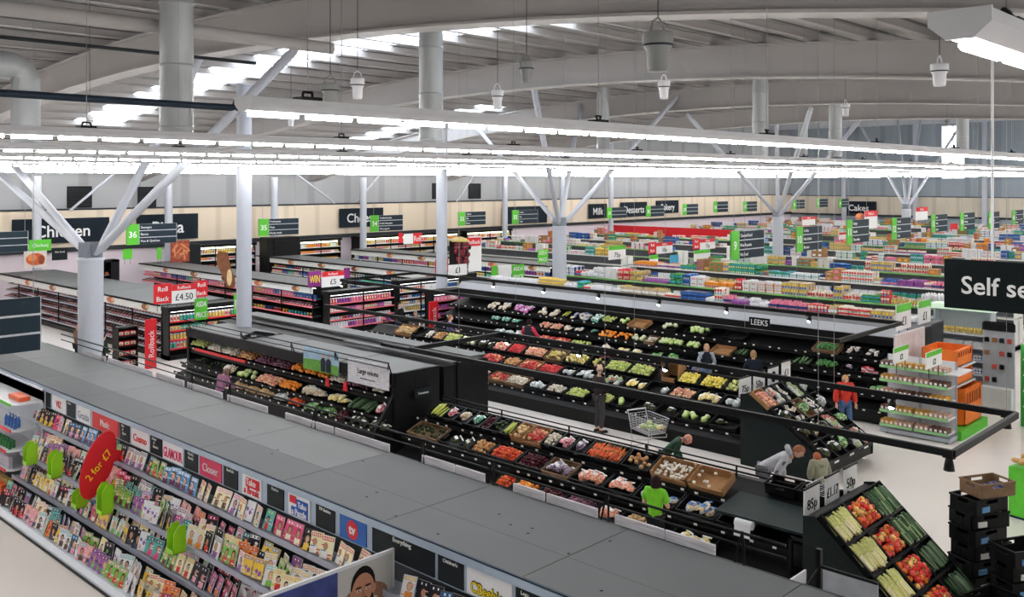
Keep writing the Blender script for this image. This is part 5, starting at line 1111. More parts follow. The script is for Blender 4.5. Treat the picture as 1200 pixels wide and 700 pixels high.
# wall cases at the back
def wall_case(px0, px1, label, name):
    Y = 51.9; xa, xb = xat(px0, Y), xat(px1, Y)
    end_case(xa, xb, Y, 2.75, label, [2.25, 1.85, 1.45], ['juice_carton', 'ready_meal', 'chilled_pot'], SHW, name, 1.0, .16, BLP, False, [6, 0, 2, 4, 11])
    m = MB(); m.box(xa + .1, xb - .1, Y + .3, Y + .4, 2.52, 2.6); tag(m.build('case_light', M('case_light_warm', (236, 240, 190), .4, 0, 0, emit=7.0)), 'glowing strip inside the ' + name, 'light')
wall_case(228, 300, 'glowing chilled wall case behind the bread picture', 'left wall case')
wall_case(352, 400, 'glowing chilled wall case left of the column', 'middle wall case')
wall_case(422, 540, 'long glowing chilled wall case under the Cheese sign', 'long wall case')
wall_case(548, 600, 'glowing wall case right of the grape picture', 'right wall case')
m = MB(); m.bbox(30.5, 32.8, 49.6, 50.6, 0, 3.2, .05); m.box(30.9, 32.4, 49.55, 49.6, 1.2, 3.0); tag(m.build('dark_cabinet', BLK), 'tall black cabinet standing under the cream fascia', 'cabinet')
m = MB(); m.bbox(25.7, 26.6, 50.4, 51.2, 0, 3.0, .05); tag(m.build('dark_cabinet', CHA), 'narrow dark cabinet beside the orange food picture', 'cabinet')
def counter_unit():
    t = thing('hot_food_counter', 'dark open-fronted hot food case with orange lit shelves right of the thick column', 'counter', (xat(112, 44), 44, 0)); W = xat(140, 44) - xat(112, 44)
    m = MB(); m.box(0, W, .6, .66, 0, 2.9); m.box(0, W, 0, .66, 0, 1.1); m.box(0, .05, 0, .66, 0, 2.9); m.box(W * .65, W, .0, .66, 0, 2.9); m.box(0, W, 0, .66, 2.8, 2.9); m.build('case_body', BLP, t)
    for z in (1.3, 1.75, 2.2): m = MB(); m.box(.05, W * .65, .1, .6, z - .03, z); s_ = m.build('shelf', STL, t); m = MB(); [m.ball((.2 + k * .22, .3, z + .06), .09, 8, 6, 0, (1, 1, .7)) for k in range(5)]; m.build('hot_food', M('roast_brown', (190, 90, 50), .4, 0, .3, 20), s_)
counter_unit()
# ================================================================== SIGNS
NVY = M('wall_sign_navy', (18, 30, 40), .5, 0, .02)
def wall_sign(px0, px1, py0, py1, s, side='back', label=None):
    if side == 'back':
        Y = 52.6; xa, xb = xat(px0, Y), xat(px1, Y); z0, z1 = zY((px0 + px1) / 2, py1, Y), zY((px0 + px1) / 2, py0, Y); t = thing('wall_sign', label or 'dark wall sign reading %s on the cream fascia' % s, 'sign', ((xa + xb) / 2, Y, (z0 + z1) / 2)); W = xb - xa
    else:
        X = 103.5; ya, yb = yat(px1, X), yat(px0, X); z0, z1 = zX((px0 + px1) / 2, py1, X), zX((px0 + px1) / 2, py0, X); t = thing('wall_sign', label or 'dark wall sign reading %s on the cream fascia' % s, 'sign', (X, (ya + yb) / 2, (z0 + z1) / 2), FXn); W = yb - ya
    H_ = z1 - z0; m = MB(); m.bbox(-W / 2, W / 2, -.04, .06, -H_ / 2, H_ / 2, .02); m.build('board', NVY, t)
    if s: text(s, 0, 0, H_ * .48, WHT, t, W * .84, -.06, bold=.012)
    return t
wall_sign(14, 128, 256, 285, 'Chicken'); wall_sign(160, 232, 251, 281, 'Pizza'); wall_sign(398, 449, 244, 266, 'Cheese'); wall_sign(589, 641, 242, 262, 'Butter'); wall_sign(690, 711, 239, 256, 'Milk'); wall_sign(727, 758, 237, 254, 'Desserts'); wall_sign(769, 795, 235, 250, 'Bakery'); wall_sign(986, 1027, 236, 251, 'Cakes', 'right')
AST = M('aisle_sign_slate', (36, 50, 60), .45, 0, .03); FRM = M('sign_frame_grey', (196, 200, 204), .4)
def aisle_sign(px0, px1, py0, py1, num, words, zc, label, near=False):
    px, py = (px0 + px1) / 2, (py0 + py1) / 2; c = ph(px, py, zc); Y = c.y; xa, xb = xat(px0, Y), xat(px1, Y); z0, z1 = zY(px, py1, Y), zY(px, py0, Y); W = xb - xa; H_ = z1 - z0
    t = thing('aisle_sign', label, 'sign', ((xa + xb) / 2, Y, (z0 + z1) / 2)); g = W * .24 if num else 0
    if num: m = MB(); m.box(-W / 2, -W / 2 + g, -.02, .02, -H_ / 2, H_ / 2); nb = m.build('number_panel', GRN, t); text(num, -W / 2 + g / 2, 0, H_ * .3, WHT, nb, g * .8, -.026, bold=.01)
    m = MB(); m.box(-W / 2, W / 2, -.016, .016, -H_ / 2 * .97, H_ / 2 * .97); m.build('frame_panel', FRM, t)
    bh = H_ / 3
    for k in range(3):
        m = MB(); m.box(-W / 2 + g + .02, W / 2 - .02, -.022, .022, H_ / 2 - (k + 1) * bh + bh * .06, H_ / 2 - k * bh - bh * .06); b = m.build('category_board', AST, t)
        if words and words[k]: text(words[k], -W / 2 + g + .07, H_ / 2 - (k + .5) * bh, bh * .34, WHT, b, (W - g) * .8, -.028, align='L')
    m = MB()
    for x in (-W * .4, W * .4): m.tube([(x, 0, H_ / 2), (x, 0, (arch(Y, DK) if xa < 52 else 13.8) - (z0 + z1) / 2)], .008, 4)
    m.build('hanging_wire', M('wire_grey', (120, 120, 122), .4), t)
aisle_sign(148, 207, 262, 286, '36', ['Sausages', 'Bacon', 'Pies & Quiches'], 4.6, 'hanging aisle sign numbered 36 reading Sausages, Bacon, Pies & Quiches')
aisle_sign(303, 350, 256, 276, '35', ['Fresh pasta', 'Pizza', 'Ready meals'], 4.6, 'hanging aisle sign numbered 35 reading Fresh pasta, Pizza, Ready meals')
aisle_sign(434, 472, 252, 271, '34', ['Cooked meats', 'Fresh fruit juice', 'Fish yogurts'], 4.6, 'hanging aisle sign numbered 34 in front of the Cheese wall sign')
aisle_sign(537, 569, 248, 264, '33', ['Yogurts', 'Milk', 'Butter'], 4.6, 'hanging aisle sign numbered 33 left of the dark Butter wall sign')
aisle_sign(600, 630, 246, 262, '32', ['Frozen', 'Fish', 'Chips'], 4.6, 'hanging aisle sign numbered 32 partly behind the slim column')
aisle_sign(-6, 33, 271, 296, '', None, 4.4, 'blank dark three-board sign hanging at the far left edge')
aisle_sign(-45, 48, 350, 417, '', None, 3.6, 'big blank dark three-board sign at the left edge above the magazine row')
WD = [['Canned food', 'Rice & pasta', 'Pet food'], ['Coffee', 'Hot drinks', 'Biscuits'], ['Crisps', 'Snacks', 'Chocolate'], ['Squash', 'Water', 'Cola'], ['Beer', 'Wine', 'Spirits'], ['Laundry', 'Cleaning', 'Paper'], ['Baby', 'Nappies', 'Wipes'], ['Hair', 'Soap', 'Skin care']]
for k, (a, b, c, d) in enumerate(((856, 895, 270, 303), (933, 963, 265, 294), (992, 1018, 257, 285), (1045, 1067, 255, 280), (1091, 1110, 251, 272), (1125, 1142, 249, 270), (1158, 1171, 248, 268), (1186, 1199, 246, 263))):
    aisle_sign(a, b, c, d, str(9 + k), WD[k], 4.3, 'aisle sign reading %s, %s' % (WD[k][0], ['left of the others in the near line', 'just right of the sign numbered 9', 'under the Cakes wall sign', 'left of the tallest pair', 'fifth along the near line', 'sixth along the near line', 'before the white drop pole', 'at the right edge'][k]))
for k, (a, b, c, d) in enumerate(((711, 734, 243, 256), (757, 778, 241, 254), (800, 818, 239, 252), (836, 853, 236, 249), (871, 887, 236, 248), (929, 943, 234, 245), (957, 970, 233, 243), (983, 995, 233, 243))):
    aisle_sign(a, b, c, d, str(31 - k), ['', '', ''], 4.6, 'small distant aisle sign %s' % ['right of the Milk sign', 'right of the Desserts sign', 'right of the Bakery sign', 'two along from the Bakery sign', 'left of the middle of the right-hand fascia', 'right of the white tree column top', 'two left of the Cakes sign', 'touching the Cakes sign'][k])
t = thing('hanging_sign', 'large black hanging sign reading Self service at the right edge', 'sign', (15.7, 0, 0)); ya, yb = yat(1262, 15.7), yat(1107, 15.7); z0, z1 = zX(1107, 360, 15.7), zX(1107, 303, 15.7)
t.location = (15.7, yb, (z0 + z1) / 2); t.rotation_euler = (0, 0, FXn); H_ = z1 - z0; W = 4.1
m = MB(); m.bbox(0, W, -.03, .03, -H_ / 2, H_ / 2, .006); m.build('board', M('hanging_sign_black', (10, 20, 22), .45), t); text('Self service', .27, 0, H_ * .36, WHT, t, None, -.04, bold=.012, align='L')
m = MB(); m.tube([(.5, 0, H_ / 2), (.5, 0, 3.6)], .004, 4); m.tube([(W - .5, 0, H_ / 2), (W - .5, 0, 3.6)], .004, 4); m.build('hanging_wire', M('wire_grey', (150, 150, 152), .4), t)
m = MB(); m.tube([(12.9, 4.0, zY(1163, 302, 4.0)), (12.9, 4.0, zY(1163, 62, 4.0))], .018, 8); o = m.build('drop_pole', WHM); tag(o, 'thin white vertical pole hanging below the near strip light', 'pole'); q = ph(1163, 213, 6.6) if False else None
o.location = (xat(1163, 4.0) - 12.9, 0, 0)
# offer boards
def offer(px0, px1, py0, py1, Y, kind, s, label):
    xa, xb = xat(px0, Y), xat(px1, Y); px = (px0 + px1) / 2; z0, z1 = zY(px, py1, Y), zY(px, py0, Y); W = xb - xa; H_ = z1 - z0
    t = thing('offer_board', label, 'sign', ((xa + xb) / 2, Y, z0))
    mm_ = {'red': RED, 'purple': M('promo_purple', (130, 30, 120), .5), 'green': GRN, 'white': WHT, 'rb': WHT, 'gw': WHT, 'blue': M('promo_blue', (70, 170, 210), .5)}[kind]
    m = MB(); m.bbox(-W / 2, W / 2, -.015, .015, 0, H_, .004); b = m.build('board', mm_, t)
    m = MB(); m.tube([(-W * .3, 0, -.25), (-W * .3, 0, .02)], .01, 4); m.tube([(W * .3, 0, -.25), (W * .3, 0, .02)], .01, 4); m.build('stand', BLK, t)
    if kind == 'rb': m = MB(); m.box(-W / 2, W / 2, -.02, -.015, H_ * .68, H_); h_ = m.build('red_header', RED, t); text('Rollback', 0, H_ * .84, H_ * .16, WHT, h_, W * .8, -.026)
    if kind == 'gw': m = MB(); m.box(-W / 2, W / 2, -.02, -.015, H_ * .7, H_); m.build('green_header', GRN, t)
    L = s.split('|')
    for i, l in enumerate(L):
        if not l: continue
        if kind in ('rb', 'gw'): text(l, 0, H_ * .34, H_ * .36, BKT, t, W * .7, -.02)
        else: text(l, 0, H_ * (1 - (i + .5) / len(L)), H_ * .5 / len(L), YLT if kind == 'purple' else (BKT if kind == 'white' else WHT), t, W * .8, -.02, bold=.01)
    return t
offer(180, 201, 333, 356, 30.6, 'red', 'Roll|Back', 'square red offer board over the meat end case'); offer(201, 230, 333, 355, 30.6, 'rb', '£4.50', 'white board with red header reading £4.50'); offer(229, 243, 329, 348, 30.6, 'red', 'Roll|Back', 'smaller red board right of the £4.50 board'); offer(228, 243, 350, 375, 28.9, 'green', 'ASDA|PRICE', 'green price board left of the slim column, over the meat end case')
offer(274, 281, 345, 368, 28.9, 'green', 'PRICE', 'narrow green board partly behind the slim column'); offer(361, 376, 318, 336, 31.6, 'purple', 'WIN', 'purple board with yellow lettering'); offer(377, 403, 318, 336, 31.6, 'rb', '£5', 'white and red offer board between two purple boards'); offer(403, 410, 314, 328, 31.6, 'purple', '', 'narrow purple board right of the £5 board')
offer(510, 525, 304, 320, 32.6, 'red', 'Roll|Back', 'square red board left of the grape picture'); offer(525, 547, 310, 323, 32.6, 'white', '£1', 'small white board reading £1 under the grape picture')
t = offer(549, 564, 277, 318, 33.0, 'white', '', 'tall white tower board with red speech bubble right of the grapes'); m = MB(); m.bbox(-.5, .5, -.04, .02, 0, .42, .04); b = m.build('speech_bubble', RED, t); b.location = (-.1, 0, 1.25); text('Rollback', 0, .21, .2, WHT, b, .8, -.05)
for (a, b_, c, d, Y, k, s, l) in ((467, 472, 273, 285, 44, 'red', '', 'small red board left in the wall case aisle'), (484, 494, 273, 286, 44, 'red', 'Roll', 'small red board right in the wall case aisle'), (473, 484, 274, 286, 44, 'white', '', 'small white board between two red ones'), (576, 583, 312, 329, 30, 'green', '', 'narrow green board left of the white frame'), (584, 599, 311, 328, 30, 'white', '', 'white framed blank board left of the slim column'), (600, 614, 310, 329, 30, 'green', 'ASDA|PRICE', 'green price board just left of the slim column above the far display'),
        (630, 642, 293, 308, 33, 'green', 'ASDA|PRICE', 'green board right of the slim column'), (144, 155, 292, 304, 47, 'green', '', 'small green board left of a clear stand'), (184, 189, 290, 304, 47, 'green', '', 'tiny green board beside the wall column'), (760, 769, 284, 297, 30.3, 'red', 'Roll|Back', 'red board left of the 50p board'), (769, 788, 284, 297, 30.3, 'rb', '50p', 'white board with red header reading 50p'), (812, 820, 280, 292, 30, 'red', 'Roll|Back', 'red board left of the far 75p board'), (820, 838, 280, 292, 30, 'rb', '75p', 'white board with red header reading 75p'),
        (713, 733, 288, 304, 29.4, 'gw', '75p', 'white board with green header reading 75p'), (761, 771, 299, 314, 29, 'gw', '', 'narrow white board with green header'), (785, 795, 299, 312, 29, 'blue', '', 'pale blue board among the groceries'), (813, 832, 293, 306, 28, 'gw', '', 'white board with green header beside the blue one'), (1050, 1067, 356, 386, 9.9, 'gw', '£1', 'white board with green header reading £1 at the end of the far display'), (1076, 1090, 352, 379, 10.2, 'gw', '£1', 'second white £1 board with green header, further right'),
        (940, 955, 254, 264, 27, 'rb', '', 'small red-topped board behind the white tree column'), (1013, 1028, 247, 268, 27, 'rb', '', 'tall red-topped board beside the Cakes sign'), (1073, 1087, 243, 258, 28, 'rb', '', 'red-topped board right of the farthest tree column'), (1114, 1122, 262, 271, 27, 'red', '', 'small red square board among far signs'), (983, 1003, 272, 280, 25, 'rb', '', 'low red-topped board behind sign 10')):
    offer(a, b_, c, d, Y, k, s, l)
# food pictures
def picture(px0, px1, py0, py1, Y, fn, label, back=None):
    xa, xb = xat(px0, Y), xat(px1, Y); px = (px0 + px1) / 2; z0, z1 = zY(px, py1, Y), zY(px, py0, Y); W = xb - xa; H_ = z1 - z0
    t = thing('food_poster', label, 'poster', ((xa + xb) / 2, Y, z0)); m = MB()
    if back is not None: m.box(-W / 2, W / 2, 0, .03, 0, H_); m.build('board', back, t)
    fn(t, W, H_); return t
RO = M('roast_print', (206, 96, 44), .4, 0, .2, 6); RO2 = M('roast_print_dark', (150, 60, 30), .4, 0, .2, 6)
def chick(t, W, H): 
    m = MB(); ell(m, 0, H * .5, W * .42, H * .36, -.005, 0, 16); ell(m, W * .26, H * .45, W * .14, H * .28, -.01, 1, 12); ell(m, -W * .15, H * .6, W * .2, H * .2, -.01, 2, 12); m.build('printed_chicken', [RO, RO2, M('roast_light', (232, 140, 80), .4)], t)
def pasta(t, W, H):
    m = MB()
    for k in range(24): a = k * .9; m.box(W * .32 * math.cos(a) - .22, W * .32 * math.cos(a) + .22, -.01 - .001 * k, -.005, H * .5 + H * .3 * math.sin(a * 1.7) - .04, H * .5 + H * .3 * math.sin(a * 1.7) + .04, k % 2, Matrix.Rotation(a * 1.3, 3, 'Y'))
    m.build('printed_chips', [M('chip_a', (220, 140, 90), .5), M('chip_b', (176, 90, 56), .5)], t)
def loaf(t, W, H):
    p = [(-.42, .92), (-.28, 1.0), (.1, .95), (.2, .7), (.32, .45), (.46, .3), (.46, .05), (.3, 0), (.05, .05), (-.1, .3), (-.2, .45), (-.42, .7)]
    m = MB(); m.prism([(x * W, z * H) for x, z in p], -.03, .03, 'y'); m.build('loaf_shape', M('crust_print', (122, 72, 40), .6, 0, .4, 3), t)
    m = MB(); ell(m, W * .18, H * .3, W * .13, H * .22, -.034, 0, 14); m.build('cut_face', M('crumb_print', (222, 196, 150), .6, 0, .1), t)
def grapes(t, W, H):
    m = MB()
    for r_ in range(6):
        for c_ in range(6 - r_ // 2):
            m.ball(((c_ - 2.2 + .4 * (r_ % 2)) * W * .15 + r_ * W * .05, -.03, H * (.85 - r_ * .14)), W * .1, 8, 6, (r_ + c_) % 3 == 0, (1, .4, 1))
    m.build('printed_grape', [M('grape_red', (120, 24, 40), .2), M('grape_dark', (50, 14, 30), .2)], t)
    m = MB(); m.lathe([(0, .0), (W * .42, .02), (W * .3, H * .12), (W * .1, H * .2)], 12, 0, (0, 0, H * .95)); m.build('cream_swirl', M('cream_print', (220, 196, 120), .5), t)
picture(28, 55, 294, 314, 50, chick, 'poster of a roast chicken left of the thick white column', M('pale_board', (226, 214, 206), .5)); picture(200, 222, 282, 307, 50, pasta, 'poster of golden food pieces under the Pizza sign', RO2)
picture(252, 276, 294, 339, 40, loaf, 'big cut-out of a brown crusty loaf left of the slim column'); picture(527, 549, 282, 312, 33.0, grapes, 'cut-out of dark red grapes left of the white tower board', BLK)
picture(1001, 1014, 248, 260, 24, chick, 'distant cut-out of an orange pizza under the Cakes sign'); picture(34, 60, 281, 294, 48, lambda t, W, H: text('Chicken|', 0, H * .5, H * .3, WHT, t, W * .7), 'green hanging board above the roast chicken poster', GRN); picture(61, 79, 291, 305, 50, lambda t, W, H: text('Hot food', 0, H * .7, H * .15, WHT, t, W * .7), 'dark menu board right of the roast chicken poster', CHA)
# ================================================================== PROMOTION STAND, SHELVES at the right
t = thing('promotion_stand', 'white and green promotional stand of £2 confectionery with orange side boxes', 'display stand', (24.45, 8.15, 0))
m = MB(); m.box(.45, .5, 0, 1.75, 0, 2.0); m.build('back_panel', WHM, t)
for k in range(4): m = MB(); x = .44; m.box(x, x + .04, [0, .86, .9, 1.72][k], [.03, .89, .93, 1.75][k], 0, 2.0); m.build('upright', GRM, t)
m = MB(); m.bbox(-.05, .5, -.02, 1.77, .04, .14, .01); m.build('base', GRM, t)
for k in range(4): m = MB(); m.lathe([(.035, 0), (.035, .04), (0, .04)], 8, 0, (.05 + .35 * (k % 2), .1 + 1.5 * (k // 2), 0)); m.build('foot', BLK, t)
STG = M('pale_green_edge', (150, 200, 140), .4)
cb = M('chocolate_wrap', (104, 66, 54), .4, 0, .4, 40); cb2 = M('chocolate_wrap_pale', (200, 160, 140), .4, 0, .4, 40)
def bar(mt): m = MB(); m.bbox(-.05, .05, -.07, .07, 0, .12, .01, 0); m.box(-.03, .03, -.073, -.07, .03, .09, 1); return m.mesh('confectionery_pack', [mt, WHT])
BR = [bar(cb), bar(cb2), bar(M('gold_wrap', (214, 160, 60), .3, .2, .2, 30))]
for j, z in enumerate((.25, .62, 1.05, 1.42, 1.78)):
    for h in range(2):
        m = MB(); m.box(-.1, .45, .02 + h * .88, .86 + h * .88, z - .03, z); s_ = m.build('shelf', WHM, t); m = MB(); m.box(-.12, -.1, .02 + h * .88, .86 + h * .88, z - .05, z + .02); m.build('shelf_edge', STG, s_)
        for q in range(7):
            for d_ in range(2): rep('confectionery_pack', BR[(j + h + (q > 3)) % 3], TM(24.45 - .02 + d_ * .17, 8.15 + .09 + h * .88 + q * .118, z, FXn), 'small wrapped confectionery pack on the %s shelf of the promotional stand' % ['lowest', 'second lowest', 'middle', 'second', 'top'][j], 'confectionery on the promotional stand, shelf %s' % ORD[j])
m = MB(); m.bbox(.52, 2.6, 1.55, 1.62, .9, 2.5, .01); m.build('header_wall', M('pale_pink_board', (226, 216, 218), .5), t)
ORB = M('orange_box', (236, 120, 36), .5, 0, .08); YEB = M('yellow_box', (244, 184, 30), .5, 0, .08)
for (x, y, z, w_, d_, h_, mt_, nm) in ((.55, .2, .25, .5, .9, .75, YEB, 'yellow'), (1.1, -.0, .25, 1.3, 1.0, .95, ORB, 'orange'), (.55, .25, 1.3, .5, .9, .5, YEB, 'yellow'), (1.1, .2, 1.75, 1.2, .9, .42, ORB, 'orange'), (1.1, .2, 1.28, 1.2, .9, .42, ORB, 'orange')):
    b = thing('shelf_ready_box', '%s shelf-ready box of upright packs on the promotional stand, %s' % (nm, 'big low one' if h_ > .9 else 'low one' if h_ > .7 else 'raised one at height %s' % ('highest' if z > 1.5 else 'middle')), 'box', (24.45 + x, 8.15 + y, z))
    m = MB(); m.box(0, w_, 0, .02, 0, h_ * .55); m.box(0, w_, d_ - .02, d_, 0, h_); m.box(0, .02, 0, d_, 0, h_); m.box(w_ - .02, w_, 0, d_, 0, h_); m.box(0, w_, 0, d_, 0, .02); m.build('carton', mt_, b)
    n = int(w_ / .17)
    for q in range(n): m = MB(); xx = (q + .5) * w_ / n; m.bbox(xx - .065, xx + .065, .03, .12, .02, h_ * .96, .01); m.box(xx - .03, xx + .03, .025, .03, h_ * .55, h_ * .85, 1); m.build('pack', [mt_, BLP], b)
m = MB(); m.bbox(.5, 2.6, -.1, 1.2, 0, .24, .01); m.build('green_plinth', GRN, t); m = MB(); m.box(.5, 2.4, .15, 1.15, 1.24, 1.27); m.box(.5, 2.4, .15, 1.15, 1.7, 1.73); m.build('side_shelf', WHM, t); m = MB(); m.box(-.15, .9, -.25, .1, 1.76, 1.79); m.build('side_shelf', WHM, t)
offer(1047, 1064, 406, 424, 9.0, 'gw', '£2', 'white board with green header reading £2 on the promotional stand, left'); offer(1085, 1103, 411, 430, 8.05, 'gw', '£2', 'white board with green header reading £2 on the promotional stand, right')
t = thing('tall_shelving', 'tall white shelf unit of bagged treats and blue packs at the right', 'shelving', (30.4, 8.95, 0))
m = MB(); m.box(.45, .5, 0, 1.7, 0, 2.75); m.box(0, .5, 0, .04, 0, 2.75); m.box(0, .5, 1.66, 1.7, 0, 2.75); m.build('carcass', GRM, t); m = MB(); m.box(-.03, .5, -.1, 1.75, 2.62, 2.78); m.build('lit_header', M('mint_header', (206, 232, 206), .5, 0, 0, emit=.4), t)
for j, z in enumerate((.15, .7, 1.1, 1.5, 1.9)):
    m = MB(); m.box(0, .45, .04, 1.66, z - .04, z); m.build('shelf', WHM, t)
    for q in range(6): rep(['soft_pack', 'roll_pack', 'roll_pack', 'roll_pack', 'soft_pack'][j], P(['soft_pack', 'roll_pack', 'roll_pack', 'roll_pack', 'soft_pack'][j], [9, 1, 1, 11, 6][j]), TM(30.55, 9.12 + q * .26, z, FXn, 0, .8), '%s pack on the %s shelf of the tall white unit' % (['navy', 'blue', 'blue', 'white', 'yellow'][j], ['lowest', 'fourth', 'third', 'second', 'top'][j]), 'tall white unit, %s shelf' % ORD[j])
t = thing('accessory_stand', 'pale pegboard stand with a black rounded header and hanging items', 'display stand', (29.0, 8.35, 0), FXn)
m = MB(); m.bbox(-.42, .42, 0, .08, .0, 2.35, .01); m.build('pegboard', GRM, t); m = MB(); m.bbox(-.44, .44, -.03, .1, 2.3, 2.55, .05); m.build('rounded_header', BLK, t); m = MB(); m.bbox(-.42, .42, -.3, .0, .05, .7, .01); m.build('bin', WHM, t)
for i in range(4):
    for k in range(4):
        if rp.random() < .3: continue
        m = MB(); m.bbox(-.06, .06, -.06, -.0, -.13, .0, .01); m.tube([(0, 0, .0), (0, -.08, .01)], .005, 4); o = m.build('hanging_item', [BLP, CARD, DKG, M('red_item', (180, 70, 60), .5)][(i + k) % 4], t); o.location = (-.3 + .2 * i, 0, 2.1 - .38 * k)
t = thing('card_display', 'tall green card display unit with silver packs at the right edge', 'display stand', (27.6, 7.3, 0), FXn)
m = MB(); m.bbox(-.1, .6, 0, .5, 0, 2.2, .02); m.build('green_carcass', M('display_green', (50, 160, 60), .5, 0, .05), t)
for k in range(4): m = MB(); m.box(.0, .58, -.12, 0, .55 + k * .42, .58 + k * .42); m.ball((.18, -.04, .68 + k * .42), .13, 8, 6, 1, (1, .5, .9)); m.ball((.42, -.04, .68 + k * .42), .13, 8, 6, 1, (1, .5, .9)); m.tube([(.02, -.12, .62 + k * .42), (.56, -.12, .62 + k * .42)], .015, 6, 2); m.build('display_shelf', [WHM, M('silver_foil', (196, 196, 196), .3, .3, .2, 20), RED], t)

# ================================================================== PEOPLE
def skin_mesh(name, joints, bones, radii, mats, extra=None, root=0, sub=1):
    me = bpy.data.meshes.new(name); idx = {k: i for i, k in enumerate(joints)}
    me.from_pydata([tuple(joints[k]) for k in joints], [(idx[a], idx[b]) for a, b in bones], [])
    o = bpy.data.objects.new(name + '_source', me); C.objects.link(o)
    sk_ = o.modifiers.new('s', 'SKIN'); sk_.use_smooth_shade = True; su = o.modifiers.new('d', 'SUBSURF'); su.levels = sub; su.render_levels = sub
    if not me.skin_vertices:
        bpy.context.view_layer.objects.active = o
    lay = me.skin_vertices[0].data if me.skin_vertices else None
    for k, i in idx.items(): lay[i].radius = radii[k] if isinstance(radii[k], tuple) else (radii[k], radii[k]); lay[i].use_root = (i == root)
    bpy.context.view_layer.update()
    out = bpy.data.meshes.new_from_object(o.evaluated_get(bpy.context.evaluated_depsgraph_get())); bpy.data.objects.remove(o)
    out.materials.clear()
    for m_ in (mats if isinstance(mats, list) else [mats]): out.materials.append(m_)
    if extra is not None:
        n = len(out.vertices); vs = [tuple(v.co) for v in out.vertices] + extra.v; fs = [tuple(p.vertices) for p in out.polygons] + [tuple(i + n for i in f) for f in extra.f]
        mi = [0] * len(out.polygons) + extra.m; o2 = bpy.data.meshes.new(name); o2.from_pydata(vs, [], fs)
        for m_ in (mats if isinstance(mats, list) else [mats]): o2.materials.append(m_)
        o2.polygons.foreach_set('material_index', mi); o2.polygons.foreach_set('use_smooth', [True] * len(fs)); o2.update(); return o2
    return out
EYE = M('eye_dark', (30, 26, 26), .3, 0, 0); LIPS = M('lips', (170, 90, 84), .5, 0, 0)
def person(x, y, rz, h, label, top, legs, hair, skin=(222, 176, 150), lean=0, arms=None, hairstyle='short', head_turn=0, z=0.0, sleeves=True, knees=0, stride=.0, hood=False, skirt=0, stripes=False):
    """figure facing local -Y, feet at the origin"""
    S = h / 1.75; t = thing('person', label, 'person', (x, y, z), rz)
    V = Vector; J = {}
    kd = knees
    J['pelvis'] = V((0, 0, .95 - kd * .35))
    def up(v):
        q = Matrix.Rotation(R(lean), 3, 'X') @ (V(v) - V((0, 0, .95))); return q + J['pelvis']
    J['waist'] = up((0, 0, 1.1)); J['chest'] = up((0, 0, 1.32)); J['neck'] = up((0, .0, 1.49)); J['skull'] = up((0, -.015, 1.55))
    for s, n in ((-1, 'r'), (1, 'l')):
        J['sh' + n] = up((s * .17, 0, 1.42)); A = (arms or {}).get(n)
        el, wr = (A if A else ((s * .25, .02, 1.14), (s * .26, -.07, .9)))
        J['el' + n] = up(el); J['wr' + n] = up(wr)
        d = (J['wr' + n] - J['el' + n]).normalized(); J['pa' + n] = J['wr' + n] + d * .05; side = d.cross(V((0, 1, 0))); side = side.normalized() if side.length > .1 else V((0, 0, 1)); other = d.cross(side).normalized()
        for f in range(4):
            b = J['pa' + n] + side * (.027 - .018 * f) + d * .02; L_ = [.07, .08, .075, .058][f]
            J['f%d%sa' % (f, n)] = b; J['f%d%sb' % (f, n)] = b + d * L_ * .55 + other * .012; J['f%d%sc' % (f, n)] = b + d * L_ * .9 + other * .035
        J['th' + n + 'a'] = J['wr' + n] + side * .03 + d * .02; J['th' + n + 'b'] = J['wr' + n] + side * .052 + d * .055 + other * .01
        J['hi' + n] = J['pelvis'] + V((s * .085, 0, -.03)); J['kn' + n] = V((s * .1, -.05 - s * stride * .5 - kd * .3, .5 - kd * .12)); J['an' + n] = V((s * .1, .02 - s * stride, .085)); J['he' + n] = V((s * .1, .05 - s * stride, .04)); J['to' + n] = V((s * .115, -.14 - s * stride, .03))
    B = [('pelvis', 'waist'), ('waist', 'chest'), ('chest', 'neck'), ('neck', 'skull')]; Rr = dict(pelvis=(.12, .09), waist=(.115, .085), chest=(.135, .095), neck=.05, skull=.055)
    for n in 'rl':
        B += [('chest', 'sh' + n), ('sh' + n, 'el' + n), ('el' + n, 'wr' + n), ('wr' + n, 'pa' + n), ('wr' + n, 'th' + n + 'a'), ('th' + n + 'a', 'th' + n + 'b'), ('pelvis', 'hi' + n), ('hi' + n, 'kn' + n), ('kn' + n, 'an' + n), ('an' + n, 'he' + n), ('an' + n, 'to' + n)]
        Rr.update({'sh' + n: .05, 'el' + n: .038, 'wr' + n: (.026, .02), 'pa' + n: (.034, .016), 'th' + n + 'a': .014, 'th' + n + 'b': .01, 'hi' + n: .085, 'kn' + n: .055, 'an' + n: .036, 'he' + n: .034, 'to' + n: .03})
        for f in range(4): B += [('pa' + n, 'f%d%sa' % (f, n)), ('f%d%sa' % (f, n), 'f%d%sb' % (f, n)), ('f%d%sb' % (f, n), 'f%d%sc' % (f, n))]; Rr.update({'f%d%sa' % (f, n): .01, 'f%d%sb' % (f, n): .0092, 'f%d%sc' % (f, n): .0075})
    for k in J: J[k] = J[k] * S
    Rr = {k: (tuple(q * S for q in v) if isinstance(v, tuple) else v * S) for k, v in Rr.items()}
    HM = Matrix.Translation(up((0, -.025, 1.64)) * S) @ Matrix.Rotation(R(lean * .55), 4, 'X') @ Matrix.Rotation(R(head_turn), 4, 'Z') @ Matrix.Scale(S, 4)
    hd = MB(); hd.t = HM
    vs = []; n_, k_ = 16, 12
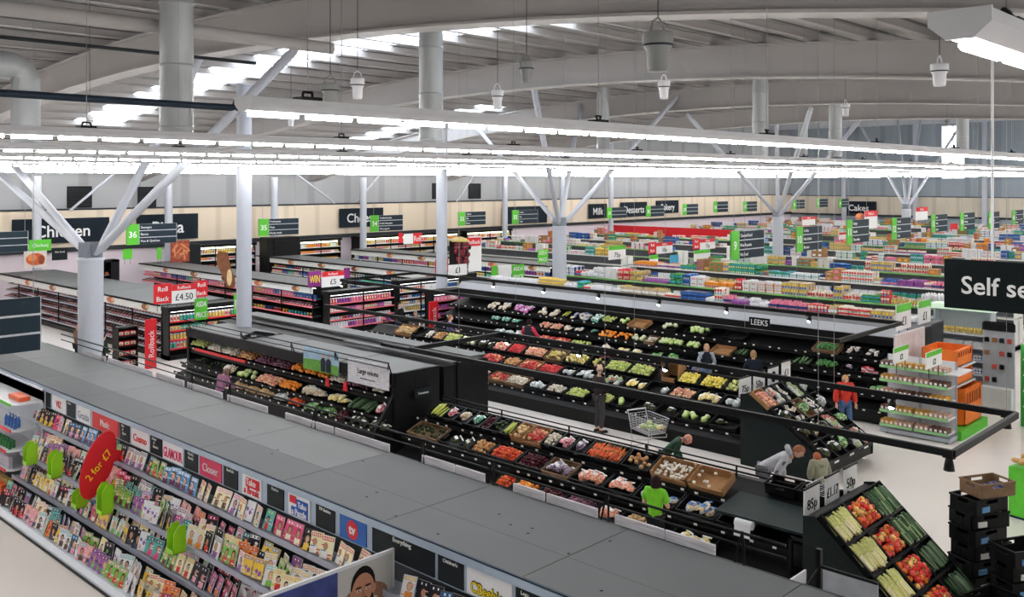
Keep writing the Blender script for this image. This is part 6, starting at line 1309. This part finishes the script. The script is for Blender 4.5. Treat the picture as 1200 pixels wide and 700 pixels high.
    for i in range(k_ + 1):
        a = math.pi * i / k_ - math.pi / 2
        for j in range(n_):
            b = 2 * math.pi * j / n_; cx, cy, cz = math.cos(a) * math.cos(b), math.cos(a) * math.sin(b), math.sin(a)
            wj = 1 - .28 * max(0, -cz) ** 1.2; X_, Y_, Z_ = .076 * cx * wj, .096 * cy * (1 - .12 * max(0, -cz)), .12 * cz
            if cy < 0 and -.35 < cz < .25 and abs(cx) < .22: Y_ -= .012 * (1 - abs(cx) / .22)
            if cy < -.6 and .1 < cz < .35: Y_ -= .004
            if cy < -.5 and -.75 < cz < -.5: Y_ -= .008
            vs.append((X_, Y_, Z_))
    fs = [(i * n_ + j, i * n_ + (j + 1) % n_, (i + 1) * n_ + (j + 1) % n_, (i + 1) * n_ + j) for i in range(k_) for j in range(n_)]
    hd.add(vs, fs, 0, True)
    hd.add([(-.011, -.093, -.012), (.011, -.093, -.012), (0, -.118, -.028), (0, -.094, .03), (-.014, -.094, -.036), (.014, -.094, -.036)], [(0, 2, 3), (1, 3, 2), (0, 4, 2), (1, 2, 5), (4, 5, 2)], 0)
    for s in (-1, 1): hd.ball((s * .03, -.084, .01), .011, 6, 4, 1); hd.ball((s * .078, .0, -.01), .024, 6, 5, 0, (.35, .8, 1.2)); hd.box(s * .03 - .015, s * .03 + .015, -.094, -.086, .028, .033, 1)
    hd.box(-.022, .022, -.093, -.085, -.061, -.053, 2)
    SKM = M('skin_%d_%d' % (skin[0], skin[2]), skin, .55, 0, .04, 20)
    body = bpy.data.objects.new('body', skin_mesh('body', J, B, Rr, [SKM, EYE, LIPS], hd)); C.objects.link(body); body.parent = t
    # clothes
    def wear(name, keys, bones, grow, mat):
        JJ = {k: J[k] for k in keys}; RR = {}
        for k in keys: v = Rr[k]; v = v if isinstance(v, tuple) else (v, v); RR[k] = (v[0] + grow * S, v[1] + grow * S)
        o = bpy.data.objects.new(name, skin_mesh(name, JJ, bones, RR, [mat])); C.objects.link(o); o.parent = t; return o
    nm, rgb = top; TMt = M('cloth_' + nm.replace(' ', '_') + '_%d' % rgb[0], rgb, .8, 0, .12, 14, .2)
    ks = ['pelvis', 'waist', 'chest', 'neck', 'shr', 'shl', 'elr', 'ell']; bs = [('pelvis', 'waist'), ('waist', 'chest'), ('chest', 'neck'), ('chest', 'shr'), ('chest', 'shl'), ('shr', 'elr'), ('shl', 'ell')]
    if sleeves:
        for n in 'rl': J['cu' + n] = J['el' + n].lerp(J['wr' + n], .9); Rr['cu' + n] = .03 * S; ks.append('cu' + n); bs.append(('el' + n, 'cu' + n))
    else:
        for n in 'rl': J['el' + n + '_'] = J['sh' + n].lerp(J['el' + n], .75); Rr['el' + n + '_'] = .044 * S
        ks = ['pelvis', 'waist', 'chest', 'neck', 'shr', 'shl', 'elr_', 'ell_']; bs = [('pelvis', 'waist'), ('waist', 'chest'), ('chest', 'neck'), ('chest', 'shr'), ('chest', 'shl'), ('shr', 'elr_'), ('shl', 'ell_')]
    J['nk_'] = J['chest'].lerp(J['neck'], .85); Rr['nk_'] = .055 * S
    ks = ['nk_' if k == 'neck' else k for k in ks]; bs = [tuple('nk_' if q == 'neck' else q for q in b) for b in bs]
    J['hem'] = J['pelvis'] + V((0, 0, -.09 * S)); Rr['hem'] = (.125 * S, .1 * S); ks.insert(0, 'hem'); bs.insert(0, ('hem', 'pelvis'))
    g = wear(nm.replace(' ', '_'), ks, bs, {'padded jacket': .05, 'grey hoodie': .045, 'khaki hoodie': .045}.get(nm, .028), TMt)
    if stripes:
        m = MB()
        for q in (-.02, 0, .02): 
            p = [J['shl'] + V((.075 * S, q, 0)), J['ell'] + V((.062 * S, q, 0)), J['cul'] + V((.052 * S, q, 0))]; m.tube(p, .006, 5)
            p = [J['shr'] + V((-.075 * S, q, 0)), J['elr'] + V((-.062 * S, q, 0)), J['cur'] + V((-.052 * S, q, 0))]; m.tube(p, .006, 5)
        m.build('sleeve_stripe', BKT, g)
    if hood: m = MB(); m.t = Matrix.Translation(up((0, .06, 1.5)) * S) @ Matrix.Rotation(R(lean), 4, 'X'); m.lathe([(.06 * S, .05), (.1 * S, .03), (.115 * S, -.01), (.09 * S, -.05), (.03 * S, -.06)], 12); m.build('hood', TMt, g)
    for n in 'rl': J['cf' + n] = J['kn' + n].lerp(J['an' + n], .93); Rr['cf' + n] = .045 * S
    wear(legs[0].replace(' ', '_'), ['pelvis', 'hir', 'hil', 'knr', 'knl', 'cfr', 'cfl'], [('pelvis', 'hir'), ('pelvis', 'hil'), ('hir', 'knr'), ('hil', 'knl'), ('knr', 'cfr'), ('knl', 'cfl')], .016, M('cloth_legs_%d_%d' % (legs[1][0], legs[1][2]), legs[1], .85, 0, .12, 14))
    for n in 'rl':
        m = MB(); a = J['he' + n]; b = J['to' + n]; m.tube([a + V((0, .03, .0)), a + V((0, -.02, .012)), (a + b) / 2 + V((0, 0, .01)), b + V((0, -.02, 0)), b + V((0, -.05, -.005))], [.03 * S, .048 * S, .045 * S, .042 * S, .02 * S], 10); m.build('shoe', M('shoe_leather', (40, 36, 36), .5), t)
    if hair:
        hm = M('hair_%d_%d' % (hair[0], hair[2]), hair, .75, 0, .3, 60, .4); m = MB(); m.t = HM; vs = []; n_, k_ = 16, 8
        lo = {'short': -.15, 'bald': .99, 'bob': -.7, 'long': -.8}[hairstyle]
        if hairstyle == 'bald':
            for s in (-1, 1): m.ball((s * .066, .03, -.005), .04, 8, 6, 0, (.45, 1.1, .9))
            m.ball((0, .072, -.01), .05, 8, 6, 0, (1.1, .5, .8))
        else:
            for i in range(k_ + 1):
                for j in range(n_):
                    b = 2 * math.pi * j / n_; fr = math.sin(b) < -.35; low = (.42 if fr else lo) if hairstyle != 'short' else (.5 if fr else (-.1 if abs(math.cos(b)) > .8 else -.35))
                    cz = 1 - (1 - low) * i / k_; rr = math.sqrt(max(0, 1 - cz * cz)) if cz > -.2 else (.98 if hairstyle in ('bob', 'long') else math.sqrt(1 - cz * cz))
                    g_ = 1.14 + (.06 * math.sin(5 * b)) * (hairstyle != 'short'); vs.append((.079 * rr * math.cos(b) * g_, .098 * rr * math.sin(b) * g_, .128 * cz))
            m.add(vs, [(i * n_ + j, i * n_ + (j + 1) % n_, (i + 1) * n_ + (j + 1) % n_, (i + 1) * n_ + j) for i in range(k_) for j in range(n_)], 0, True)
            if hairstyle == 'long': m.ball((0, .07, -.16), .09, 10, 8, 0, (1, .5, 1.3))
        m.build('hair', hm, t)
    return t
def face_to(x, y, deg=0): return math.atan2(-x, y) + math.pi + R(deg)     # turn a -Y facing figure towards the viewer's side of the shop, plus an angle
TOWARD = R(-46)       # facing the mezzanine
reach = {'r': ((-.24, -.12, 1.2), (-.16, -.42, 1.22)), 'l': ((.24, -.12, 1.2), (.18, -.38, 1.15))}
folded = {'r': ((-.25, -.02, 1.15), (-.1, -.24, 1.12)), 'l': ((.25, -.02, 1.15), (.1, -.25, 1.08))}
person(23.4, 10.4, R(-50), 1.64, 'woman in an orange-red hooded jacket and blue jeans walking past the mushrooms', ('padded jacket', (206, 50, 34)), ('jeans', (74, 104, 150)), (206, 160, 100), arms=None, hairstyle='bob', hood=True, stride=.1)
person(19.25, yat(702, 19.25), R(75), 1.76, 'balding man in a dark brown jacket and grey trousers by the long island', ('dark jacket', (50, 42, 44)), ('trousers', (66, 64, 66)), (150, 140, 134), hairstyle='bald', arms=folded, head_turn=20)
person(13.15, yat(768, 13.15), R(100), 1.63, 'shop worker in a lime green T-shirt with dark bobbed hair, back turned', ('t_shirt', (116, 200, 30)), ('dark trousers', (30, 30, 36)), (40, 26, 24), (214, 160, 140), arms=folded, hairstyle='bob', sleeves=False)
person(16.55, 9.0, R(20), 1.86, 'person in a pale grey hoodie with black sleeve stripes, bending far forward', ('grey hoodie', (176, 176, 182)), ('grey joggers', (110, 110, 116)), (150, 90, 60), lean=62, arms={'r': ((-.26, -.1, 1.2), (-.2, -.35, 1.15)), 'l': ((.26, -.1, 1.2), (.2, -.35, 1.15))}, hood=True, stripes=True)
person(16.95, 8.0, R(150), 1.5, 'ginger-haired person in a khaki hooded top behind the price boards', ('khaki hoodie', (150, 150, 126)), ('dark trousers', (40, 40, 44)), (170, 90, 54), arms=folded, lean=12, hood=True)
person(24.35, yat(828, 24.35), R(-55), 1.72, 'blonde woman in a dark gilet with grey sleeves facing us at the far display', ('grey top', (150, 160, 172)), ('jeans', (96, 116, 140)), (190, 150, 110), arms=folded, hairstyle='long')
person(23.9, yat(817, 23.9), R(-60), 1.25, 'child with a flushed face in blue in front of the blonde woman', ('blue top', (90, 110, 140)), ('dark trousers', (40, 44, 60)), (120, 80, 60), (214, 130, 110), arms=folded)
person(24.3, yat(883, 24.3), R(120), 1.72, 'person in a dark navy coat reaching into the far display, back turned', ('navy coat', (28, 34, 46)), ('dark trousers', (30, 30, 36)), (150, 116, 80), arms=reach, hairstyle='bob')
person(24.35, yat(620, 24.35), R(95), 1.72, 'person in a dark gilet with bright red sleeves, back turned at the far display', ('red jumper', (190, 40, 70)), ('black trousers', (22, 22, 26)), (30, 24, 24), arms={'r': ((-.34, .0, 1.2), (-.3, -.25, 1.1)), 'l': ((.34, .0, 1.2), (.3, -.25, 1.1))}, hairstyle='bob')
g = C.objects; pr = [o for o in g if o.type == 'EMPTY' and o.get('label', '').startswith('person in a dark gilet')][0]
m = MB(); m.lathe([(.1, .98), (.185, 1.0), (.19, 1.2), (.2, 1.38), (.15, 1.46), (.07, 1.49)], 16); q = m.build('gilet', M('gilet_dark', (40, 42, 48), .7), pr); q.scale = (1, .72, 1)
pr = [o for o in g if o.type == 'EMPTY' and o.get('label', '').startswith('blonde woman')][0]
m = MB(); m.lathe([(.1, .98), (.18, 1.0), (.18, 1.2), (.18, 1.36), (.13, 1.44), (.07, 1.47)], 16); q = m.build('gilet', M('gilet_navy', (34, 36, 50), .7), pr); q.scale = (1, .74, 1)
person(16.3, yat(778, 16.3), R(30), 1.62, 'stooping grey-haired person in dark green behind the low island', ('green coat', (40, 66, 50)), ('dark trousers', (40, 44, 60)), (150, 130, 120), (206, 140, 118), lean=48, arms=reach, hairstyle='bald')
person(23.2, yat(527, 23.2), R(60), 1.7, 'person in a purple-blue jacket with ginger hair beyond the long island', ('purple jacket', (84, 80, 120)), ('dark trousers', (40, 44, 60)), (140, 90, 60), arms=folded)
person(24.1, yat(468, 24.1), R(10), 1.72, 'dark-haired person in a black coat near the red totem', ('black coat', (30, 30, 34)), ('dark trousers', (40, 44, 60)), (50, 36, 30), arms=folded)
person(23.3, yat(487, 23.3), R(-30), 1.66, 'brown-haired woman in a patterned dark top pushing the far trolley', ('dark patterned top', (70, 64, 66)), ('jeans', (60, 70, 90)), (130, 96, 70), arms=reach, hairstyle='long')
person(12.75, 23.2, R(100), 1.6, 'brown-haired shopper in a pink top bending towards the onion shelves', ('pink top', (150, 96, 130)), ('dark trousers', (40, 40, 50)), (116, 90, 80), lean=22, arms=reach, hairstyle='bob')
person(13.0, 33.4, R(100), 1.65, 'shopper with ginger hair at the meat shelves left of the thick column', ('brown coat', (110, 80, 66)), ('dark trousers', (30, 30, 36)), (170, 110, 70), arms=folded)
person(12.6, 30.4, R(100), 1.68, 'shopper in dark green at the meat shelves right of the thick column', ('dark green coat', (30, 52, 40)), ('dark trousers', (30, 30, 36)), (60, 50, 40), arms=folded)
# ================================================================== TROLLEYS
CHR = M('trolley_chrome', (200, 200, 206), .3, .6, .05)
def trolley(x, y, rz, label, load=None):
    t = thing('shopping_trolley', label, 'trolley', (x, y, 0), rz); m = MB(); r_ = .004
    def P3(u, v, w_): return (u * (.24 + .05 * w_) * 1.0, -.42 + v * .84, .58 + w_ * .36 * (1.0 if True else 1))
    for w_ in [k / 6 for k in range(7)]:
        pts = [P3(-1, .0 + .12 * (1 - w_), w_), P3(-1, 1, w_), P3(1, 1, w_), P3(1, .0 + .12 * (1 - w_), w_), P3(-1, .0 + .12 * (1 - w_), w_)]; m.tube(pts, .008 if w_ in (0, 1) else r_, 4)
    for k in range(13):
        v = .1 + k * .9 / 12
        for s in (-1, 1): m.tube([P3(s, v, 0), P3(s, v, 1)], r_, 4)
        m.tube([P3(-1, v, 0), P3(1, v, 0)], r_, 4)
    for k in range(7):
        u = -1 + k / 3
        m.tube([P3(u, 1, 0), P3(u, 1, 1)], r_, 4); m.tube([P3(u, .12, 0), P3(u, 0, 1)], r_, 4); m.tube([P3(u, .12, 0), P3(u, 1, 0)], r_, 4)
    m.build('basket', CHR, t)
    m = MB()
    for s in (-1, 1): m.tube([(s * .26, .52, .98), (s * .26, .4, .62), (s * .24, .36, .3), (s * .26, .42, .12)], .013, 6); m.tube([(s * .24, .36, .3), (s * .22, -.4, .5), (s * .22, -.42, .58)], .012, 6); m.tube([(s * .26, .42, .14), (s * .2, -.48, .14), (s * .2, -.5, .1)], .013, 6)
    m.tube([(-.26, .42, .14), (.26, .42, .14)], .012, 6); m.build('chassis', CHR, t)
    m = MB(); m.tube([(-.27, .54, .99), (.27, .54, .99)], .018, 8); m.build('handle', M('trolley_handle', (210, 214, 220), .4), t)
    for s in (-1, 1):
        for yy in (.42, -.5): m = MB(); m.tube([(s * .22 - .015, yy, .06), (s * .22 + .015, yy, .06)], .06, 12); m.box(s * .22 - .02, s * .22 + .02, yy - .015, yy + .015, .05, .13, 1); m.build('wheel', [BLP, CHR], t)
    return t
trolley(18.5, 13.1, R(-20), 'silver wire shopping trolley loaded with fruit standing in the aisle')
for k in range(7): rep('yellow_bag' if k % 2 else 'lettuce', PG['yellow_bag' if k % 2 else 'lettuce'][0], TM(18.5 + rc.uniform(-.1, .1), 13.0 + rc.uniform(-.25, .25), .62 + .04 * (k % 3), k), ('yellow bag' if k % 2 else 'lettuce') + ' lying in the silver trolley', 'shopping in the silver trolley')
trolley(22.9, yat(477, 22.9), R(-40), 'distant wire trolley pushed by the woman in a dark top')
# ================================================================== RIGHT FOREGROUND
def stack(x, y, n, rz, label, top=None):
    for k in range(n):
        o = inst('stacked_crate', crate_mesh(.6, .4, .2, 'black'), TM(x + rc.uniform(-.03, .03), y + rc.uniform(-.02, .02) - .2, .25 * k, rz + R(rc.uniform(-7, 7)), 0, 1.24))
        tag(o, 'black plastic crate, %s from the floor in the %s' % (ORD[k], label), 'crate', 'crates of the ' + label)
        m = MB(); m.box(-.2, -.06, -.012, -.001, .03, .1); m.build('sticker', M('sticker_blue', (90, 150, 200), .4) if k % 2 else TIK, o)
stack(16.17, 4.96, 6, R(-25), 'tall stack beside the leek stand'); stack(15.72, 4.22, 4, R(-32), 'lower stack at the right edge'); stack(14.7, 4.3, 2, R(-15), 'short stack in front')
o = inst('stacked_crate', crate_mesh(.6, .4, .2, 'wood'), TM(16.27, 4.68, 1.5, R(-28), 0, 1.15)); tag(o, 'brown plastic crate with dark blue packs on top of the black crate stack', 'crate')
for k in range(5): rep('blue_pack', PKS.setdefault(('bp', 0), (lambda m: (m.bbox(-.05, .05, -.13, .13, 0, .05, .015), m.mesh('blue_pack', M('navy_pack', (40, 46, 96), .5)))[1])(MB())), TM(16.27, 4.68, 1.56, R(-28)) @ TM(-.2 + k * .1, .18, 0.01 * k, R(rc.uniform(-20, 20)), R(10)), 'dark blue pack in the brown crate on the stack', 'packs in the brown crate')
t = thing('dump_bin', 'bright green dump bin of bread at the right edge', 'bin', (20.0, 5.12, 0), R(-12))
m = MB(); m.bbox(-.1, 1.0, -.45, .45, .05, 1.0, .015); m.build('green_body', M('bin_green', (86, 190, 40), .5), t); m = MB(); m.box(-.08, .98, -.43, .43, 0, .06); m.build('base', M('base_navy', (30, 40, 70), .5), t)
def bread(m): m.tube([(-.13, 0, .04), (-.09, 0, .05), (.09, 0, .05), (.13, 0, .04)], [.02, .05, .05, .02], 8)
bm_ = mk(bread, [pm('crust', (206, 160, 100))], 'bread_roll')
for k in range(14): rep('bread_roll', bm_, TM(19.9 + rc.uniform(.0, .75), 5.2 + rc.uniform(-.3, .3), 1.0 + .05 * (k % 2), rc.uniform(0, 3)), 'golden bread roll heaped on the green bin', 'bread rolls on the green bin')
t = thing('end_barrier', 'black framed white panel barrier at the near end of the aisle behind the grey top', 'barrier', (10.3, 0, 0))
m = MB(); m.box(-.03, .03, 4.86, 4.92, 0, 2.32); m.tube([(0, 4.89, 2.12), (0, 4.2, 2.12)], .02, 6); m.tube([(0, 4.89, 2.1), (-.7, 4.89, 1.9)], .012, 6); m.build('post', BLK, t); m = MB(); m.box(-.01, .01, 4.2, 4.84, 1.4, 2.1); m.build('white_panel', M('frosted_panel', (200, 204, 210), .4), t)
m = MB(); m.box(-.75, -.2, 4.95, 4.97, 1.7, 2.12); m.build('side_plate', WHM, t)
flush(260, {'magazine': 345})
